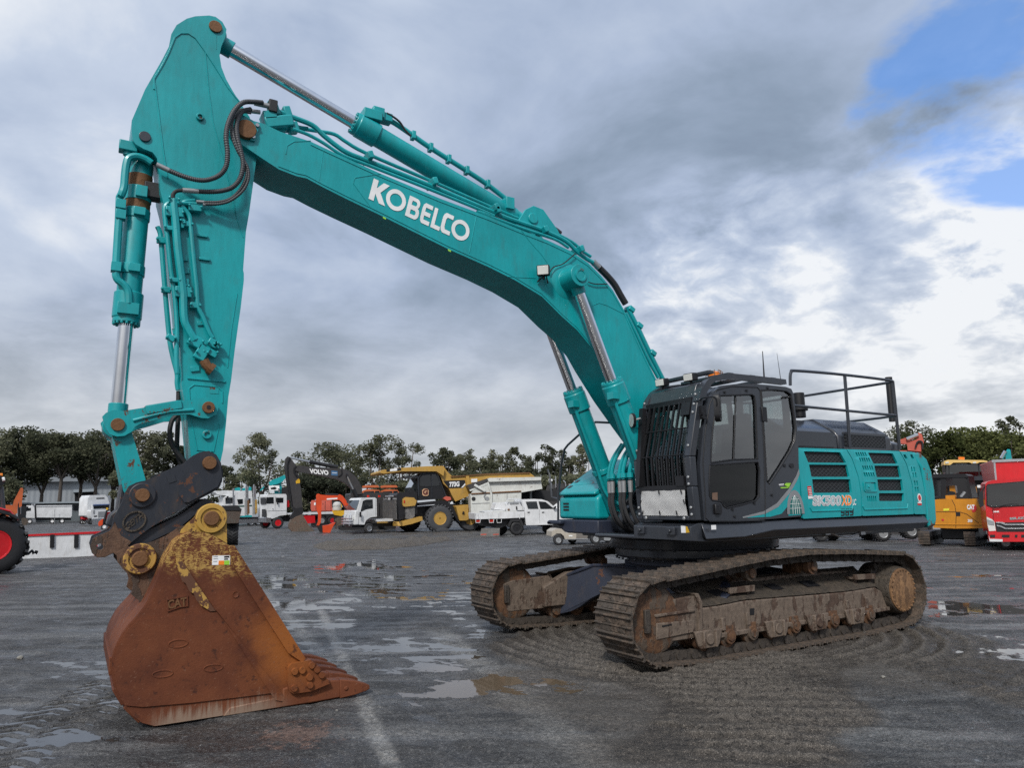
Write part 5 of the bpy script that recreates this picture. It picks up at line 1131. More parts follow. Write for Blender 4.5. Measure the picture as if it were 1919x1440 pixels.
# ---- bucket
KW = .74
bo = [C4(*p) for p in ((620, 190), (665, 155), (720, 135), (760, 128), (800, 130), (860, 150), (920, 190), (960, 215), (985, 215), (1030, 290), (1200, 560), (1330, 775), (1440, 945), (1400, 1100), (1340, 1222), (1280, 1250), (1150, 1288), (1000, 1330), (850, 1358), (700, 1376), (580, 1382), (480, 1378), (400, 1355), (340, 1310), (290, 1245), (250, 1185), (222, 1130), (208, 1060), (204, 1000), (210, 930), (225, 880), (250, 825), (280, 770), (325, 715), (380, 655), (415, 610), (440, 565), (480, 480), (500, 435), (530, 350), (555, 290), (590, 235))]
BO = [E.t(u, v, KW) for u, v in bo]
lowz = min(p[1] for p in BO)
BO = [(x, max(z, .012)) for x, z in BO]
for s_ in (1, -1):
    mb = MB(); mb.plate([BO], s_*KW, s_*(KW-.045)); bs = E.part('bucket_side', mb, RUST, bevel=.010)
    if s_ > 0: BSIDE = bs
ki = BO[18:][:]       # back wrap from the lip round to the top
path = [E.t(*C4(1340, 1222), KW)]+BO[15:]+[BO[0], BO[1], BO[2]]
def inset(path, d):
    o = []; c = Vector((sum(p[0] for p in BO)/len(BO), sum(p[1] for p in BO)/len(BO)))
    for p in path:
        v = Vector(p)-c; o.append(tuple(c+v*(1-d/max(v.length, .1))))
    return o
mb = MB(); pin_ = inset(path, .05); po = inset(path, -.006); n = len(path)
mb.v = [(x, y, max(z, .006)) for y in (-KW+.02, KW-.02) for x, z in po]+[(x, y, z) for y in (-KW+.02, KW-.02) for x, z in pin_]
for i in range(n-1): mb.f += [(i, i+1, n+i+1, n+i), (2*n+i, 3*n+i, 3*n+i+1, 2*n+i+1), (i, 2*n+i, 2*n+i+1, i+1), (n+i, n+i+1, 3*n+i+1, 3*n+i)]
mb.f += [(0, n, 3*n, 2*n), (n-1, 3*n-1, 4*n-1, 2*n-1)]
E.part('bucket_shell', mb, RUST, smooth=50)
mb = MB()       # wear strips across the heel
for (a, b) in ((22, 24), (24, 26), (27, 29)):
    q = [BO[a], BO[b]]; c = Vector((q[0][0]+q[1][0], q[0][1]+q[1][1]))*.5; d = Vector((q[1][0]-q[0][0], q[1][1]-q[0][1])); L = d.length; an = math.atan2(d.y, d.x)
    mb.box((c.x, 0, c.y), (L*.9, 2*KW-.06, .05), Matrix.Rotation(-an, 3, 'Y'))
E.part('wear_strip', mb, RUST, bevel=.006)
def seam(pts, r=.010, y=KW+.001): mb = MB(); mb.tube([E.P(*C4(*p), y) for p in pts], r, 6); return E.part('weld_seam', mb, RUST, parent=BSIDE)
mb = MB(); mb.plate([[E.t(*C4(*p), KW) for p in ((600, 245), (640, 290), (860, 620), (1000, 790), (1310, 1185), (1345, 1222), (1250, 1205), (880, 640), (620, 300))]], KW, KW+.022); E.part('side_rib', mb, RUST, parent=BSIDE, bevel=.008)
mb = MB(); mb.plate([[E.t(*C4(*p), KW) for p in ((612, 292), (640, 296), (868, 634), (835, 636), (800, 612), (776, 600), (742, 560), (728, 522), (700, 508), (676, 456), (652, 440), (634, 384), (618, 340))]], KW+.022, KW+.0235); E.part('yellow_paint_strip', mb, YEARR, parent=BSIDE, smooth=0)
mb = MB(); mb.plate([[E.t(*C4(*p), KW) for p in ((380, 690), (880, 640), (1280, 1155), (1000, 1190), (700, 1225), (400, 1250), (290, 1240), (235, 1130), (215, 1000), (235, 880), (290, 770))]], KW, KW+.014); E.part('wear_plate', mb, RUST, parent=BSIDE, bevel=.006)
mb = MB(); mb.plate([[E.t(*C4(*p), KW) for p in ((945, 222), (987, 212), (1200, 548), (1445, 940), (1420, 960), (1330, 900), (1150, 620), (1000, 380))]], KW-.01, KW+.035); E.part('edge_bar', mb, RUST, parent=BSIDE, bevel=.008)
for c4, rx, ry in (((630, 845), 62, 25), ((855, 1002), 60, 22), ((530, 1040), 66, 22)):
    seam([(c4[0]+rx*math.cos(a)*min(1, 1), c4[1]+ry*math.sin(a)-rx*.1*math.cos(a)) for a in [2*PI*i/24 for i in range(25)]], .006, KW+.014)
seam([(265, 1160), (300, 1230), (320, 1250)], .006)
mb = MB(); x, z = E.t(*C4(998, 530), KW); mb.rev((x, KW, z), (0, 1, 0), [(0, .028), (.008, .026), (.002, .016), (.002, .004)], 16); E.part('side_hole', mb, RUST, parent=BSIDE)
# cast lettering frame and letters
lf = [C4(*p) for p in ((548, 560), (692, 532), (694, 605), (640, 612), (560, 640))]; lc = [sum(p[i] for p in lf)/5 for i in (0, 1)]
mb = MB(); mb.plate([[E.t(u, v, KW) for u, v in lf], [E.t(lc[0]+(u-lc[0])*.86, lc[1]+(v-lc[1])*.82, KW) for u, v in lf]], KW, KW+.012); E.part('cast_frame', mb, RUST, parent=BSIDE, bevel=.003)
text_on('CAT', *[E.P(*C4(*p), KW+.010) for p in ((566, 622), (684, 600), (564, 568))], RUSTPIN, BSIDE, 'lettering', .03)
mb = MB(); mb.plate([[E.t(*C4(*p), KW) for p in ((850, 280), (964, 277), (963, 338), (847, 340))]], KW, KW+.003); sk_ = E.part('paper_label', mb, WHITE, parent=BSIDE, smooth=0)
for pts, m_ in ((((890, 312), (925, 311), (925, 338), (888, 338)), ORANGED), (((926, 311), (960, 310), (960, 337), (926, 338)), LIME), (((925, 282), (958, 281), (958, 292), (925, 293)), BLACKD), (((925, 298), (950, 297), (950, 306), (925, 307)), BLACKD), (((856, 285), (885, 284), (885, 288), (856, 289)), GALV), (((856, 298), (885, 297), (885, 301), (856, 302)), GALV), (((856, 315), (880, 314), (880, 318), (856, 319)), GALV)):
    mb = MB(); mb.plate([[E.t(*C4(*p), KW) for p in pts]], KW+.0032, KW+.0042); E.part('label_print', mb, m_, parent=BSIDE, smooth=0)
# bucket ears and pins
for s_ in (1, -1):
    for y0 in (.33, ):
        mb = MB(); ear = [C4(*p) for p in ((235, 260), (240, 320), (280, 370), (330, 420), (345, 470), (330, 530), (380, 570), (440, 600), (500, 520), (620, 300), (760, 210), (920, 195), (944, 195), (940, 60), (920, 10), (860, -20), (800, -18), (755, 20), (740, 70), (640, 95), (560, 150), (470, 190), (430, 200), (380, 205), (310, 225), (280, 235))]
        mb.plate([[E.t(u, v, y0+.06) for u, v in ear]], s_*y0, s_*(y0+.055)); er = E.part('bucket_ear', mb, BROWNE, bevel=.010)
        mb = MB(); mb.plate([[E.t(*C4(*p), y0+.06) for p in ((640, 135), (650, 110), (740, 30), (760, -15), (810, -35), (870, -30), (920, 0), (940, 60), (942, 200), (860, 150), (760, 125))]], s_*(y0+.0), s_*(y0+.075)); E.part('yellow_cheek', mb, YEAR, parent=er, bevel=.008)
        if s_ > 0:
            mb = MB(); mb.plate([[E.t(*C4(*p), QW-.04) for p in ((218, 200), (300, 180), (640, 20), (800, -90), (870, -60), (780, -20), (640, 100), (450, 190), (300, 240), (258, 310), (235, 270))]], -QW+.04, QW-.04); E.part('coupler_beam', mb, HITCH, bevel=.012)
        for (u, v), R_, m_ in ((C4(845, 40), 27.5, YEAR), (C4(385, 300), 28, YEARR)):
            mb = MB(); x, z = E.t(u, v, y0+.1); R = E.rad((x, y0, z), R_); mb.rev((x, s_*(y0+.05), z), (0, s_, 0), [(0, R), (.045, R), (.055, R*.94), (.055, R*.70), (.04, R*.66), (.04, .02)], 32); E.part('ear_boss', mb, m_, parent=er)
            mb = MB(); mb.rev((x, s_*(y0+.02), z), (0, s_, 0), [(0, R*.5), (.09, R*.5), (.10, R*.44), (.10, .01)], 24); E.part('ear_pin', mb, RUSTPIN, parent=er)
tw = MB(); tw.prism([E.t(*C4(*p), 0) for p in ((985, 15), (1000, 60), (1010, 110), (980, 130), (940, 100))], -.25, .25)
# cutting lip, side cutter and teeth
lip0 = Vector((*E.t(*C4(1340, 1222), KW), 0)); LX = lip0.x
mb = MB(); mb.prism([(LX+.55, .006), (LX+.05, .006), (LX-.16, .03), (LX-.18, .06), (LX+.0, .10), (LX+.5, .07)], -KW-.01, KW+.01); E.part('cutting_lip', mb, RUST, bevel=.008)
scu = [C4(*p) for p in ((1340, 990), (1355, 975), (1480, 948), (1510, 965), (1545, 1030), (1590, 1075), (1600, 1100), (1480, 1150), (1370, 1165), (1340, 1150), (1330, 1080))]
for s_ in (1, -1):
    mb = MB(); mb.plate([[E.t(u, v, KW+.04) for u, v in scu]], s_*(KW), s_*(KW+.06)); so_ = E.part('side_cutter', mb, RUST, bevel=.012)
    for p in ((1377, 1023), (1425, 1015), (1487, 983), (1520, 1010), (1472, 1060), (1475, 1110), (1373, 1130), (1550, 1045)):
        bt = MB(); x, z = E.t(*C4(*p), KW+.06); bt.cyly(x, z, s_*(KW+.055), s_*(KW+.085), .032, .028, 12); E.part('cutter_bolt', bt, RUST, parent=so_)
tipx = E.t(*C4(1865, 1165), KW)[0]
for k in range(5):
    y = KW-.06-(2*KW-.12)*k/4; mb = MB()
    x0, xa, xb, x1 = LX+.06, LX-.06, lerp(LX, tipx, .62), tipx
    sec = [(x0, .085, .008, .16), (xa, .085, .006, .20), (lerp(xa, xb, .5), .08, .006, .185), (xb, .072, .010, .165)]
    def ring(x, w_, za, zb): return [(x, y-w_, za), (x, y+w_, za), (x, y+w_*.9, zb), (x, y-w_*.9, zb)]
    vs = [p for s_ in sec for p in ring(*s_)]; m_ = len(sec)
    mb.add(vs, [(i*4+j, i*4+(j+1) % 4, (i+1)*4+(j+1) % 4, (i+1)*4+j) for i in range(m_-1) for j in range(4)]+[(0, 1, 2, 3), (4*m_-4, 4*m_-3, 4*m_-2, 4*m_-1)])
    ad = E.part('tooth_adapter', mb, RUST, bevel=.014)
    mb = MB(); sec = [(xb+.01, .082, .006, .172), (lerp(xb, x1, .45), .075, .014, .140), (lerp(xb, x1, .85), .06, .030, .095), (x1, .045, .042, .075)]
    vs = [p for s_ in sec for p in ring(*s_)]
    mb.add(vs, [(i*4+j, i*4+(j+1) % 4, (i+1)*4+(j+1) % 4, (i+1)*4+j) for i in range(3) for j in range(4)]+[(0, 1, 2, 3), (12, 13, 14, 15)])
    mb.cyly(lerp(xb, x1, .16), .088, y+.07, y+.086, .02, n=12)
    E.part('tooth', mb, RUST, parent=ad, bevel=.012)

# ---- cab
def CB(x, y): return (1140+.26385*x, 670+.26385*y)
CYO, CYI = 1.50, .55
cabside = [CB(*p) for p in ((682, 1160), (668, 1000), (655, 850), (652, 750), (672, 520), (690, 380), (712, 300), (745, 245), (800, 200), (900, 188), (1000, 186), (1130, 194), (1260, 208), (1300, 222), (1318, 262), (1332, 420), (1347, 560), (1350, 640), (1352, 760), (1370, 1130), (1000, 1160))]
win1 = [CB(*p) for p in ((790, 270), (900, 266), (1020, 262), (1038, 275), (1047, 330), (1060, 720), (890, 725), (728, 748), (732, 640), (742, 500), (762, 380))]
win2 = [CB(*p) for p in ((722, 765), (900, 752), (1062, 742), (1074, 800), (1070, 985), (1045, 1018), (950, 1045), (842, 1070), (818, 1055), (800, 1022), (738, 1015), (720, 985), (716, 880))]
win3 = [CB(*p) for p in ((1086, 232), (1180, 228), (1265, 238), (1298, 262), (1318, 400), (1330, 500), (1325, 590), (1290, 665), (1220, 780), (1142, 898), (1126, 880), (1110, 600), (1098, 400))]
CT = lambda pts, y=CYO: [E.t(u, v, y) for u, v in pts]
mb = MB(); mb.plate([CT(cabside), CT(win1), CT(win2), CT(win3)], CYO-.05, CYO); cab = E.part('cab', mb, GREY, bevel=.012, seg=3)
def glz(pts, mat, name, y=CYO-.02):
    mb = MB(); q = CT(pts); cx_ = sum(p[0] for p in q)/len(q); cz_ = sum(p[1] for p in q)/len(q)
    mb.plate([[(cx_+(x-cx_)*1.03, cz_+(z-cz_)*1.03) for x, z in q]], y-.004, y); return E.part(name, mb, mat, parent=cab, smooth=0)
glz(win1, GLASS, 'door_window'); glz(win2, GLASSD, 'lower_door_window'); glz(win3, GLASS, 'rear_side_window')
mb = MB(); mb.tube([E.P(*CB(905, 268), CYO-.012), E.P(*CB(890, 725), CYO-.012)], .010, 6); E.part('window_divider', mb, BLACKD, parent=cab)
def gasket(pts, r=.010, y=CYO+.001): mb = MB(); q = [E.P(u, v, y) for u, v in pts]; mb.tube(q+[q[0]], r, 6, cap=False); return E.part('window_gasket', mb, BLACKD, parent=cab)
gasket(win1); gasket(win2); gasket(win3)
mb = MB(); q = [E.P(*CB(*p), CYO+.001) for p in ((1078, 232), (1092, 420), (1105, 640), (1115, 1000), (1112, 1150))]; mb.tube(q, .007, 6); mb.tube([E.P(*CB(*p), CYO+.001) for p in ((1112, 1158), (900, 1165), (720, 1165), (690, 1140), (690, 1000), (672, 750), (690, 520), (722, 330), (770, 230), (880, 205), (1060, 212), (1075, 232))], .007, 6); E.part('door_seam', mb, BLACKD, parent=cab)
mb = MB(); mb.plate([roundp(CT([CB(*p) for p in ((742, 1040), (790, 1035), (805, 1060), (806, 1105), (795, 1118), (745, 1110))]), .02)], CYO, CYO+.006); E.part('handle_recess', mb, BLACKD, parent=cab)
mb = MB(); c_ = E.P(*CB(772, 1078), CYO+.02); mb.box(c_, (.07, .03, .12)); E.part('door_handle', mb, BLACK, parent=cab, bevel=.012)
mb = MB()
for p in ((1240, 285), (1262, 283), (1284, 279)): mb.add(*[(lambda q: (q.v, q.f))(MB().cyly(*E.t(*CB(*p), CYO-.01), CYO-.018, CYO+.004, .016, n=12))][0])
mb.tube([E.P(*CB(1240, 285), CYO), E.P(*CB(1284, 279), CYO)], .006, 6); E.part('window_latch', mb, BLACKD, parent=cab)
for p in ((1300, 768), (1250, 768)): mb = MB(); mb.plate([circ(*E.t(*CB(*p), CYO), .04 if p[0] > 1280 else .02, 16, ry=.028 if p[0] > 1280 else .02)], CYO, CYO+.012); E.part('cab_lock', mb, BLACKD, parent=cab)
for p in ((1160, 978), (1130, 215), (895, 1130), (980, 235), (825, 247), (1035, 1035), (880, 1080)): mb = MB(); x, z = E.t(*CB(*p), CYO); mb.cyly(x, z, CYO, CYO+.014, .016, n=10); E.part('cab_bolt', mb, BLACKD, parent=cab)
mb = MB(); mb.bb(*sorted((E.t(*CB(1120, 400), CYO)[0], E.t(*CB(1085, 400), CYO)[0])), CYO, CYO+.02, E.t(*CB(1080, 455), CYO)[1], E.t(*CB(1075, 350), CYO)[1]); E.part('door_hinge', mb, BLACK, parent=cab, bevel=.006)
# sweep of silver and teal behind the door, with the globe emblem
sweep = [CB(*p) for p in ((950, 1140), (1110, 1100), (1200, 1045), (1290, 940), (1340, 850), (1355, 800), (1362, 1000), (1368, 1118), (1280, 1125), (1270, 1060), (1230, 1110), (1150, 1132))]
mb = MB(); mb.plate([CT(sweep)], CYO+.001, CYO+.003); E.part('teal_sweep', mb, TEAL, parent=cab, smooth=0)
sv = [CB(*p) for p in ((950, 1132), (1105, 1092), (1195, 1035), (1282, 930), (1332, 842), (1352, 790), (1356, 830), (1338, 875), (1290, 960), (1205, 1062), (1110, 1112), (955, 1142))]
mb = MB(); mb.plate([CT(sv)], CYO+.0035, CYO+.005); E.part('silver_stripe', mb, GALV, parent=cab, smooth=0)
gl_c = E.t(*CB(1330, 1100), CYO); ga = [(gl_c[0]+.27*math.cos(a)*.62, gl_c[1]-.02+.30*math.sin(a)) for a in [PI*i/20 for i in range(21)]]
gb = [(gl_c[0]+.19*math.cos(a)*.62, gl_c[1]-.02+.23*math.sin(a)) for a in [PI*i/20 for i in range(21)]]
GLOBE = flat('globe_green', (.02, .14, .13), .4)
mb = MB(); mb.plate([ga+gb[::-1]], CYO+.0055, CYO+.007); E.part('globe_rim', mb, GALV, parent=cab, smooth=0)
mb = MB(); mb.plate([gb], CYO+.0055, CYO+.0065); E.part('globe', mb, GLOBE, parent=cab, smooth=0)
mb = MB()
for f in (.3, .55, .8): mb.tube([(gl_c[0]-.19*.62*math.sqrt(1-f*f), CYO+.008, gl_c[1]-.02+.23*f), (gl_c[0]+.19*.62*math.sqrt(1-f*f), CYO+.008, gl_c[1]-.02+.23*f)], .0025, 4)
for f in (-.6, -.25, .1, .5): mb.tube([(gl_c[0]+.19*.62*f*math.cos(a), CYO+.008, gl_c[1]-.02+.23*math.sin(a)) for a in [PI/2*i/8 for i in range(9)]], .0025, 4)
E.part('globe_grid', mb, WHITE, parent=cab, smooth=0)
cd = lambda pts, m_, n_, y=CYO+.004: decal([CB(*p) for p in pts], m_, n_, cab, y)
cd(((1250, 905), (1262, 892), (1297, 892), (1290, 905), (1280, 930), (1272, 918)), LIME, 'lime_sticker'); cd(((1212, 900), (1246, 897), (1246, 904), (1212, 907)), WHITE, 'sticker_text'); cd(((1214, 912), (1244, 910), (1244, 915), (1214, 917)), GALV, 'sticker_text'); cd(((1224, 922), (1285, 920), (1285, 928), (1224, 930)), LIME, 'sticker_text')
cd(((738, 962), (775, 958), (776, 1018), (738, 1015)), flat('brown_sticker', (.16, .10, .07), .6), 'window_sticker', CYO-.018)
# cab shell: roof, back, inner wall, floor, seat
q = CT(cabside)
rf = q[6:14]; mb = MB(); mb.prism([(p[0], p[1]-.004) for p in rf]+[(p[0], p[1]-.07) for p in rf[::-1]], CYI, CYO-.052); E.part('cab_roof', mb, GREY, parent=cab, bevel=.03, seg=3)
mb = MB()
zt_ = max(p[1] for p in q)-.03
mb.plate([[(1.36, 1.53), (1.38, 2.26), (1.20, 3.08), (1.0, 3.20), (-.30, 3.22), (-.45, 1.53)], [(1.30, 1.95), (1.30, 2.30), (1.12, 3.02), (.55, 3.05), (.52, 1.95)], [(.42, 2.1), (.42, 3.12), (-.25, 3.12), (-.32, 2.1)]], CYI, CYI+.05); E.part('cab_inner_wall', mb, GREY, parent=cab, bevel=.006)
mb = MB(); mb.plate([[(1.28, 1.9), (1.28, 2.3), (1.10, 3.03), (.5, 3.06), (.5, 1.9)]], CYI+.02, CYI+.024); E.part('inner_window', mb, GLASS, parent=cab, smooth=0)
mb = MB(); mb.plate([[(.44, 2.08), (.44, 3.14), (-.27, 3.14), (-.34, 2.08)]], CYI+.02, CYI+.024); E.part('inner_window', mb, GLASS, parent=cab, smooth=0)
mb = MB(); mb.prismx([(CYI+.05, 1.55), (CYO-.055, 1.55), (CYO-.055, 2.25), (CYI+.05, 2.25)], -.44, -.40); mb.bb(-.45, -.38, CYI+.05, CYI+.12, 2.25, 3.16); mb.bb(-.45, -.38, CYO-.12, CYO-.055, 2.25, 3.16); mb.bb(-.44, -.38, CYI+.12, CYO-.12, 3.13, 3.18); E.part('cab_back', mb, GREY, parent=cab)
mb = MB(); mb.add([(-.41, CYI+.1, 2.25), (-.41, CYO-.1, 2.25), (-.40, CYO-.1, 3.15), (-.40, CYI+.1, 3.15)], [(0, 1, 2, 3)]); E.part('rear_window', mb, GLASS, parent=cab, smooth=0)
mb = MB(); mb.bb(-.4, 1.38, CYI+.05, CYO-.055, 1.53, 1.60); E.part('cab_floor', mb, BLACK, parent=cab)
seat = MB(); seat.box((.38, 1.02, 1.98), (.50, .50, .16)); seat.box((.10, 1.02, 2.36), (.14, .48, .66), Matrix.Rotation(-.16, 3, 'Y')); seat.box((.02, 1.02, 2.78), (.10, .28, .20), Matrix.Rotation(-.16, 3, 'Y')); seat.box((.36, 1.02, 1.76), (.36, .36, .30))
for y in (.72, 1.32): seat.box((.45, y, 2.16), (.46, .11, .10)); seat.box((.62, y, 2.02), (.16, .14, .26)); seat.tube([(.66, y, 2.2), (.68, y, 2.36)], .016, 6)
E.part('operator_seat', seat, SEAT, parent=cab, bevel=.04, seg=3)
mb = MB(); mb.box((1.12, .70, 2.22), (.06, .22, .18)); mb.tube([(1.1, .70, 1.8), (1.12, .70, 2.15)], .02, 6)
for y in (.95, 1.08): mb.tube([(1.05, y, 1.6), (1.10, y, 1.95)], .014, 6); mb.box((1.12, y, 1.64), (.2, .09, .03))
E.part('cab_controls', mb, BLACK, parent=cab, bevel=.008)
# front: windscreen, guard with bars, mesh
FX = [(1.405, 1.53), (1.43, 1.92), (1.44, 2.27), (1.235, 3.04), (1.14, 3.16)]
def fx(z):
    for (xa, za), (xb, zb) in zip(FX, FX[1:]):
        if z <= zb: return lerp(xa, xb, (z-za)/(zb-za))
    return FX[-1][0]
zs = [1.55, 1.9, 2.27, 2.6, 3.03]
mb = MB(); mb.v = [(fx(z)-.07, y, z) for z in zs for y in (CYI+.03, CYO-.05)]; mb.f = [(2*i, 2*i+1, 2*i+3, 2*i+2) for i in range(len(zs)-1)]; E.part('windscreen', mb, GLASSF, parent=cab, smooth=0)
GU = MB()
for y0, y1 in ((CYI-.06, CYI+.03), (CYO-.11, CYO-.01)):
    for (xa, za), (xb, zb) in zip(FX[:-1], FX[1:]):
        GU.add([(xa-.09, y0, za), (xa+.01, y0, za), (xb+.01, y0, zb), (xb-.09, y0, zb), (xa-.09, y1, za), (xa+.01, y1, za), (xb+.01, y1, zb), (xb-.09, y1, zb)], [(0, 1, 2, 3), (4, 7, 6, 5), (0, 4, 5, 1), (1, 5, 6, 2), (2, 6, 7, 3), (3, 7, 4, 0)])
GU.bb(1.33, 1.42, CYI+.03, CYO-.11, 1.53, 1.585); GU.prism([(1.20, 3.02), (1.255, 2.96), (1.17, 3.16), (1.09, 3.19)], CYI+.03, CYO-.11)
gd = E.part('front_guard', GU, GREY, parent=cab, bevel=.015, seg=3)
mb = MB(); zg = [1.93, 2.1, 2.28, 2.5, 2.75, 2.96]
for k in range(8):
    y = lerp(CYI+.10, CYO-.22, k/7)
    for z0, z1 in zip(zg, zg[1:]):
        mb.add([(fx(z0)-.008, y-.012, z0), (fx(z0)+.018, y-.012, z0), (fx(z1)+.018, y-.012, z1), (fx(z1)-.008, y-.012, z1), (fx(z0)-.008, y+.012, z0), (fx(z0)+.018, y+.012, z0), (fx(z1)+.018, y+.012, z1), (fx(z1)-.008, y+.012, z1)], [(0, 1, 2, 3), (4, 7, 6, 5), (0, 4, 5, 1), (2, 6, 7, 3), (1, 5, 6, 2), (3, 7, 4, 0)])
for z in (2.30, 2.62): mb.tube([(fx(z)+.02, CYI+.03, z), (fx(z)+.02, CYO-.11, z)], .008, 6)
for z in (1.915, 2.965): mb.bb(fx(z)-.05, fx(z)+.02, CYI+.03, CYO-.11, z-.03, z+.03)
mb.box((fx(2.0)-.01, CYI+.065, 2.44), (.06, .07, 1.0), Matrix.Rotation(-.12, 3, 'Y')); mb.box((1.275, CYO-.19, 2.85), (.06, .15, .16), Matrix.Rotation(-.26, 3, 'Y')); mb.box((1.43, CYO-.19, 1.99), (.06, .13, .12))
E.part('guard_bars', mb, BLACK, parent=cab, smooth=25)
mb = MB(); Z0, Z1 = 1.585, 1.885
ny, nz = 10, 6
for j in range(nz+1):
    for i in range(ny+1):
        y = lerp(CYI+.045, CYO-.125, i/ny); z = lerp(Z0, Z1, j/nz); mb.v.append((fx(z)+.022+.012*math.exp(-((z-1.75)/.03)**2)+.006*math.sin(i*1.7+j), y, z))
mb.f = [(j*(ny+1)+i, j*(ny+1)+i+1, (j+1)*(ny+1)+i+1, (j+1)*(ny+1)+i) for j in range(nz) for i in range(ny)]
ms = E.part('stone_mesh', mb, WMESH, parent=cab, smooth=60)
mb = MB()
for y, z in ((.62, 1.62), (.93, 1.62), (1.22, 1.62), (.62, 1.87), (.95, 1.87), (1.33, 1.87), (.60, 1.75), (1.36, 1.75)): mb.box((fx(z)+.036, y, z), (.012, .010, .05), Matrix.Rotation(.3*(1 if y > .9 else -1), 3, 'X'))
E.part('cable_ties', mb, BLACKD, parent=cab)
mb = MB()
for y in (CYI-.02, CYO-.06):
    for z in (1.60, 1.68, 1.95, 2.03, 2.40, 2.8, 2.9, 3.02): mb.rev((fx(z)+.012, y, z), (1, 0, .1), [(0, .018), (.008, .018), (.014, .012), (.016, .003)], 10)
for y in (.66, 1.32): mb.rev((1.425, y, 1.556), (1, 0, 0), [(0, .022), (.01, .022), (.018, .014), (.02, .003)], 10)
E.part('guard_bolts', mb, GALV, parent=cab)
# roof guard rail
rg = [CB(*p) for p in ((640, 310), (660, 230), (700, 165), (750, 128), (880, 112), (1060, 130), (1262, 155), (1268, 190), (1060, 166), (880, 148), (770, 165), (735, 188), (702, 245), (690, 300))]
mb = MB(); mb.plate([CT(rg, CYO+.02)], CYI-.04, CYI+.04); E.part('roof_guard', mb, GREY, parent=cab, bevel=.012); mb = MB(); mb.plate([CT(rg, CYO+.02)], CYO-.07, CYO+.02); o_ = E.part('roof_guard', mb, GREY, parent=cab, bevel=.012)
mb = MB()
for x in (.95, .6, .2, -.2): mb.bb(x-.05, x+.05, CYI+.04, CYO-.07, 3.30, 3.34)
E.part('roof_bars', mb, GREY, parent=cab, bevel=.006)
mb = MB(); mb.rev((.35, .92, 3.34), (0, 0, 1), [(0, .03), (0, .10), (.02, .10), (.02, .085), (.10, .075), (.115, .05), (.115, .01)], 20); bc = E.part('beacon', mb, AMBER, parent=cab)
mb = MB()
for k in range(8): a = 2*PI*k/8; mb.tube([(.35+.11*math.cos(a), .92+.11*math.sin(a), 3.34), (.35+.11*math.cos(a), .92+.11*math.sin(a), 3.44), (.35+.07*math.cos(a), .92+.07*math.sin(a), 3.475)], .005, 5)
mb.tube([(.35+.11*math.cos(a), .92+.11*math.sin(a), 3.42) for a in [2*PI*i/16 for i in range(17)]], .005, 5); E.part('beacon_cage', mb, RUSTPIN, parent=cab)
for (u0, v0, u1, v1, r0) in ((1432, 704, 1429, 658, .012), (1463, 707, 1456, 662, .005)):
    mb = MB(); mb.tube([E.P(u0, v0+4, .95), E.P(u1, v1, .95)], [r0, r0*.45], 6); E.part('antenna', mb, BLACKD, parent=cab)
for u, v, xx in ((1241, 717, 1.17), (1294, 707, 1.15)): lamp(E.tx(u, v, xx), (1, .15, -.12), cab, 1.0, w=.15, h=.10, d=.11)
# mirrors
mb = MB(); c_ = E.tx(1185.5, 788, 1.52); mb.plate([circ(0, 0, .055, 20, ry=.095)], -.02, .02, lambda x, z, y: (c_.x-y*.9, c_.y+x, c_.z+z)); mi = E.part('front_mirror', mb, BLACK, parent=cab, bevel=.008)
mb = MB(); mb.plate([circ(0, 0, .046, 20, ry=.085)], .021, .024, lambda x, z, y: (c_.x+y, c_.y+x, c_.z+z)); mb.tube([(c_.x, c_.y, c_.z), (c_.x-.05, c_.y+.10, c_.z+.02)], .012, 6); E.part('mirror_face', mb, flat('mirror_silver', (.6, .58, .56), .15, .6), parent=cab)
mb = MB(); mc = E.P(*CB(776, 352), CYO+.28); mb.plate([rrect(-.085, -.17, .085, .17, .08, 6)], -.03, .03, lambda x, z, y: (mc.x+x*.82-y*.57, mc.y+y*.82+x*.57, mc.z+z)); E.part('side_mirror', mb, BLACK, parent=cab, bevel=.02)
mb = MB(); mb.plate([rrect(-.05, -.13, .05, .13, .045, 6)], .03, .036, lambda x, z, y: (mc.x+x*.82-y*.57, mc.y+y*.82+x*.57, mc.z+z)); mb.tube(catmull([E.P(*CB(655, 300), CYO+.02), E.P(*CB(680, 285), CYO+.16), E.P(*CB(755, 280), CYO+.32), E.P(*CB(770, 310), CYO+.34), E.P(*CB(770, 345), CYO+.33)], 4), .010, 6); E.part('mirror_arm', mb, BLACK, parent=cab)
mb = MB(); mb.box(E.P(*CB(672, 390), CYO+.02), (.06, .06, .16)); mb.tube([E.P(*CB(655, 400), CYO+.03), E.P(*CB(700, 410), CYO+.05), E.P(*CB(660, 425), CYO+.03)], .012, 6); E.part('grab_bracket', mb, BLACK, parent=cab)
# stickers on the sill
for pts, m_ in ((((515, 1196), (548, 1198), (550, 1246), (518, 1246)), WHITE), (((549, 1200), (560, 1200), (578, 1244), (550, 1246)), YELLOW)):
    mb = MB(); mb.add([E.tx(*CB(*p), 1.473) for p in pts], [(0, 1, 2, 3)]); E.part('warning_sticker', mb, m_, smooth=0)
decal([CB(*p) for p in ((730, 1192), (764, 1190), (766, 1222), (732, 1224))], WHITE, 'white_sticker', None, 1.535)
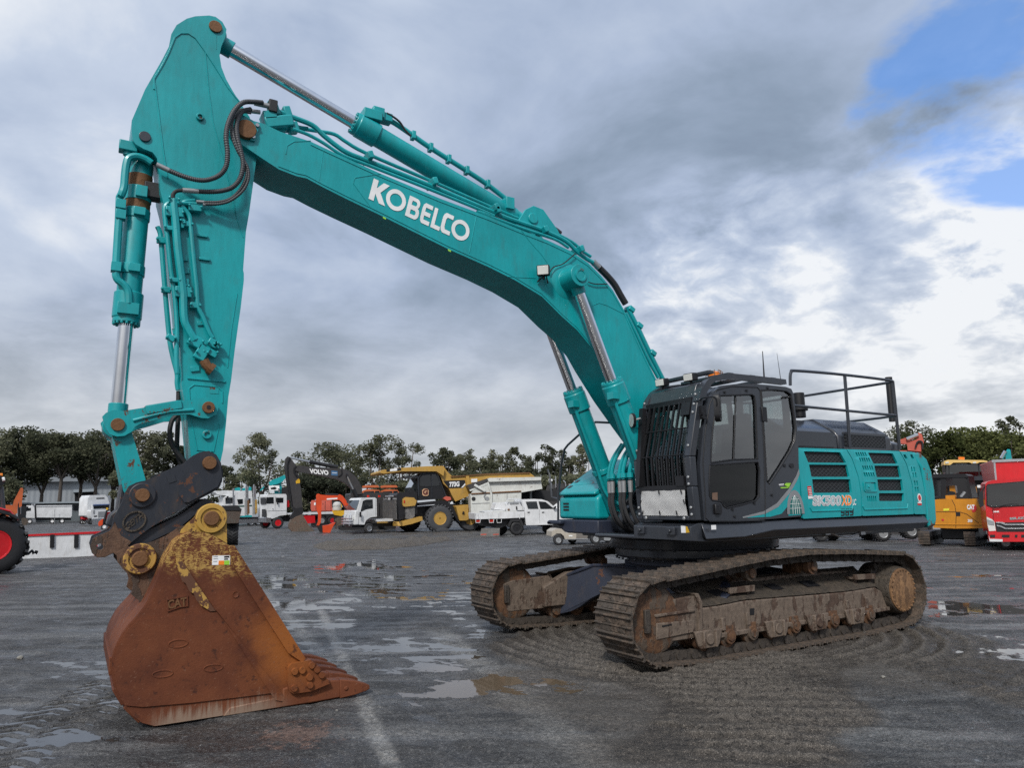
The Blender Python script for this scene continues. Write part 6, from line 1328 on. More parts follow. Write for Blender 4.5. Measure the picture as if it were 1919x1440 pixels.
# ================================================================== THE YARD BEHIND
def crop(x0, y0, k): return lambda x, y: (x0+k*x, y0+k*y)
cA = crop(0, 840, .11111); cB = crop(120, 840, .11111); cC = crop(400, 860, .11111); cD = crop(540, 860, .104167); cE = crop(700, 850, .11111)
cF = crop(870, 850, .11804); cG = crop(1740, 820, .15968); cH = crop(0, 780, .2222); cI = crop(1500, 940, .13549); cJ = crop(1040, 880, .11111); cK = crop(400, 800, .16675)
class Veh(Thing):
    """a thing in the yard: K maps detail-crop points to the photo"""
    def __init__(s, name, label, cat, at, K=None, rot=0, group=None):
        s.K = K or (lambda x, y: (x, y)); p = G(*at); super().__init__(name, label, cat, p, facing(p, rot), group)
    def q(s, pts, y=0.0): return [s.t(*s.K(*p), y) for p in pts]
    def pt(s, x, z, y=0.0): return s.P(*s.K(x, z), y)
    def poly(s, name, mat, pts, y0, y1, parent=None, bevel=.02, holes=(), ref=None):
        if mat is BLACKD and ('window' in name or name in ('windscreen', 'pane')): mat = WINDK
        mb = MB(); r = y0 if ref is None else ref; mb.plate([s.q(pts, r)]+[s.q(h, r) for h in holes], y0, y1); return s.part(name, mb, mat, parent, bevel=bevel)
    def front(s, name, mat, pts, x, th=.03, parent=None, bevel=0.0):
        """outline on the end face x = const"""
        P = [s.tx(*s.K(*p), x) for p in pts]; n = len(P); mb = MB()
        mb.add([(x, p.y, p.z) for p in P]+[(x-th, p.y, p.z) for p in P], [tuple(range(n)), tuple(range(2*n-1, n-1, -1))]+[(i, (i+1) % n, n+(i+1) % n, n+i) for i in range(n)])
        return s.part(name, mb, mat, parent, bevel=bevel, smooth=25)
    def line(s, name, mat, pts, r, y=0.0, parent=None, n=6, k=0):
        P = [s.pt(*p, y) for p in pts]; mb = MB(); mb.tube(catmull(P, k) if k else P, r, n); return s.part(name, mb, mat, parent)
    def box(s, name, mat, c, d, parent=None, bevel=.02): mb = MB(); mb.box(c, d); return s.part(name, mb, mat, parent, bevel=bevel)
    def wheel(s, c, r, w, rim=WHITE, tyre=TYRE, y0=None, lug=0, rr=.56, name='wheel'):
        """c = (x, z) local, outer face at y0"""
        x, z = c; y = 0.0 if y0 is None else y0; mb = MB()
        mb.rev((x, y, z), (0, 1, 0), [(.02*w, rr*r), (0, r*.72), (.04*w, r*.90), (.16*w, r*.985), (.3*w, r), (.7*w, r), (.84*w, r*.985), (.96*w, r*.90), (w, r*.72), (.98*w, rr*r)], 28, cap=False)
        for k in range(lug):
            a = 2*PI*k/lug
            for sy in (-1, 1):
                R = Matrix.Rotation(-a, 3, 'Y') @ Matrix.Rotation(.5*sy, 3, 'X') ; aa = a+(.5*PI/lug if sy > 0 else 0)
                R = Matrix.Rotation(-aa, 3, 'Y') @ Matrix.Rotation(.55*sy, 3, 'X')
                mb.box((x+r*1.0*math.cos(aa), y+w*(.5+.24*sy), z+r*1.0*math.sin(aa)), (r*.09, w*.55, r*.10), R)
        o = s.part(name, mb, tyre, smooth=40); m2 = MB(); R = r*rr
        m2.rev((x, y, z), (0, 1, 0), [(.06*w, R), (.02*w, R*.97), (.04*w, R*.88), (.20*w, R*.80), (.24*w, R*.45), (.08*w, R*.40), (.06*w, R*.15), (.06*w, .005)], 24)
        for k in range(8): a = 2*PI*k/8; m2.cyly(x+R*.62*math.cos(a), z+R*.62*math.sin(a), y+.16*w, y+.24*w, R*.06, n=6)
        s.part('rim', m2, rim, o, smooth=40); return o
    def wpx(s, x, z, rp, w, y0=0.0, **k):
        c = s.t(*s.K(x, z), y0); r = s.rad((c[0], y0, c[1]), rp); c = (c[0], max(c[1], r*.98)); return s.wheel(c, r, w, y0=y0, **k)

# ---- red tractor at the left edge
V = Veh('tractor', 'red tractor with big lugged rear tyre and red rim at the left edge', 'tractor', (-10, 1078), cH, 8)
wc = V.t(-12, 1023, 0); V.wheel(wc, wc[1]*1.01, .50, RED, RUBBER, lug=20, rr=.54); V.wheel(wc, wc[1]*1.01, .50, RED, RUBBER, y0=1.5, lug=20, rr=.54)
mb = MB(); arc = [(-70, 958), (-40, 949), (-5, 950), (18, 956), (33, 972)]
A_ = [V.P(u, v, .0) for u, v in arc]; n = len(A_)
mb.v = [(p.x, y, p.z+dz) for y, dz in ((-.12, -.05), (-.10, .0), (.55, .02), (.55, -.08)) for p in A_]; mb.f = [(r*n+i, r*n+i+1, ((r+1) % 4)*n+i+1, ((r+1) % 4)*n+i) for r in range(4) for i in range(n-1)]
V.part('fender', mb, RED, bevel=.02)
V.line('fender_edge', RUBBER, [(-160, 815), (0, 808), (80, 826), (150, 865)], .05, -.10)
x0, z0 = V.t(-6, 950, .5); x1, z1 = V.t(6, 888, .5)
mb = MB(); mb.tube([V.P(7, 955, .4), V.P(3, 912, .4)], .05, 8); mb.tube([V.P(7, 955, 1.5), V.P(3, 912, 1.5)], .05, 8); V.part('cab_pillar', mb, GREY)
V.poly('cab_roof', BLACK, [(-300, 500), (10, 500), (40, 520), (45, 560), (20, 590), (-300, 585)], .3, 1.7, bevel=.05)
V.poly('cab_glass', GLASSV, [(-260, 590), (0, 590), (20, 780), (-260, 790)], .42, .44, bevel=0)
V.line('work_light', WHITE, [(20, 535), (40, 530)], .06, .25); V.line('beacon_base', ORANGED, [(0, 497), (20, 497)], .05, .4)
mb = MB(); c = V.P(-2, 1000, .6); mb.box((c.x-1.0, .8, c.z+.2), (2.2, .9, .7)); V.part('chassis', mb, BLACK, bevel=.05)
V.line('drawbar_hook', BLACK, [(190, 1165), (240, 1160), (270, 1135), (285, 1160), (300, 1160), (312, 1135)], .045, .55)
V.line('lift_link', BLACK, [(210, 1010), (235, 1110), (215, 1160)], .05, .5)
# ---- white steel board
V = Veh('steel_board', 'long white steel board with red top rail and two black brackets', 'barrier', (110, 1045), cH, 2)
V.poly('board_panel', WPAINT, [(190, 1010), (830, 985), (830, 1188), (500, 1192), (190, 1204)], 0, .10)
V.poly('top_rail', RED, [(190, 1000), (890, 970), (890, 986), (830, 990), (190, 1016)], -.04, .16)
V.poly('end_post', RED, [(793, 985), (822, 984), (822, 1188), (795, 1190)], -.03, 0)
for x in (422, 626): V.poly('bracket', BLACK, [(x, 1000), (x+38, 998), (x+36, 1110), (x-2, 1112)], -.06, 0)
# ---- orange excavator folded behind the tractor
V = Veh('excavator', 'orange excavator with folded boom behind the red tractor', 'excavator', (48, 984), cA, 0)
V.poly('boom', ORANGEM, [(200, 1040), (235, 880), (310, 740), (345, 680), (380, 720), (330, 850), (300, 960), (290, 1100), (250, 1110)], .2, .8, bevel=.04)
V.poly('arm', ORANGEM, [(335, 690), (350, 668), (385, 672), (392, 700), (372, 900), (365, 1000), (320, 1000), (318, 880)], .1, .5, bevel=.04)
V.line('arm_cylinder', CHROME, [(352, 980), (350, 1110)], .07, .1)
V.poly('counterweight', BLACK, [(370, 975), (440, 975), (445, 1130), (370, 1130)], .1, 1.6, bevel=.06)
V.poly('bucket', SHOE, [(360, 1190), (400, 1170), (460, 1200), (478, 1260), (450, 1300), (370, 1300)], -.3, .8, bevel=.05)
V.poly('linkage', BLACK, [(320, 1110), (400, 1120), (410, 1190), (350, 1200), (320, 1290), (290, 1290)], 0, .5, bevel=.04)
V.poly('house', ORANGEM, [(-200, 960), (240, 960), (260, 1150), (-200, 1150)], 1.0, 3.0, bevel=.1); V.poly('crawler', RUBBER, [(-220, 1190), (270, 1190), (280, 1296), (-220, 1296)], .6, 3.2, bevel=.1)
# ---- white tipper truck in front of the shed
V = Veh('tipper_truck', 'white tipper truck with long white body parked before the grey shed', 'truck', (100, 981.5), cA, 0)
V.poly('cab', WPAINT, [(438, 1175), (440, 1075), (470, 1060), (480, 985), (445, 985), (450, 965), (550, 965), (580, 1000), (590, 1180)], 0, 2.3, bevel=.08)
V.poly('cab_window', BLACKD, [(447, 1010), (520, 1008), (520, 1055), (450, 1060)], -.02, .02, bevel=0)
V.poly('headboard', BLACK, [(585, 965), (612, 965), (612, 1190), (585, 1190)], 0, 2.3)
V.poly('tipper_body', WPAINT, [(612, 978), (1215, 970), (1212, 1140), (1190, 1172), (620, 1168)], -.05, 2.35, bevel=.05)
V.line('body_rail', WPAINT, [(612, 978), (1215, 970)], .07, -.08)
for x in (545, 575): V.line('exhaust_stack', ALUM, [(x, 940), (x, 1170)], .11, .1)
V.poly('fuel_tank', ALUM, [(440, 1190), (600, 1188), (600, 1250), (450, 1252)], .1, .8, bevel=.1)
V.poly('chassis', BLACK, [(440, 1180), (1200, 1175), (1200, 1215), (440, 1220)], .5, 1.9, bevel=0)
for x in (500, 880, 1045): V.wpx(x, 1235, 4.6, .5, rim=WHITE)
V.line('marker_pole', GALV, [(925, 1025), (920, 1275)], .03, -.6)
# ---- grey shed and warehouse
V = Veh('shed', 'low grey flat-roofed shed behind the white tipper truck', 'shed', (100, 977), cA, 0)
V.poly('wall', CLADD, [(300, 935), (1440, 915), (1450, 1235), (300, 1235)], 0, 4, bevel=0)
V.poly('roof', CLADL, [(280, 920), (1440, 896), (1460, 900), (1460, 915), (1440, 922), (280, 942)], -1.0, 4.5, bevel=.03)
for xa, xb in ((1225, 1335), (640, 720), (760, 850)): f = V.poly('window', CLADG, [(xa, 945), (xb, 943), (xb, 1072), (xa, 1072)], -.06, 0, bevel=.01); V.poly('pane', BLACKD, [(xa+12, 957), (xb-12, 955), (xb-12, 1060), (xa+12, 1060)], -.08, -.05, f, bevel=0)
V.poly('door', BLACK, [(1345, 930), (1420, 928), (1420, 1230), (1345, 1232)], -.05, 0, bevel=0)
p = atdepth(90, 200)
class Far(Thing):
    def __init__(s, name, label, cat, u, dist, rot=0, group=None):
        p = atdepth(u, dist); super().__init__(name, label, cat, p, facing(p, rot), group)
    poly = Veh.poly; q = Veh.q; pt = Veh.pt; line = Veh.line; K = staticmethod(lambda x, y: (x, y))
def corrugated():
    m, nt = new_mat('corrugated_wall'); v = nt.obj(); x = nt.n('ShaderNodeSeparateXYZ', i_Vector=v).outputs[0]
    s_ = nt.m('SINE', nt.m('MULTIPLY', x, 6)); n_ = nt.noise(v, .25, 4)
    finish(nt, nt.mix(n_, (.24, .265, .29), (.31, .335, .36)), .5, 0, s_, .5, .05); return m
CORR = corrugated()
V = Far('warehouse', 'large pale grey warehouse behind the left row of gum trees', 'warehouse', 90, 200)
V.poly('wall', CORR, [(-90, 903), (235, 900), (237, 975), (-90, 980)], 0, 30, bevel=0)
V.poly('roof', CLADG, [(-90, 876), (222, 872), (240, 901), (-90, 905)], -1.5, 28, bevel=0)
V.poly('loading_door', BLACKD, [(140, 921), (178, 920), (178, 960), (140, 960)], -.1, 0, bevel=0)
V.poly('awning', CLADL, [(138, 918), (180, 916), (180, 921), (138, 923)], -4, 0, bevel=0)
# ---- white bonneted prime mover, front three-quarter
V = Veh('prime_mover', 'white prime mover with tall sleeper cab facing the camera left of the coupler', 'truck', (182, 985), cB, 20)
W_ = 2.4
V.poly('chassis', RED, [(420, 1165), (310, 1160), (312, 1200), (420, 1215)], 2.0, 2.6, bevel=.02)
def fbox(V, name, mat, pts, y0, y1, bevel=.04, parent=None): return V.poly(name, mat, pts, y0, y1, parent, bevel)
V.poly('sleeper', WPAINT, [(400, 850), (440, 795), (690, 786), (735, 830), (770, 950), (770, 1050), (480, 1060), (400, 1150), (388, 1140)], .3, 2.8, bevel=.10)
V.poly('bonnet', WPAINT, [(455, 1045), (770, 1035), (790, 1100), (785, 1185), (475, 1195), (450, 1140)], -.9, .3, bevel=.12)
V.poly('bumper', ALUM, [(480, 1190), (790, 1180), (790, 1265), (490, 1290)], -1.0, -.7, bevel=.06)
V.poly('grille', GALV, [(575, 1070), (715, 1066), (715, 1165), (578, 1172)], -.93, -.88, bevel=.01)
V.poly('windscreen', BLACKD, [(500, 965), (760, 955), (765, 1015), (505, 1025)], .26, .32, bevel=0)
V.poly('sun_visor', flat('blue_visor', (.06, .10, .22), .4), [(490, 950), (770, 940), (775, 958), (492, 970)], .0, .3, bevel=.01)
V.poly('roof_vent', BLACKD, [(545, 838), (680, 834), (682, 852), (545, 856)], .27, .31, bevel=0)
V.poly('headlamp', GALV, [(495, 1050), (520, 1050), (520, 1110), (490, 1110)], -.92, -.88, bevel=.02)
V.poly('number_plate', BLACKD, [(505, 1140), (555, 1138), (555, 1160), (507, 1162)], -.92, -.88, bevel=0)
for x in (310, 342): V.wpx(x, 1245, 4.3, .3, y0=2.4, rim=WHITE)
V.wpx(465, 1235, 6.0, .4, y0=-.3, rim=ALUM); V.wpx(760, 1235, 6.0, .4, y0=.0, rim=ALUM)
V.line('mirror', WPAINT, [(475, 950), (478, 1030)], .09, .1); V.line('exhaust_stack', ALUM, [(765, 800), (768, 960)], .12, 2.6)
# ---- small red loader with raised arms
V = Veh('mini_loader', 'small red loader with black raised arm and red bucket', 'loader', (193, 992), cB, 0)
V.poly('body', RED, [(690, 1110), (770, 1090), (850, 1110), (860, 1200), (700, 1200)], .2, 1.3, bevel=.06); V.poly('cabin', RED, [(720, 1080), (780, 1075), (780, 1120), (715, 1125)], .3, 1.0, bevel=.03)
V.line('loader_arm', BLACK, [(770, 1040), (720, 1060), (690, 1180), (650, 1310), (640, 1370)], .09, .1)
V.poly('bucket', ORANGE, [(580, 1250), (610, 1220), (660, 1190), (650, 1290), (600, 1320), (575, 1300)], 0, .9, bevel=.03)
V.line('lamp_pole', YELLOW, [(730, 1040), (728, 1005)], .10, .1); V.wpx(680, 1330, 3.4, .3, rim=WHITE, tyre=WPAINT); V.wpx(770, 1310, 4.0, .3, rim=RED); V.poly('belly', BLACK, [(650, 1195), (860, 1195), (860, 1290), (660, 1300)], .3, 1.2, bevel=.03)
# ---- loader half hidden behind the bucket ears
V = Veh('loader', 'loader with brown bucket and chevron tyre behind the bucket ears', 'loader', (433, 1023), cC, 0)
V.poly('bucket', mud_steel('brown_bucket', (.05, .035, .028), (.085, .06, .045), (.07, .06, .05), .4), [(150, 850), (480, 845), (420, 1085), (170, 1090)], 0, 1.2, bevel=.04)
V.poly('bucket_edge', BLACK, [(140, 790), (410, 785), (475, 850), (470, 885), (440, 870), (150, 865)], -.05, 1.3, bevel=.03)
c = V.t(*cC(310, 1270), 0); mb = MB(); r_ = c[1]*.98
mb.rev((c[0]-.22, .9, r_), (1, 0, 0), [(0, r_*.5), (0, r_*.85), (.05, r_*.97), (.44, r_*.97), (.5, r_*.85), (.5, r_*.5)], 30)
for k in range(22):
    a = 2*PI*k/22
    for sx in (-1, 1): aa = a+(PI/22 if sx > 0 else 0); mb.box((c[0]+.03+sx*.12, .9+r_*math.cos(aa), r_+r_*math.sin(aa)), (.30, .05, .09), Matrix.Rotation(aa, 3, 'X') @ Matrix.Rotation(.5*sx, 3, 'Y'))
V.part('wheel', mb, RUBBER)
V.poly('lift_arm', YEAR, [(0, 1000), (240, 1000), (240, 1090), (0, 1120)], 1.0, 1.3, bevel=.04); V.poly('body', YEAR, [(-280, 900), (100, 880), (120, 1180), (-280, 1200)], 1.6, 3.2, bevel=.1); V.poly('chassis', BLACK, [(-280, 1150), (240, 1090), (240, 1300), (-280, 1330)], 1.45, 2.6, bevel=.05); V.wpx(-190, 1270, 22, .5, y0=1.1, rim=YEAR, tyre=RUBBER, lug=16); V.wpx(-190, 1270, 22, .5, y0=2.6, rim=YEAR, tyre=RUBBER, lug=16)
# ---- white cab-over flatbed truck with red wheels
V = Veh('flatbed_truck', 'white cab-over flatbed truck with red wheel centres and red toolbox', 'truck', cC(1090, 1175), cC, 16)
cabp = [(905, 1000), (900, 640), (915, 595), (1220, 592), (1235, 620), (1235, 945), (1120, 960), (1060, 985), (1000, 1010)]
cb = V.poly('cab', WPAINT, cabp, 0, 2.3, bevel=.08)
xf = V.t(*cC(903, 800), 0)[0]
V.poly('side_window', BLACKD, [(1052, 655), (1180, 655), (1178, 740), (1075, 742), (1055, 730)], -.015, .01, cb, bevel=0)
V.poly('quarter_window', BLACKD, [(893, 650), (1015, 645), (1018, 755), (895, 758)], -.012, .01, cb, bevel=0)
V.front('windscreen', BLACKD, [(792, 655), (882, 650), (884, 760), (796, 765)], xf-.085, .01, cb); V.front('front_grille', BLACKD, [(822, 850), (882, 848), (882, 975), (820, 985)], xf-.085, .02, cb)
V.line('door_seam', GALV, [(1042, 640), (1040, 860)], .012, -.005, cb); V.line('body_trim', GALV, [(910, 880), (1230, 870)], .015, -.01, cb); V.line('door_handle', STEEL, [(1000, 830), (1005, 855)], .03, -.02, cb)
V.line('mirror', BLACK, [(1075, 690), (1080, 770)], .05, -.15, cb)
V.poly('bumper', ALUM, [(890, 990), (970, 995), (972, 1070), (890, 1080)], -.05, 2.35, bevel=.05)
V.wpx(1090, 1090, 10.6, .35, rim=RED); V.wpx(880, 1120, 9.6, .35, y0=2.0, rim=RED)
V.poly('chassis', BLACK, [(1000, 1010), (1250, 960), (1900, 960), (1900, 1040), (1000, 1060)], .7, 1.6, bevel=.02)
V.K = cD
V.poly('tray', WPAINT, [(-10, 980), (260, 968), (990, 950), (1100, 950), (1100, 985), (260, 1000), (-10, 1004)], -.05, 2.4, bevel=.02)
V.poly('toolbox', RED, [(285, 1015), (480, 1008), (488, 1150), (330, 1165), (285, 1100)], .05, .8, bevel=.03)
V.line('headboard', WPAINT, [(55, 640), (100, 640), (115, 680), (112, 800), (60, 805)], .05, .3); V.line('headboard_bar', WPAINT, [(55, 720), (112, 720)], .04, .3)
V.poly('fire_box', RED, [(-35, 750), (15, 745), (20, 860), (-25, 880)], .2, .6, bevel=.03)
for x in (610, 800): V.wpx(x, 1110, 8.6, .4, y0=.1, rim=RED if x > 700 else GALV)
# ---- two white prime movers with chrome stacks
def prime(dx, dy, label, stripe, depth_at):
    V = Veh('prime_mover', label, 'truck', cC(*depth_at), cC, 14, 'white prime movers in a row')
    s = lambda P: [(x+dx, y+dy) for x, y in P]
    cb = V.poly('cab', WPAINT, s([(180, 800), (185, 660), (230, 620), (360, 625), (380, 560), (520, 555), (530, 800), (540, 960), (190, 960)]), 0, 2.2, bevel=.1)
    V.poly('roof_fairing', WPAINT, s([(60, 600), (20, 555), (60, 540), (520, 548), (525, 620), (250, 625)]), .3, 2.2, cb, bevel=.08)
    V.poly('windscreen', GLASSV, s([(200, 655), (320, 650), (318, 745), (205, 760)]), -.03, .0, cb, bevel=0); V.poly('side_window', BLACKD, s([(400, 682), (495, 678), (495, 755), (420, 765)]), -.03, .0, cb, bevel=0)
    V.poly('green_stripe', stripe, s([(200, 795), (520, 785), (520, 810), (200, 820)]), -.015, .0, cb, bevel=0)
    V.line('mirror', BLACK, s([(240, 630), (240, 710)]), .09, -.2, cb)
    for x, y in ((335, 500), (550, 440), (575, 470)): o = V.line('exhaust_stack', ALUM, s([(x, y+480), (x, y+40), (x+8, y)]), .085, -.05)
    V.line('muffler', GALV, s([(560, 655), (560, 945)]), .19, -.06); V.poly('heat_shield', YEAR if dx else RUSTPIN, s([(575, 700), (605, 695), (610, 920), (575, 940)]), -.3, -.1, bevel=.02)
    V.poly('fuel_tank', ALUM, s([(410, 1025), (740, 1015), (740, 1080), (410, 1090)]), -.05, .6, bevel=.12)
    V.poly('bonnet', WPAINT, s([(-100, 800), (180, 780), (185, 960), (-100, 980)]), .3, 1.9, bevel=.1); V.poly('chassis', BLACK, s([(-100, 1000), (860, 985), (860, 1040), (-100, 1070)]), .5, 1.7, bevel=.02)
    for x in (20, 640, 760): V.wpx(x+dx, 1100+dy, 6.5, .4, rim=ALUM)
    return V
prime(0, 0, 'white prime mover with green stripe and chrome stacks behind the loader bucket', flat('green_stripe', (.03, .09, .07), .4), (430, 1140))
prime(130, -8, 'white prime mover with chrome stacks and green stripe beside the flatbed truck', MATS['green_stripe'], (560, 1115))
# ---- far teal machines
V = Veh('excavator', 'teal excavator with raised boom behind the white flatbed truck', 'excavator', (520, 976), cC, 0)
V.poly('boom', TEAL, [(930, 400), (1000, 350), (1090, 320), (1200, 268), (1225, 320), (1150, 395), (1060, 430), (950, 450)], 0, .8, bevel=.05)
V.poly('body', TEAL, [(1020, 430), (1150, 400), (1160, 900), (900, 900), (900, 600), (1030, 590)], .4, 3, bevel=.08); V.poly('sign_panel', WHITE, [(930, 455), (1110, 450), (1112, 530), (1090, 535), (940, 530)], -.1, 0, bevel=.01); V.poly('sign_print', BLACKD, [(960, 490), (1040, 470), (1070, 500), (1040, 520), (970, 515)], -.12, -.1, bevel=0)
V.line('cylinder', CHROME, [(1100, 500), (1110, 570)], .12, -.2); V.poly('cab', BLACK, [(1150, 480), (1290, 480), (1290, 700), (1150, 700)], .3, 2, bevel=.05)
V = Veh('excavator', 'far teal excavator boom showing above the white prime mover roofs', 'excavator', (450, 974), cC, 0)
V.poly('boom', TEAL, [(360, 540), (350, 500), (420, 480), (490, 500), (600, 470), (640, 480), (640, 530), (560, 545)], 0, .8, bevel=.05)
V.poly('arm', TEAL, [(780, 540), (800, 505), (850, 465), (860, 475), (820, 530)], 0, .5, bevel=.05); V.poly('body', TEAL, [(300, 545), (650, 545), (650, 1000), (300, 1000)], 0, 3, bevel=.1)
# ---- dark grey excavator with lettered boom
V = Veh('excavator', 'dark grey excavator with white lettering on its boom, bucket on the ground', 'excavator', cK(940, 1178), cK, 4)
ar = V.poly('arm', DGREY, [(835, 330), (862, 345), (900, 395), (935, 440), (962, 560), (985, 700), (1005, 930), (960, 960), (895, 905), (852, 700), (820, 560), (800, 420), (810, 355)], .25, .75, bevel=.03)
bo_ = V.poly('boom', DGREY, [(915, 470), (935, 440), (960, 430), (1080, 450), (1300, 460), (1460, 470), (1530, 500), (1590, 550), (1640, 620), (1672, 700), (1668, 760), (1600, 760), (1560, 700), (1500, 640), (1400, 590), (1250, 555), (1000, 510), (930, 495)], .1, .9, bevel=.03)
text_on('VOLVO', V.pt(1085, 520, .085), V.pt(1292, 540, .085), V.pt(1080, 472, .085), WHITE, bo_, 'lettering', .045)
V.poly('blue_sticker', flat('blue_sticker', (.05, .14, .28), .5), [(1325, 492), (1395, 498), (1395, 550), (1325, 545)], .08, .1, bo_, bevel=0); V.poly('sticker_text', WHITE, [(1332, 514), (1390, 518), (1390, 523), (1332, 519)], .07, .08, bo_, bevel=0)
V.poly('warning_sticker', YELLOW, [(925, 610), (955, 580), (972, 590), (972, 632), (928, 638)], .23, .25, ar, bevel=0)
o = V.line('arm_cylinder', BLACK, [(1080, 392), (1240, 425), (1400, 455)], .14, .5, n=10); V.line('rod', CHROME, [(870, 350), (1085, 393)], .07, .5, o)
V.line('hydraulic_hose', BLACK, [(860, 340), (830, 420), (835, 560), (860, 740), (880, 890)], .05, .15, k=4); V.line('hydraulic_hose', BLACK, [(930, 440), (905, 470), (915, 530), (960, 560)], .05, .05, k=4); V.line('hydraulic_hose', BLACK, [(1440, 480), (1440, 530), (1400, 560)], .04, .05, k=3)
o = V.line('boom_cylinder', BLACK, [(1570, 700), (1620, 820)], .14, 0, n=10); V.line('rod', CHROME, [(1497, 545), (1572, 705)], .08, 0, o); V.line('boom_pin', BLACK, [(1490, 545), (1505, 545)], .16, 0)
V.line('bucket_cylinder', BLACK, [(812, 450), (850, 720)], .12, .5, n=10); V.line('bucket_link', BLACK, [(850, 700), (905, 930)], .10, .5)
V.poly('coupler', BLACK, [(870, 880), (930, 920), (1000, 900), (1010, 960), (990, 1000), (880, 1045), (860, 1010), (905, 950)], .15, .85, bevel=.03)
V.poly('bucket', mud_steel('worn_brown_bucket', (.085, .055, .038), (.14, .095, .07), (.10, .08, .062), .4), [(848, 1110), (870, 1050), (930, 1010), (1000, 985), (1045, 1060), (1075, 1115), (1140, 1168), (1090, 1178), (960, 1186), (890, 1182), (855, 1150)], -.2, 1.2, bevel=.04)
V.poly('house', DGREY, [(1540, 745), (2000, 735), (2000, 1000), (1540, 1000)], .2, 3.2, bevel=.1); V.poly('crawler', RUBBER, [(1400, 1010), (2050, 1000), (2050, 1150), (1420, 1160)], 0, .7, bevel=.15); V.poly('cab', BLACK, [(1560, 640), (1660, 640), (1660, 900), (1560, 900)], 1.2, 2.2, bevel=.05)
# ---- small orange digger
V = Veh('mini_excavator', 'small bright orange excavator with orange bucket before the flatbed truck', 'excavator', cD(700, 1330), cD, 4)
V.poly('arm', ORANGE, [(505, 660), (520, 632), (555, 628), (600, 660), (605, 740), (595, 1000), (590, 1140), (540, 1230), (510, 1200), (540, 1130), (540, 1000), (505, 880)], .1, .35, bevel=.02)
bm2 = V.poly('boom', ORANGE, [(545, 640), (690, 655), (890, 660), (930, 638), (985, 670), (1045, 750), (1062, 830), (1010, 850), (960, 800), (890, 742), (700, 742), (600, 745)], .08, .38, bevel=.02)
V.poly('boom_decal', WHITE, [(695, 712), (885, 700), (885, 725), (695, 738)], .06, .08, bm2, bevel=0); V.line('arm_cylinder', BLACK, [(690, 645), (900, 645)], .06, .22)
V.poly('bucket', ORANGE, [(620, 1205), (720, 1192), (855, 1140), (800, 1230), (755, 1330), (625, 1328)], -.1, .5, bevel=.02); V.poly('bucket_link', BLACK, [(500, 1190), (620, 1210), (620, 1325), (570, 1320)], .1, .4, bevel=.02)
V.line('hydraulic_hose', BLACK, [(900, 740), (960, 790), (1010, 880), (1040, 930)], .05, .1, k=3); V.poly('blade', SHOE, [(835, 1110), (870, 1070), (975, 1050), (985, 1190), (885, 1210), (880, 1270), (850, 1250), (870, 1130)], -.2, .2, bevel=.02)
V.poly('house', ORANGE, [(1050, 800), (1300, 790), (1300, 1000), (1050, 1010)], .0, 1.6, bevel=.06); V.poly('crawler', RUBBER, [(980, 1110), (1400, 1105), (1400, 1225), (980, 1230)], 0, .4, bevel=.06)
# ---- faded red compressor and yellow pump behind the tray
V = Veh('generator', 'faded red boxy generator standing behind the flatbed truck tray', 'generator', (585, 986), cD, 0)
gb_ = V.poly('casing', SALMON, [(405, 780), (425, 745), (780, 735), (790, 880), (830, 880), (830, 935), (420, 940), (405, 900)], 0, 1.8, bevel=.06)
for x in (500, 665, 770): V.line('door_seam', BLACKD, [(x, 760), (x, 920)], .02, -.01, gb_)
V.poly('louvre', BLACKD, [(785, 760), (830, 760), (830, 860), (790, 860)], -.01, .3, bevel=.01); V.poly('badge', WHITE, [(465, 790), (495, 785), (495, 830), (465, 835)], -.02, 0, gb_, bevel=0); V.poly('vent', BLACKD, [(620, 795), (630, 795), (630, 825), (620, 825)], -.02, 0, gb_, bevel=0); V.poly('skid', BLACK, [(410, 938), (830, 932), (830, 1250), (410, 1255)], .1, 1.7, bevel=.02)
V = Veh('pump', 'yellow pump with pale round tank between the generator and white truck', 'pump', (630, 989), cD, 0)
V.poly('tank_base', YELLOW, [(790, 935), (1010, 930), (1010, 1000), (960, 1030), (830, 1010), (795, 960)], 0, 1.0, bevel=.05); c = V.pt(880, 850, .5); mb = MB(); mb.rev((c.x, .5, c.z-.35), (0, 0, 1), [(0, .15), (.02, .36), (.25, .36), (.3, .30), (.36, .36), (.55, .33), (.68, .2), (.72, .02)], 20); V.part('tank', mb, flat('pale_tank', (.48, .47, .45), .5)); V.line('hose', YELLOW, [(930, 800), (960, 850), (930, 920)], .06, .4, k=3); V.poly('stand', BLACK, [(820, 1010), (980, 1020), (980, 1190), (820, 1190)], .1, .9, bevel=.02)
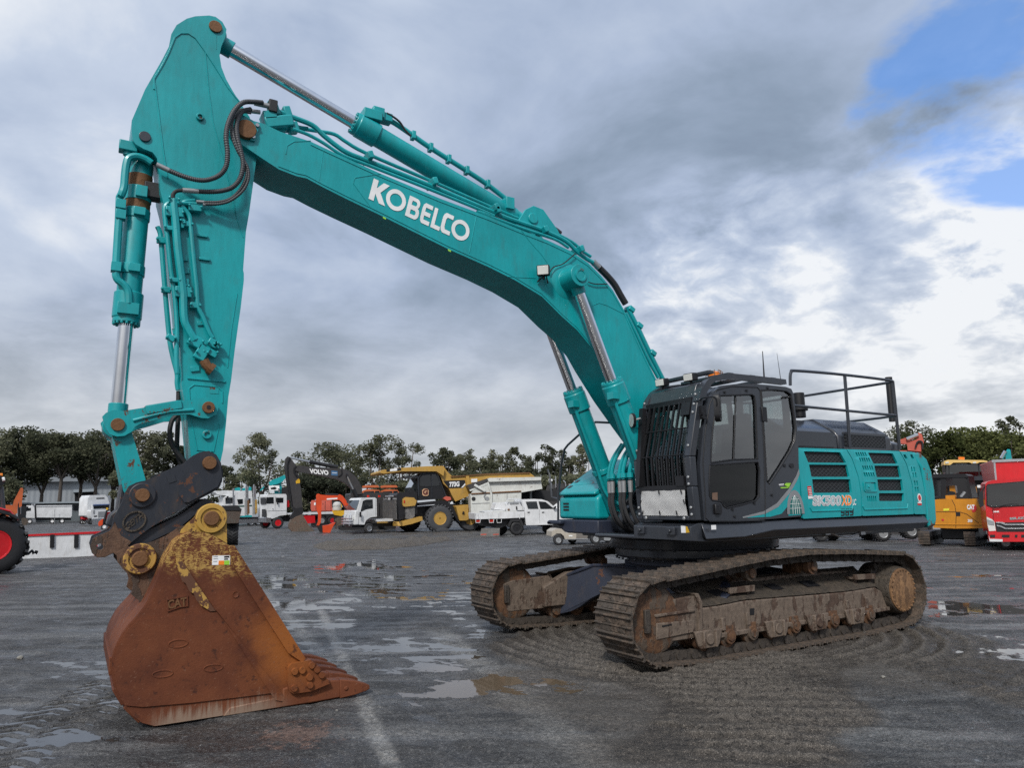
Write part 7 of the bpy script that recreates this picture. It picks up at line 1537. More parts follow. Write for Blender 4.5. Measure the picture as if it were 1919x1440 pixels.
# ---- orange machines behind the white truck
for k, (dx, lab) in enumerate(((0, 'orange machine cab with dark windows behind the white truck'), (330, 'orange machine cab partly hidden by the yellow dump truck canopy'))):
    V = Veh('wheeled_loader', lab, 'loader', (680+k*30, 984-k), cD, 0, 'orange machines parked in the back row')
    s = lambda P: [(x+dx, y) for x, y in P]
    V.poly('cab', ORANGEM, s([(1290, 700), (1340, 575), (1420, 545), (1640, 560), (1680, 640), (1680, 1000), (1290, 1000)]), .1, 2, bevel=.06); V.poly('cab_roof', ORANGEM, s([(1330, 490), (1400, 475), (1610, 475), (1640, 500), (1630, 515), (1340, 520)]), 0, 2.1, bevel=.04)
    V.poly('cab_window', BLACKD, s([(1330, 690), (1370, 590), (1640, 575), (1650, 690)]), .06, .1, bevel=0); V.line('cab_post', ORANGEM, s([(1555, 580), (1555, 690)]), .05, .05)
    V.line('roof_post', BLACK, s([(1420, 515), (1420, 560)]), .06, .3); V.line('roof_post', BLACK, s([(1610, 515), (1610, 560)]), .06, .3); V.wpx(1400+dx, 1130, 10, .6, rim=ORANGEM); V.wpx(1640+dx, 1130, 10, .6, rim=ORANGEM)
    V.line('beacon', AMBER, s([(1440, 665), (1440, 690)]), .1, -.1)
# ---- white light truck
V = Veh('light_truck', 'white light truck with bull bar left of the yellow dump truck', 'truck', cD(1460, 1340), cD, 24)
cb = V.poly('cab', WPAINT, [(1245, 1180), (1240, 950), (1300, 730), (1330, 700), (1560, 695), (1590, 720), (1595, 1040), (1500, 1050), (1440, 1075), (1400, 1110), (1370, 1185)], 0, 1.8, bevel=.06)
V.poly('door_window', BLACKD, [(1300, 960), (1345, 760), (1400, 735), (1520, 730), (1525, 890), (1400, 910)], -.012, .01, cb, bevel=0); V.line('door_seam', GALV, [(1570, 720), (1570, 1030)], .01, -.004, cb)
xf = V.t(*cD(1262, 850), 0)[0]
P = [V.tx(*cD(x, z), xf-(.0 if z < 800 else .12)) for x, z in ((1095, 745), (1280, 735), (1250, 925), (1050, 945))]
mb = MB(); P2 = [Vector((xf+.10, .08, P[0].z)), Vector((xf+.10, 1.72, P[0].z)), Vector((xf-.16, 1.72, P[2].z)), Vector((xf-.16, .08, P[2].z))]; mb.add(P2, [(0, 1, 2, 3)]); V.part('windscreen', mb, GLASSV, cb, smooth=0)
mb = MB(); xx = xf-.14; zt = P[2].z
mb.bb(xx-.08, xx+.2, -.02, 1.82, .55, zt); V.part('front_panel', mb, WPAINT, cb, bevel=.05)
mb = MB()
for z in (.62, .78, .95): mb.tube([(xx-.25, .1, z), (xx-.25, 1.7, z)], .045, 8)
for y in (.45, 1.35): mb.tube([(xx-.25, y, .5), (xx-.25, y, 1.15), (xx-.15, y, 1.25)], .04, 8)
V.part('bull_bar', mb, ALUM)
for y in (.18, 1.62): mb = MB(); mb.box((xx-.09, y, 1.0), (.06, .25, .22)); V.part('headlamp', mb, LENS, cb, bevel=.02)
V.wpx(1460, 1255, 9.4, .25, rim=ALUM); V.wpx(1460, 1255, 9.4, .25, y0=1.5, rim=ALUM)
V.poly('chassis', BLACK, [(1150, 1180), (1900, 1160), (1900, 1210), (1150, 1240)], .4, 1.4, bevel=.02)
for x in (1440, 1640): V.line('beacon', REDL, [(x, 690), (x, 655)], .09, .6)
V.line('side_mirror', BLACK, [(1300, 960), (1300, 1050)], .07, -.2); V.poly('tray', WPAINT, [(1595, 1090), (2100, 1070), (2100, 1110), (1595, 1130)], 0, 2.0, bevel=.02)
# ---- yellow dump truck
V = Veh('dump_truck', 'huge yellow dump truck with flat front tyre and black cab, number on its body', 'dump truck', cE(1120, 1320), cE, 14)
body = V.poly('dump_body', CATY, [(1040, 320), (1180, 210), (1240, 300), (1320, 380), (1500, 370), (1900, 345), (2640, 330), (2760, 420), (2720, 800), (1650, 700), (1380, 810), (1320, 700), (1270, 590), (1180, 510), (1130, 380)], .3, 3.9, bevel=.08)
V.poly('canopy', CATY, [(118, 330), (122, 292), (160, 275), (480, 240), (900, 215), (1180, 208), (1200, 260), (1180, 380), (1110, 330), (1060, 300), (480, 300), (180, 340)], .0, 4.2, body, bevel=.05)
V.poly('canopy_stripe', BLACKD, [(218, 270), (275, 263), (275, 300), (218, 305)], -.03, 0, body, bevel=0); V.poly('canopy_stripe', BLACKD, [(400, 252), (465, 246), (465, 282), (400, 290)], -.03, 0, body, bevel=0); V.poly('canopy_badge', WHITE, [(280, 262), (398, 250), (398, 290), (280, 300)], -.03, 0, body, bevel=0)
V.poly('name_panel', BLACKD, [(1175, 460), (1540, 445), (1550, 490), (1480, 575), (1270, 585)], .27, .3, body, bevel=0)
text_on('773G', V.pt(1282, 562, .25), V.pt(1445, 552, .25), V.pt(1282, 485, .25), WHITE, body, 'lettering', .05)
V.poly('white_flash', WHITE, [(1475, 580), (1545, 500), (1548, 530), (1505, 575)], .26, .28, body, bevel=0); V.poly('body_rib', CATY, [(1555, 370), (1610, 365), (1650, 660), (1600, 690)], .2, .3, body, bevel=.03); V.poly('white_board', WHITE, [(1650, 430), (1750, 425), (1750, 480), (1650, 490)], .25, .3, body, bevel=0)
V.poly('body_rim', RUSTPIN, [(1300, 385), (1900, 338), (2640, 318), (2640, 335), (1900, 356), (1310, 400)], .2, 4.0, body, bevel=.02)
cb = V.poly('cab', BLACK, [(750, 760), (740, 420), (770, 360), (830, 330), (1020, 315), (1080, 340), (1130, 460), (1220, 720), (1210, 760), (800, 790)], .3, 2.0, bevel=.06)
V.poly('door_window', GLASSV, [(785, 550), (785, 420), (830, 370), (960, 355), (970, 555)], .27, .3, cb, bevel=0); V.poly('rear_window', GLASSV, [(990, 550), (985, 345), (1050, 350), (1115, 480), (1110, 545)], .27, .3, cb, bevel=0)
V.line('cab_frame', GREY, [(760, 720), (755, 420), (800, 350), (1020, 320), (1075, 345), (1220, 715)], .04, .27, cb); V.line('cab_frame', GREY, [(980, 340), (985, 750)], .03, .27, cb)
bd = V.poly('sign_board', flat('cream_board', (.62, .38, .22), .6), [(822, 620), (850, 595), (905, 595), (930, 620), (928, 700), (905, 715), (845, 715), (824, 695)], .24, .28, cb, bevel=.01)
text_on('G', V.pt(838, 695, .225), V.pt(912, 690, .225), V.pt(838, 610, .225), flat('brown_letter', (.10, .02, .015), .6), cb, 'lettering', .06)
xw = V.t(*cE(740, 500), .3)[0]
mb = MB(); mb.add([(xw-.45, .35, V.pt(500, 600, .3).z), (xw-.45, 2.3, V.pt(500, 600, .3).z), (xw-.05, 2.3, V.pt(740, 410, .3).z), (xw-.05, .35, V.pt(740, 410, .3).z)], [(0, 1, 2, 3)]); V.part('windscreen', mb, GLASSV, cb, smooth=0)
mb = MB(); za = V.pt(740, 700, .3).z; mb.prism([(xw-.45, za+.5), (xw, za+.1), (xw, za-.6), (xw-.45, za-.1)], .32, 2.3); V.part('cab_nose', mb, BLACK, cb)
V.poly('visor', GREY, [(545, 400), (560, 380), (750, 375), (750, 410)], .3, 2.3, cb, bevel=.02)
nose = V.poly('radiator_shroud', BLACK, [(390, 700), (420, 660), (560, 650), (740, 760), (740, 1010), (500, 1110), (400, 1120)], .3, 3.4, bevel=.05)
xn = V.t(*cE(395, 900), .3)[0]
V.front('grille', mud_steel('dusty_grille', (.05, .05, .05), (.09, .085, .08), (.11, .10, .09), .4), [(160, 790), (385, 785), (395, 1110), (165, 1115)], xn-.06, .04, nose); V.front('grille_badge', WHITE, [(200, 712), (335, 708), (335, 728), (200, 732)], xn-.07, .02, nose); V.front('emblem', WHITE, [(248, 745), (285, 744), (285, 782), (248, 784)], xn-.07, .02, nose)
for a, b in ((165, 230), (325, 385)): text_on('CAT' if a < 200 else '773', *[V.tx(*cE(*p), xn-.075) for p in ((a, 780), (b, 778), (a, 756))], WHITE, nose, 'lettering')
for k in range(5): V.front('grille_bar', GALV, [(160, 840+60*k), (392, 836+60*k), (392, 842+60*k), (160, 846+60*k)], xn-.075, .02, nose)
V.poly('air_cleaner', CATY, [(495, 860), (500, 770), (540, 735), (680, 745), (730, 800), (700, 880), (510, 900)], .0, .6, bevel=.06); V.poly('headlamp', REDL, [(510, 790), (530, 790), (530, 835), (510, 835)], -.03, 0, bevel=.01)
V.poly('flap', mud_steel('dusty_rubber', (.08, .08, .08), (.13, .13, .13), (.16, .155, .15), .5), [(535, 900), (700, 870), (695, 1060), (640, 1110), (540, 1100)], .15, .4, bevel=.03)
V.poly('bumper', CATY, [(460, 1150), (640, 1100), (820, 1060), (830, 1130), (640, 1190), (480, 1225)], .0, 3.9, bevel=.05)
xb = V.t(*cE(470, 1180), 0)[0]; V.front('bumper_face', CATY, [(90, 1140), (470, 1150), (475, 1225), (95, 1220)], xb-.02, .25, None, .03)
V.front('bumper_badge', RUSTPIN, [(140, 1160), (235, 1155), (240, 1200), (150, 1205)], xb-.035, .02)
mb = MB()
for u in (330, 445):
    a_ = V.tx(*cE(u, 1180), xb-.15); t_ = V.tx(*cE(u, 900), xb-.15); mb.tube([a_, t_, t_+Vector((.3, 0, .0))], .03, 6)
for z in (1000, 1080, 1170): p_ = V.tx(*cE(390, z), xb-.15); q_ = V.tx(*cE(330, z), xb-.15); mb.box(p_, (.25, .5, .05))
V.part('ladder', mb, BLACK); mb = MB(); a_ = V.tx(*cE(60, 1180), xb-.1)
mb.tube([a_, a_+Vector((0, 0, 1.4)), a_+Vector((0, -.9, 1.5)), a_+Vector((0, -.9, 0))], .025, 6); V.part('front_rail', mb, BLACK)
V.wpx(1125, 1095, 25.0, .75, y0=-.15, rim=CATY, tyre=TYRED, lug=24, rr=.50); V.wpx(620, 1130, 20, .75, y0=3.2, rim=CATY, tyre=TYRED, lug=24, rr=.5)
mb = MB(); c = V.pt(1160, 1210, -.12); mb.rev((c.x, -.2, .24), (0, 1, 0), [(0, .2), (.02, .42), (.3, .48), (.6, .48), (.7, .42), (.7, .2)], 20); mb.v = [(x, y, max(.01, z*.40)) for x, y, z in mb.v]; V.part('tyre_bulge', mb, TYRED)
V.poly('fender', BLACK, [(760, 830), (1150, 790), (1250, 810), (1330, 880), (1420, 1060), (1470, 1190), (1420, 1140), (1300, 960), (1150, 850), (780, 880)], .1, .8, bevel=.03); V.poly('fuel_tank', CATY, [(1390, 880), (1600, 860), (1605, 1110), (1560, 1130), (1450, 1130)], -.1, .7, bevel=.08)
V.line('tank_cap', BLACK, [(1500, 1000), (1525, 1005)], .10, -.12); V.poly('frame', BLACK, [(700, 900), (1400, 850), (2600, 850), (2600, 1100), (1600, 1150), (700, 1120)], .9, 3.0, bevel=.05)
for x in (1640, 1800): V.wpx(x, 1120, 22, .7, y0=.2 if x < 1700 else 2.6, rim=CATY, tyre=TYRED, rr=.5)
V.poly('bracket', SALMON, [(1180, 760), (1230, 720), (1300, 735), (1310, 780), (1240, 800)], .05, .3, bevel=.03)
# ---- white tipping bin behind the ute
V = Veh('steel_bin', 'worn white steel tipping bin with rust stains standing behind the white ute', 'steel bin', (925, 996), cF, 6)
tbp = V.poly('side_wall', WRUST, [(100, 640), (430, 620), (905, 610), (910, 1000), (110, 1005)], 0, 2.2, bevel=.03); V.poly('upper_wall', WRUST, [(430, 620), (400, 430), (1215, 420), (1240, 560), (905, 620)], .1, 2.3, bevel=.03); V.poly('rim', WRUST, [(370, 400), (400, 388), (1225, 372), (1218, 425), (390, 450)], -.15, 2.5, bevel=.03)
V.poly('end_slope', DGREY, [(45, 500), (370, 395), (400, 430), (90, 570)], .1, 2.4, bevel=.02); V.poly('end_rim', WRUST, [(80, 580), (385, 450), (420, 620), (110, 630), (140, 590), (400, 500), (390, 470), (100, 600)], -.05, .1, bevel=.01)
V.line('prop_arm', WRUST, [(160, 500), (330, 600)], .09, -.15); V.line('latch', GALV, [(330, 640), (315, 690), (335, 720)], .03, -.08); V.line('belt_rib', RUSTPIN, [(110, 640), (905, 600)], .05, -.03); V.line('corner_post', WRUST, [(375, 460), (430, 640), (425, 900)], .08, -.05)
mb = MB(); mb.cyly(*V.t(*cF(148, 720), 0), -.02, .03, .13, n=16); V.part('port_hole', mb, BLACKD); mb = MB(); mb.cyly(*V.t(*cF(365, 715), 0), -.03, .03, .13, n=16); V.part('port_cover', mb, GALV)
V.line('panel_seam', GALV, [(120, 795), (420, 785)], .02, -.01); V.line('panel_seam', GALV, [(680, 640), (680, 740)], .02, -.01)
# ---- white ute with tray
V = Veh('ute', 'white dual-cab ute with dropside tray and white toolbox, black wheels', 'ute', cF(840, 1300), cF, 14)
# nose points right and away: the left end (tail) is nearer
cb = V.poly('cab', WPAINT, [(900, 760), (915, 728), (1100, 722), (1230, 728), (1330, 760), (1440, 855), (1480, 880), (1640, 900), (1690, 960), (1690, 1080), (1400, 1130), (985, 1140), (965, 1000), (955, 870)], 0, 1.75, bevel=.06)
V.poly('rear_window', GLASSV, [(975, 765), (1150, 760), (1178, 880), (1015, 880)], -.012, .01, cb, bevel=0); V.poly('front_window', BLACKD, [(1180, 760), (1290, 768), (1390, 850), (1440, 880), (1210, 882)], -.012, .01, cb, bevel=0)
V.line('door_seam', GALV, [(1190, 890), (1200, 1110)], .008, -.004, cb)
for x in (1005, 1235): V.line('door_handle', BLACKD, [(x, 936), (x+35, 932)], .025, -.015, cb)
V.line('side_mirror', BLACK, [(1430, 850), (1445, 865)], .10, -.12, cb)
ty = V.poly('tray_side', WPAINT, [(170, 950), (955, 915), (958, 1015), (700, 1030), (185, 1045)], -.08, 0, bevel=.015); V.poly('tray_floor', WPAINT, [(180, 1030), (958, 1005), (958, 1020), (180, 1048)], -.05, 1.8, bevel=.01); V.poly('tail_gate', WPAINT, [(165, 950), (180, 945), (190, 1045), (175, 1045)], -.08, 1.85, bevel=.01)
for x in (215, 415, 535, 875): V.line('tray_hinge', WPAINT, [(x, 950), (x+5, 1035)], .025, -.1)
V.line('ladder_rack', WPAINT, [(675, 760), (690, 725), (880, 722), (910, 735), (945, 900)], .03, -.02); V.line('ladder_rack', WPAINT, [(675, 760), (690, 725), (880, 722), (910, 735), (945, 900)], .03, 1.6)
tbx = V.poly('toolbox', WPAINT, [(660, 800), (700, 770), (870, 770), (925, 850), (930, 900), (670, 915)], .15, 1.5, bevel=.03); V.poly('water_tank', WPAINT, [(470, 890), (510, 780), (640, 775), (665, 890)], .3, 1.3, bevel=.06)
V.poly('load_sheet', WPAINT, [(310, 920), (640, 890), (660, 905), (330, 940)], .1, 1.5, bevel=.02); V.line('toolbox_latch', BLACKD, [(830, 840), (835, 890)], .04, .12, tbx); V.line('cap', RUSTPIN, [(700, 880), (712, 905)], .06, .1, tbx); V.poly('box_lid', GALV, [(720, 785), (860, 780), (870, 800), (725, 808)], .12, .15, tbx, bevel=0)
for x in (218, 432): V.poly('tail_lamp', REDL, [(x-30, 1055), (x+30, 1053), (x+30, 1085), (x-28, 1087)], -.02, .05, bevel=.005)
for x in (218, 432, 555): V.line('lamp_guard', WPAINT, [(x-38, 1045), (x-32, 1100), (x+32, 1098), (x+38, 1043)], .02, -.04)
V.wpx(840, 1190, 13.2, .3, y0=.02, rim=BLACK, tyre=RUBBER); V.wpx(1480, 1165, 11.5, .3, y0=.02, rim=BLACK, tyre=RUBBER); V.wpx(600, 1225, 10.5, .3, y0=1.4, rim=BLACK, tyre=RUBBER)
V.poly('chassis', BLACK, [(260, 1060), (960, 1030), (1000, 1140), (700, 1130), (560, 1190), (300, 1150)], .3, 1.4, bevel=.02); V.poly('mud_guard', RUBBER, [(690, 1150), (740, 1040), (900, 1035), (950, 1150), (920, 1160), (880, 1080), (760, 1085), (720, 1170)], -.02, .3, bevel=.01)
V.poly('mud_flap', mud_steel('dusty_flap', (.14, .135, .13), (.20, .195, .19), (.16, .15, .14), .4), [(275, 1190), (565, 1185), (560, 1320), (245, 1318)], -.1, -.07, bevel=0)
for x in (265, 460): V.poly('flap_stripe', SALMON, [(x, 1280), (x+90, 1275), (x+85, 1292), (x-5, 1296)], -.11, -.1, bevel=0)
# ---- black-screened fence and the dark tray in front of the ute
V = Veh('screen_fence', 'sagging black shade-cloth fence on grey posts behind the white ute', 'fence', (1010, 992), cF, 0)
V.poly('shade_cloth', MESHB, [(905, 700), (930, 500), (1040, 490), (1090, 540), (1200, 580), (1340, 590), (1480, 575), (1660, 530), (1790, 540), (1790, 760), (905, 760)], 0, .04, bevel=0)
for x in (1050, 1668): V.line('fence_post', GALV, [(x+8, 480), (x, 1010)], .09, -.1)
V.line('top_rail', GALV, [(930, 475), (1150, 470)], .06, -.06)
V = Veh('box_trailer', 'black steel box trailer with an orange tool lying on its rim', 'trailer', (1023, 1000), cF, 8)
V.poly('tub', DGREY, [(1190, 1030), (1480, 1010), (1500, 1140), (1215, 1160)], 0, 1.5, bevel=.03); V.poly('rim', BLACK, [(1185, 1022), (1490, 1000), (1492, 1022), (1187, 1045)], -.05, 1.55, bevel=.02); V.wpx(1310, 1195, 8.0, .3, y0=.1, rim=BLACK, tyre=RUBBER); V.poly('mudguard', BLACK, [(1230, 1160), (1260, 1120), (1380, 1115), (1420, 1155)], -.02, .3, bevel=.02)
tl = Veh('hand_tool', 'orange and black hand tool lying on the black trailer rim', 'tool', cF(1320, 1180), cF, 0)
tl.line('tool_handle', BLACK, [(1270, 935), (1305, 985)], .05, .3); tl.line('tool_head', YELLOW, [(1295, 1000), (1360, 1000)], .09, .3)
# ---- dark prime mover and pale car behind the tool box
V = Veh('prime_mover', 'dark prime mover with chrome pipes behind the black shade cloth', 'truck', (1055, 985), cF, 0)
V.poly('body', DGREY, [(1300, 560), (1320, 500), (1480, 480), (1560, 470), (1640, 500), (1780, 480), (1800, 900), (1300, 900)], .3, 2.4, bevel=.08); V.poly('cab_glass', GLASSV, [(1340, 520), (1460, 505), (1460, 560), (1345, 570)], .25, .3, bevel=0)
for pts in ([(1390, 560), (1385, 480), (1340, 450)], [(1455, 540), (1450, 360)], [(1610, 520), (1605, 460), (1570, 430)]): V.line('chrome_pipe', ALUM, pts, .05, 0)
V.line('lamp_bar', WPAINT, [(1340, 420), (1400, 430)], .10, .1); V.wpx(1400, 1090, 12, .5, rim=ALUM)
V = Veh('truck', 'pale truck with sloping tan bonnet behind the teal tool box', 'truck', (1100, 990), cJ, 0)
V.poly('bonnet', flat('pale_bonnet', (.50, .46, .42), .4), [(330, 230), (420, 180), (600, 120), (760, 100), (1000, 60), (1080, 60), (1080, 330), (330, 330)], .2, 2.2, bevel=.06); V.poly('dark_side', DGREY, [(180, 330), (240, 260), (360, 190), (500, 140), (420, 250), (380, 420), (180, 420)], 0, .5, bevel=.02); V.line('guard_rail', GALV, [(320, 190), (410, 310)], .07, -.1); V.poly('chassis', BLACK, [(200, 400), (1080, 330), (1080, 900), (200, 900)], .4, 2, bevel=.02)
V = Veh('car', 'white car nose showing between the handrail and the teal tool box', 'car', (1045, 1001), cJ, 0)
V.poly('body', WPAINT, [(-60, 640), (80, 530), (240, 520), (300, 620), (300, 840), (-60, 840)], 0, 1.7, bevel=.08); V.poly('window', BLACKD, [(80, 620), (100, 560), (230, 550), (240, 640), (160, 650)], -.02, .02, bevel=0); V.poly('lamp', LENS, [(100, 660), (135, 655), (135, 690), (105, 690)], -.03, 0, bevel=.01); V.poly('bumper', BLACK, [(60, 720), (200, 715), (200, 790), (60, 800)], -.05, .1, bevel=.02); V.wpx(20, 880, 9, .25, rim=GALV); V.wpx(260, 880, 9, .25, rim=GALV)
# ---- golf cart
V = Veh('golf_cart', 'beige golf cart with small wheels under the excavator front step', 'golf cart', cJ(60, 1275), cJ, 12)
V.poly('body', BEIGE, [(-60, 1140), (-50, 1040), (10, 1000), (110, 1000), (150, 1040), (190, 1070), (360, 1080), (360, 1150), (340, 1190), (170, 1180), (150, 1120), (100, 1080), (30, 1080), (-30, 1120)], -.02, 1.1, bevel=.03)
V.poly('side_panel', flat('taupe_panel', (.16, .145, .13), .5), [(355, 1075), (560, 1080), (545, 1180), (345, 1190)], 0, 1.1, bevel=.02); V.poly('rear_body', BLACK, [(545, 1090), (800, 1080), (790, 1160), (620, 1110), (560, 1190)], .02, 1.1, bevel=.03); V.poly('bag_well', GALV, [(820, 1085), (930, 1085), (920, 1200), (830, 1200)], .1, 1.0, bevel=.02); V.poly('sill_decal', WHITE, [(235, 1110), (295, 1110), (295, 1130), (235, 1130)], -.03, 0, bevel=0); V.poly('seat', SEAT, [(330, 960), (600, 955), (610, 1080), (340, 1085)], .1, 1.0, bevel=.04)
V.wpx(60, 1190, 9.4, .2, y0=-.04, rim=GALV); V.wpx(690, 1190, 10.0, .2, y0=-.04, rim=GALV); V.wpx(300, 1215, 8.4, .2, y0=.9, rim=GALV); V.wpx(900, 1180, 9.4, .2, y0=.9, rim=GALV)
V.line('floor_edge', GALV, [(170, 1180), (560, 1172)], .02, -.03)
# ---- amber digger on the right
V = Veh('mini_excavator', 'amber compact excavator with black cab frame beside the red truck', 'excavator', cG(620, 1285), cG, -8)
bd = V.poly('house', CATO, [(60, 735), (110, 724), (570, 720), (590, 780), (640, 860), (700, 900), (700, 1065), (320, 1070), (60, 1060)], 0, 1.9, bevel=.08)
V.line('panel_seam', BLACKD, [(275, 730), (310, 800), (325, 900), (320, 1060)], .008, -.004, bd); V.line('panel_seam', BLACKD, [(90, 872), (370, 875), (450, 900), (590, 1005)], .008, -.004, bd); V.line('lower_rib', CATO, [(70, 1020), (690, 1025)], .02, -.01, bd)
V.poly('lock_plate', BLACKD, [(322, 880), (372, 880), (372, 920), (322, 920)], -.02, 0, bd, bevel=0); mb = MB(); mb.cyly(*V.t(*cG(168, 968), 0), -.012, 0, .04, n=14); V.part('red_reflector', mb, REDD, bd); V.poly('yellow_sticker', flat('yellow_sticker', (.75, .7, .05), .5), [(175, 836), (242, 832), (242, 858), (175, 862)], -.012, 0, bd, bevel=0)
V.poly('red_badge', REDD, [(505, 800), (535, 788), (558, 800), (570, 840), (545, 875), (520, 880), (505, 850)], -.012, 0, bd, bevel=0); text_on('CAT', V.pt(455, 842, -.016), V.pt(540, 842, -.016), V.pt(452, 792, -.016), WHITE, bd, 'lettering', .06); text_on('308', V.pt(462, 994, -.016), V.pt(514, 994, -.016), V.pt(462, 962, -.016), WHITE, bd, 'lettering', .04)
fr = V.poly('cab_frame', BLACK, [(40, 470), (60, 435), (430, 432), (465, 460), (515, 715), (200, 720), (40, 716)], .45, 1.7, bevel=.03, holes=([(210, 700), (205, 470), (420, 462), (448, 500), (480, 700)], [(65, 700), (62, 490), (140, 485), (150, 690)]), ref=.45)
V.poly('roof', BLACK, [(35, 445), (60, 428), (430, 426), (470, 455), (460, 470), (35, 475)], .4, 1.75, bevel=.03); V.poly('seat', CATO, [(245, 570), (310, 562), (320, 660), (250, 665)], .8, 1.2, bevel=.03); V.poly('engine_cover', CATO, [(200, 680), (310, 676), (312, 722), (200, 722)], .2, .5, bevel=.02); V.poly('muffler', BLACK, [(225, 640), (250, 628), (300, 640), (300, 678), (225, 680)], .25, .5, bevel=.03)
for xs_, yy_ in (((-110, 80), .0), ((425, 700), .0)):
    mb = MB(); a_ = V.t(*cG(xs_[0], 1120), .0); b_ = V.t(*cG(xs_[0]+150, 1290), 0); x0, x1 = a_[0], b_[0]; zt = V.t(*cG(0, 1105), 0)[1]
    prof = rrect(-.2, .02, 2.4, zt, .28, 5); n = len(prof)
    mb.prismx(prof, x0, x1); cr_ = V.part('crawler', mb, RUBBER, bevel=.02)
    g_ = MB()
    for k in range(9): g_.bb(x0-.005, x1+.005, -.235, -.19, .06+k*zt/9.5, .06+k*zt/9.5+.035)
    V.part('grouser', g_, SHOE, cr_)
mb = MB(); mb.box((V.t(*cG(330, 1150), 0)[0], 1.1, .45), (1.2, 1.0, .5)); V.part('undercarriage', mb, BLACK, bevel=.05)
V.poly('front_block', BLACK, [(580, 640), (650, 630), (660, 800), (610, 820), (575, 720)], -.1, .3, bevel=.04); V.poly('beacon', WHITE, [(570, 560), (620, 555), (615, 590), (575, 590)], .1, .3, bevel=.03)
# ---- yellow wheel loader behind
V = Veh('wheel_loader', 'yellow wheel loader with glass cab behind the amber compact excavator', 'loader', (1800, 1003), cG, 4)
cb = V.poly('cab', BLACK, [(195, 320), (690, 310), (700, 760), (200, 760)], .1, 1.7, bevel=.05, holes=([(250, 450), (245, 320), (580, 310), (590, 440), (580, 455)], [(600, 440), (595, 320), (680, 315), (690, 440)], [(210, 440), (208, 330), (235, 330), (240, 440)]), ref=.1)
V.poly('windscreen', GLASSV, [(205, 320), (690, 312), (695, 452), (205, 455)], .14, .16, cb, bevel=0); text_on('XCMG', V.pt(312, 328, .08), V.pt(460, 326, .08), V.pt(312, 304, .08), flat('grey_lettering', (.40, .44, .46), .5), cb, 'lettering', .03)
V.poly('cab_roof', flat('cream_yellow', (.72, .48, .16), .45), [(178, 320), (185, 275), (230, 262), (640, 265), (692, 275), (690, 290), (600, 290), (570, 305), (510, 305), (480, 292), (290, 295), (255, 322)], -.1, 1.9, bevel=.04)
for x in (218, 540): V.poly('roof_lamp', LENS, [(x-20, 286), (x+20, 283), (x+20, 302), (x-20, 305)], -.13, -.1, bevel=.005)
V.line('beacon', AMBER, [(386, 260), (386, 230)], .13, .5, n=10); V.poly('mirror', BLACK, [(160, 335), (195, 330), (195, 410), (165, 415)], -.1, 0, bevel=.03); V.poly('mirror', BLACK, [(640, 345), (700, 340), (700, 420), (645, 425)], -.2, -.1, bevel=.03)
V.poly('lift_frame', GREY, [(480, 470), (560, 458), (750, 455), (760, 480), (700, 500), (490, 505)], -.3, .1, bevel=.04); V.poly('front_frame', BLACK, [(490, 500), (700, 500), (690, 900), (500, 900)], .2, 1.4, bevel=.05); V.poly('lift_cylinder', CATO, [(510, 590), (560, 575), (570, 650), (520, 655)], -.1, .2, bevel=.03); V.line('lift_link', GALV, [(430, 640), (380, 700)], .07, .1)
V.K = cI
V.poly('body', DGREY, [(200, 250), (1900, 250), (1900, 470), (250, 470)], .8, 2.2, bevel=.06)
V.wpx(1900, 420, 13, .6, y0=.6, rim=GALV, tyre=TYRE, lug=16, rr=.62); V.wpx(1500, 420, 13, .6, y0=.6, rim=GALV, tyre=TYRE, lug=16, rr=.62)
V = Veh('tractor', 'dark tractor whose lugged tyres show under the teal excavator', 'tractor', (1654, 1015.5), cI, 24)
V.wpx(1150, 440, 14.5, .5, rim=GALV, tyre=TYRE, lug=18, rr=.60); V.wpx(1545, 410, 14.5, .5, rim=GALV, tyre=TYRE, lug=18, rr=.60)
V.wpx(300, 455, 13, .45, y0=.3, rim=BLACK, tyre=TYRE, lug=16); V.wpx(960, 440, 13.5, .5, y0=1.6, rim=BLACK, tyre=TYRE, lug=16); V.wpx(460, 440, 13, .5, y0=1.6, rim=BLACK, tyre=TYRE, lug=16)
V.poly('body', DGREY, [(200, 0), (1500, 0), (1500, 380), (250, 400)], .5, 1.6, bevel=.06); V.poly('axle_housing', BLACK, [(300, 380), (1500, 360), (1500, 420), (300, 440)], .7, 1.4, bevel=.04)
# ---- red box truck, front on
V = Veh('box_truck', 'red box truck with chrome grille seen head on at the right edge', 'truck', cG(910, 1330), cG, 6)
cb = V.poly('cab', RED, [(668, 545), (690, 520), (760, 500), (1100, 485), (1440, 495), (1460, 560), (1480, 1120), (705, 1120), (690, 1040), (668, 800)], 0, 1.6, bevel=.08)
V.poly('windscreen', GLASSV, [(685, 570), (700, 555), (1120, 520), (1420, 535), (1440, 790), (1100, 795), (740, 812), (690, 790)], -.03, .0, cb, bevel=0); V.line('windscreen_seal', BLACKD, [(685, 570), (700, 553), (1120, 518), (1420, 533), (1440, 790), (1100, 798), (740, 815), (688, 795), (685, 570)], .018, -.02, cb)
V.line('wiper', BLACK, [(750, 840), (870, 800), (980, 782), (1060, 785)], .012, -.06, cb)
V.line('panel_seam', BLACKD, [(755, 830), (762, 990)], .006, -.004, cb)
text_on('ISUZU', V.pt(960, 965, -.02), V.pt(1180, 955, -.02), V.pt(958, 940, -.02), GALV, cb, 'lettering', .06); text_on('NNR', V.pt(765, 880, -.02), V.pt(830, 878, -.02), V.pt(765, 864, -.02), WHITE, cb, 'lettering', .05)
V.poly('lower_grille', BLACKD, [(780, 1000), (1460, 985), (1470, 1105), (800, 1108)], -.02, 0, cb, bevel=0)
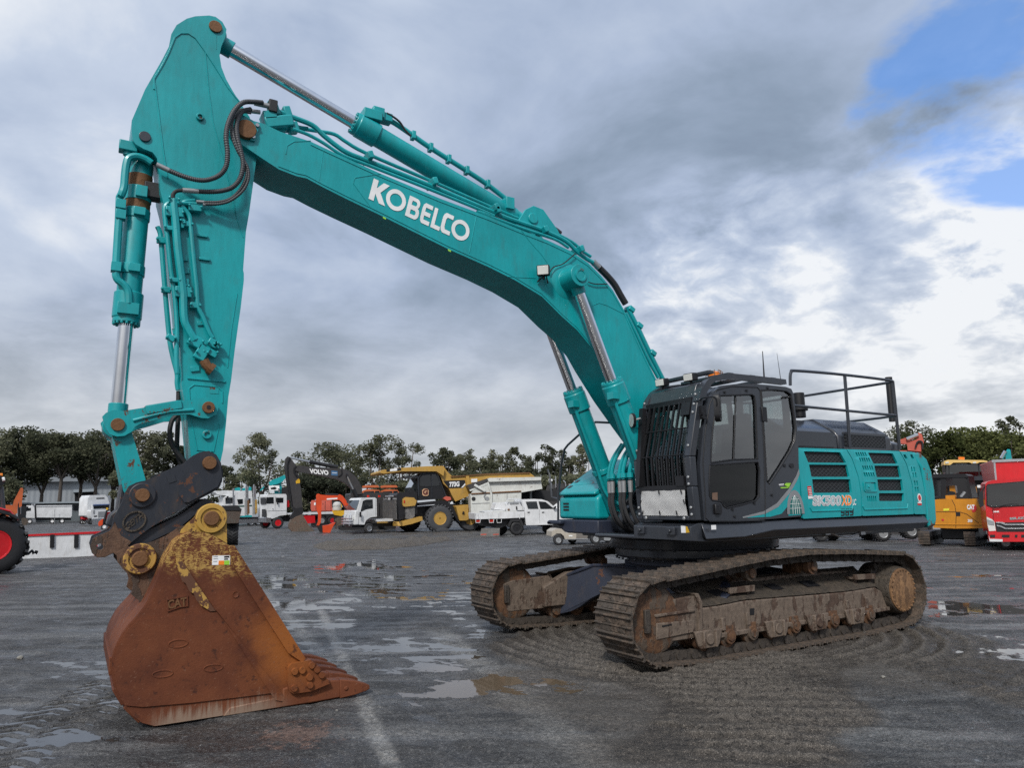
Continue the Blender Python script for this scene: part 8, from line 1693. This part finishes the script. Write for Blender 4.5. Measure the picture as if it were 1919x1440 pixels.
for pts in ([(790, 990), (870, 992), (905, 1015), (1440, 1012), (1440, 1026), (900, 1030), (850, 1008), (795, 1006)], [(800, 1025), (850, 1035), (905, 1062), (1440, 1060), (1440, 1074), (900, 1076), (840, 1048), (805, 1042)]): V.poly('grille_bar', CHROME, pts, -.06, -.01, cb, bevel=.01)
V.poly('headlamp', LENS, [(682, 930), (745, 960), (775, 990), (790, 1095), (712, 1100), (695, 1040)], -.03, .2, cb, bevel=.02); V.poly('lamp_housing', GALV, [(690, 960), (770, 985), (770, 1030), (700, 1020)], -.045, -.03, cb, bevel=.01)
bp = V.poly('bumper', RED, [(702, 1112), (1480, 1112), (1480, 1222), (870, 1225), (720, 1222)], -.12, .3, bevel=.04)
for xa, xb in ((722, 782), (862, 952), (1015, 1045), (1090, 1150)): V.poly('bumper_opening', BLACKD, [(xa, 1142), (xb, 1142), (xb, 1172), (xa, 1172)], -.14, -.11, bp, bevel=0)
V.poly('scuffed_corner', WPAINT, [(706, 1150), (720, 1190), (870, 1195), (870, 1224), (718, 1222)], -.13, -.11, bp, bevel=0)
bx = V.poly('box', RED, [(748, 262), (1500, 238), (1500, 520), (800, 520)], 1.8, 6, bevel=.03, ref=1.8); V.poly('box_rim', ALUM, [(745, 262), (1500, 232), (1500, 262), (745, 292)], 1.75, 1.8, bevel=.02, ref=1.75); V.poly('box_corner', ALUM, [(762, 295), (785, 293), (805, 515), (785, 520)], 1.75, 1.8, bevel=.02, ref=1.75)
V.wpx(910, 1255, 13, .25, y0=.5, rim=GALV); V.wheel((V.t(*cG(1330, 1250), .5)[0], .37), .37, .25, GALV, y0=.5); V.poly('chassis', BLACK, [(820, 1200), (1400, 1200), (1400, 1260), (820, 1260)], .6, 5, bevel=.02)
V.poly('door_mirror', BLACK, [(600, 640), (640, 632), (650, 800), (610, 822), (585, 760)], .0, .15, bevel=.04); V.line('mirror_arm', BLACK, [(620, 640), (660, 580), (690, 560)], .02, .1)
# ---- arms of two machines behind
V = Veh('excavator', 'orange excavator arm rising behind the counterweight', 'excavator', (1712, 992), crop(1440, 670, .26385), 0)
V.poly('arm', SALMON, [(930, 585), (975, 570), (990, 590), (1050, 585), (1065, 532), (1090, 545), (1105, 600), (1085, 668), (990, 660), (985, 615), (935, 612)], 0, .5, bevel=.03); V.line('rod', CHROME, [(985, 580), (1065, 548)], .10, -.1); V.line('hose', BLACK, [(1045, 640), (1060, 600), (1090, 600), (1095, 650)], .05, -.1, k=3); V.poly('body', SALMON, [(920, 660), (1085, 660), (1085, 1100), (920, 1100)], .2, 2, bevel=.06)
V = Veh('excavator', 'small teal excavator arm tip above the red truck box', 'excavator', (1885, 985), cG, 0)
V.poly('arm', TEAL, [(905, 240), (915, 150), (930, 135), (960, 140), (978, 245), (960, 500), (900, 500)], 0, .4, bevel=.03); V.line('rod', CHROME, [(855, 245), (905, 160)], .10, -.1); V.poly('body', TEAL, [(820, 480), (1200, 480), (1200, 1000), (820, 1000)], .5, 2.5, bevel=.06)
# ================================================================== TREES
def leaf_mat(name, dark, light):
    m, nt = new_mat(name); v = nt.obj()
    n1 = nt.noise(v, .55, 3, .6); n2 = nt.noise(v, 3.5, 3, .7); oi = nt.n('ShaderNodeObjectInfo').outputs['Random']
    f = nt.m('ADD', nt.m('MULTIPLY', n1, .55), nt.m('ADD', nt.m('MULTIPLY', n2, .5), nt.m('MULTIPLY', nt.m('SUBTRACT', oi, .5), .25)))
    c = nt.mix(nt.rng(f, .30, .80), dark, light)
    b = nt.n('ShaderNodeBsdfDiffuse', i_Color=c); t = nt.n('ShaderNodeBsdfTranslucent', i_Color=c)
    mx = nt.n('ShaderNodeMixShader'); mx.inputs[0].default_value = .40; nt.t.links.new(b.outputs[0], mx.inputs[1]); nt.t.links.new(t.outputs[0], mx.inputs[2])
    o = nt.n('ShaderNodeOutputMaterial'); nt.t.links.new(mx.outputs[0], o.inputs[0]); return m
LEAFG = leaf_mat('gum_leaves', (.050, .058, .036), (.235, .238, .155))
LEAFD = leaf_mat('dense_leaves', (.036, .047, .018), (.185, .20, .078))
LEAFP = leaf_mat('grey_scrub_leaves', (.05, .058, .04), (.18, .185, .13))
BARK = flat('gum_bark', (.17, .145, .125), .9, bump=.4, bscale=6)
BARKD = flat('dark_bark', (.07, .058, .05), .9, bump=.4, bscale=6)
def tree(u, topy, wpx, dist, label, cb=.35, style='gum', seed=0, group='gum trees beyond the yard', n=None, mat=None, name='gum_tree', bark=None, lean=0.0, forks=None):
    r = random.Random(seed*7+int(u)); p = atdepth(u, dist); d = ray(u, topy); H = CP[2]+d[2]/math.hypot(d[0], d[1])*dist
    W = wpx/FPX*dist*float(CR[2] @ np.array([d[0], d[1], 0]))/math.hypot(d[0], d[1]); W = max(W, 2)
    T = Thing(name, label, 'tree', p, facing(p), group); tb = MB(); tips = []
    nf = forks or (3 if style == 'gum' else 4); rt = H*.018+.06
    base = Vector((0, 0, -.1)); fk = H*cb*(.55+.25*r.random())
    tb.tube(catmull([base, Vector((lean*.3*H*.2, 0, fk*.5)), Vector((lean*H*.2, .2*(r.random()-.5), fk))], 3), [rt*lerp(1.15, .8, i/6) for i in range(7)], 7)
    o = Vector((lean*H*.2, 0, fk))
    for k in range(nf):
        a = 2*PI*(k+.5*r.random())/nf; sp = W*.5*(.25+.45*r.random()); e = Vector((o.x+sp*math.cos(a), sp*.7*math.sin(a), H*(.74+.18*r.random())))
        mid = o.lerp(e, .5)+Vector((sp*.2*math.cos(a), sp*.2*math.sin(a), -H*.02)); P = catmull([o, mid, e], 4)
        tb.tube(P, [rt*lerp(.62, .14, i/(len(P)-1)) for i in range(len(P))], 6); tips.append(e)
        for j in range(4 if style == 'gum' else 5):
            s_ = P[2+int(r.random()*(len(P)-3))]; a2 = a+(r.random()-.5)*2.6; L = W*(.16+.24*r.random()); q = s_+Vector((L*math.cos(a2), L*.8*math.sin(a2), L*(.15+.7*r.random())))
            q.z = min(q.z, H*.97); q.x = max(-W*.5, min(W*.5, q.x)); tb.tube([s_, s_.lerp(q, .5)+Vector((0, 0, L*.08)), q], [rt*.22, rt*.15, rt*.06], 5); tips.append(q)
    T.part('trunk', tb, bark or BARK, smooth=60)
    if style == 'bare': return T
    cm = MB(); cl = []
    for t in tips: cl.append((t, W*(.13+.10*r.random())))
    ext = (n or (21 if style == 'gum' else 34))
    for _ in range(ext):
        a = r.random()*2*PI; rr = math.sqrt(r.random())*W*.44; hz = r.random(); z = lerp(H*cb, H*.96, hz); k = 1-.55*max(0, (hz-.55)/.45)**1.5-.35*max(0, (.25-hz)/.25)
        cl.append((Vector((rr*k*math.cos(a)+lean*H*.2, rr*k*.9*math.sin(a), z)), W*(.09+.10*r.random())))
    for c, R in cl:
        m = int((125 if style == 'gum' else 190)*min(2.2, max(.6, R/1.0)))
        for _ in range(m):
            v = Vector((r.gauss(0, 1), r.gauss(0, 1), r.gauss(0, 1))).normalized()*R*(r.random()**.45); v.z *= .80
            q = c+v
            if q.z > H: continue
            s_ = (.065+.095*r.random())*(dist/95)*(1.15 if style != 'gum' else 1.0)
            a = Vector((r.gauss(0, 1), r.gauss(0, 1), r.gauss(0, .6))).normalized(); b = a.cross(Vector((r.gauss(0, 1), r.gauss(0, 1), r.gauss(0, 1)))).normalized()
            i0 = len(cm.v); cm.v += [q-a*s_-b*s_*.55, q+a*s_*.9-b*s_*.35, q+a*s_*1.1+b*s_*.5, q-a*s_*.7+b*s_*.7]; cm.f.append((i0, i0+1, i0+2, i0+3))
    T.part('crown', cm, mat or (LEAFG if style == 'gum' else LEAFD), smooth=0, recalc=False)
    return T
TL = [  # photo column, top row, crown width, distance, label, crown base, style
 (-25, 800, 110, 118, 'broad gum tree cut by the left edge of the yard view', .25, 'gum'),
 (28, 797, 100, 120, 'tall dark gum tree behind the red tractor', .28, 'gum'),
 (78, 806, 78, 122, 'gum tree with thin trunk in front of the grey warehouse', .30, 'gum'),
 (112, 812, 92, 112, 'many-stemmed gum tree above the white tipper body', .50, 'gum'),
 (150, 808, 70, 126, 'slender gum tree right of the many-stemmed one', .35, 'gum'),
 (178, 803, 74, 118, 'tall gum tree behind the white prime mover with sleeper', .33, 'gum'),
 (212, 818, 60, 124, 'narrow gum tree just left of the teal bucket link', .28, 'gum'),
 (262, 798, 84, 116, 'dense gum tree framed between the bucket link and the arm', .25, 'gum'),
 (305, 806, 66, 121, 'gum tree with rounded top left of the arm', .25, 'gum'),
 (340, 826, 56, 118, 'lower gum tree close behind the arm tip', .25, 'gum'),
 (418, 872, 44, 118, 'small gum tree just right of the arm tip', .2, 'gum'),
 (455, 878, 50, 125, 'small rounded gum tree left of the tall open gum', .15, 'gum'),
 (490, 807, 74, 118, 'tall open-crowned gum tree behind the white flatbed truck', .38, 'gum'),
 (560, 858, 50, 130, 'low gum tree behind the dark grey excavator arm', .2, 'gum'),
 (612, 830, 92, 120, 'wide-topped gum tree above the lettered boom', .35, 'gum'),
 (655, 846, 50, 128, 'thin gum tree between two taller gums', .4, 'gum'),
 (695, 813, 66, 116, 'tall leaning gum tree above the white light truck', .40, 'gum'),
 (754, 816, 54, 120, 'slim gum tree above the dump truck canopy', .35, 'gum'),
 (838, 838, 52, 124, 'gum tree at the left of the middle clump', .42, 'gum'),
 (872, 840, 50, 128, 'gum tree with twin tops in the middle clump', .35, 'gum'),
 (905, 852, 46, 120, 'low dense gum tree in the middle clump', .2, 'gum'),
 (932, 842, 44, 126, 'pale-trunked gum tree in the middle clump', .45, 'gum'),
 (966, 838, 56, 124, 'bushy gum tree left of the bare trees', .3, 'gum'),
 (990, 862, 36, 120, 'short gum tree at the foot of the bare trees', .2, 'gum'),
 (1030, 826, 50, 122, 'tall gum tree right of the bare trees', .28, 'gum'),
 (1066, 838, 48, 128, 'gum tree behind the front handrail', .28, 'gum'),
 (1098, 830, 44, 120, 'gum tree beside the far boom cylinder', .3, 'gum'),
 (1156, 857, 26, 122, 'small gum tree seen between the boom cylinders', .3, 'gum'),
 (1718, 777, 84, 92, 'umbrella-crowned tree behind the orange excavator arm', .45, 'gum'),
 (1775, 808, 92, 84, 'dense green tree behind the yellow loader cab', .12, 'dense'),
 (1822, 798, 100, 88, 'tallest broad green tree behind the yellow loader', .12, 'dense'),
 (1878, 806, 96, 84, 'broad green tree above the red truck box', .12, 'dense'),
 (1725, 826, 60, 90, 'low dense green tree just right of the counterweight', .10, 'dense'),
 (1930, 812, 80, 86, 'green tree cut by the right edge', .12, 'dense'),
 (1908, 775, 52, 112, 'tall dark tree rising above the others at the right edge', .25, 'gum')]
for i, (u, ty, w_, dist, lab, cb, st) in enumerate(TL):
    tree(u, ty, w_*1.16, dist+(34 if u < 430 else 0), lab, cb+(.14 if u < 350 else -.04), st, i+1, 'gum trees beyond the yard' if st == 'gum' else 'green trees on the right', name='gum_tree' if st == 'gum' else 'broadleaf_tree', bark=BARK if i % 3 else BARKD, lean=.25 if 'leaning' in lab else 0, forks=5 if 'many-stemmed' in lab else None)
for i, (u, ty) in enumerate(((992, 842), (1003, 838))): tree(u, ty, 22, 124, ('left' if i == 0 else 'right')+' one of two leafless pale trees in the middle clump', .25, 'bare', 60+i, 'leafless trees', name='bare_tree', forks=6)
for i, (u, ty, w_, lab) in enumerate(((-20, 890, 100, 'dark shrub at the far left behind the tractor cab'), (250, 880, 70, 'shrub between bucket link and arm'), (318, 885, 70, 'shrub behind the arm tip'), (575, 888, 60, 'grey scrubby bush behind the dark grey arm'), (615, 884, 70, 'grey scrubby bush behind the generator'), (655, 890, 50, 'grey scrubby bush below the lettered boom'), (525, 925, 60, 'green bush left of the dark grey arm'), (560, 930, 40, 'low green bush between truck cab and generator'), (735, 905, 80, 'scrub behind the dump truck nose'), (1000, 890, 60, 'scrub below the bare trees'), (1060, 890, 90, 'scrub behind the shade cloth'), (1100, 885, 60, 'scrub behind the far boom cylinder'), (900, 880, 100, 'scrub behind the dump body'), (835, 885, 60, 'scrub left of the middle clump'))):
    tree(u, ty, w_, 136 if u < 350 else 108, lab, .08, 'dense', 90+i, 'bushes along the yard edge', n=16, mat=LEAFP if 'grey' in lab else LEAFG, name='bush', bark=BARKD)
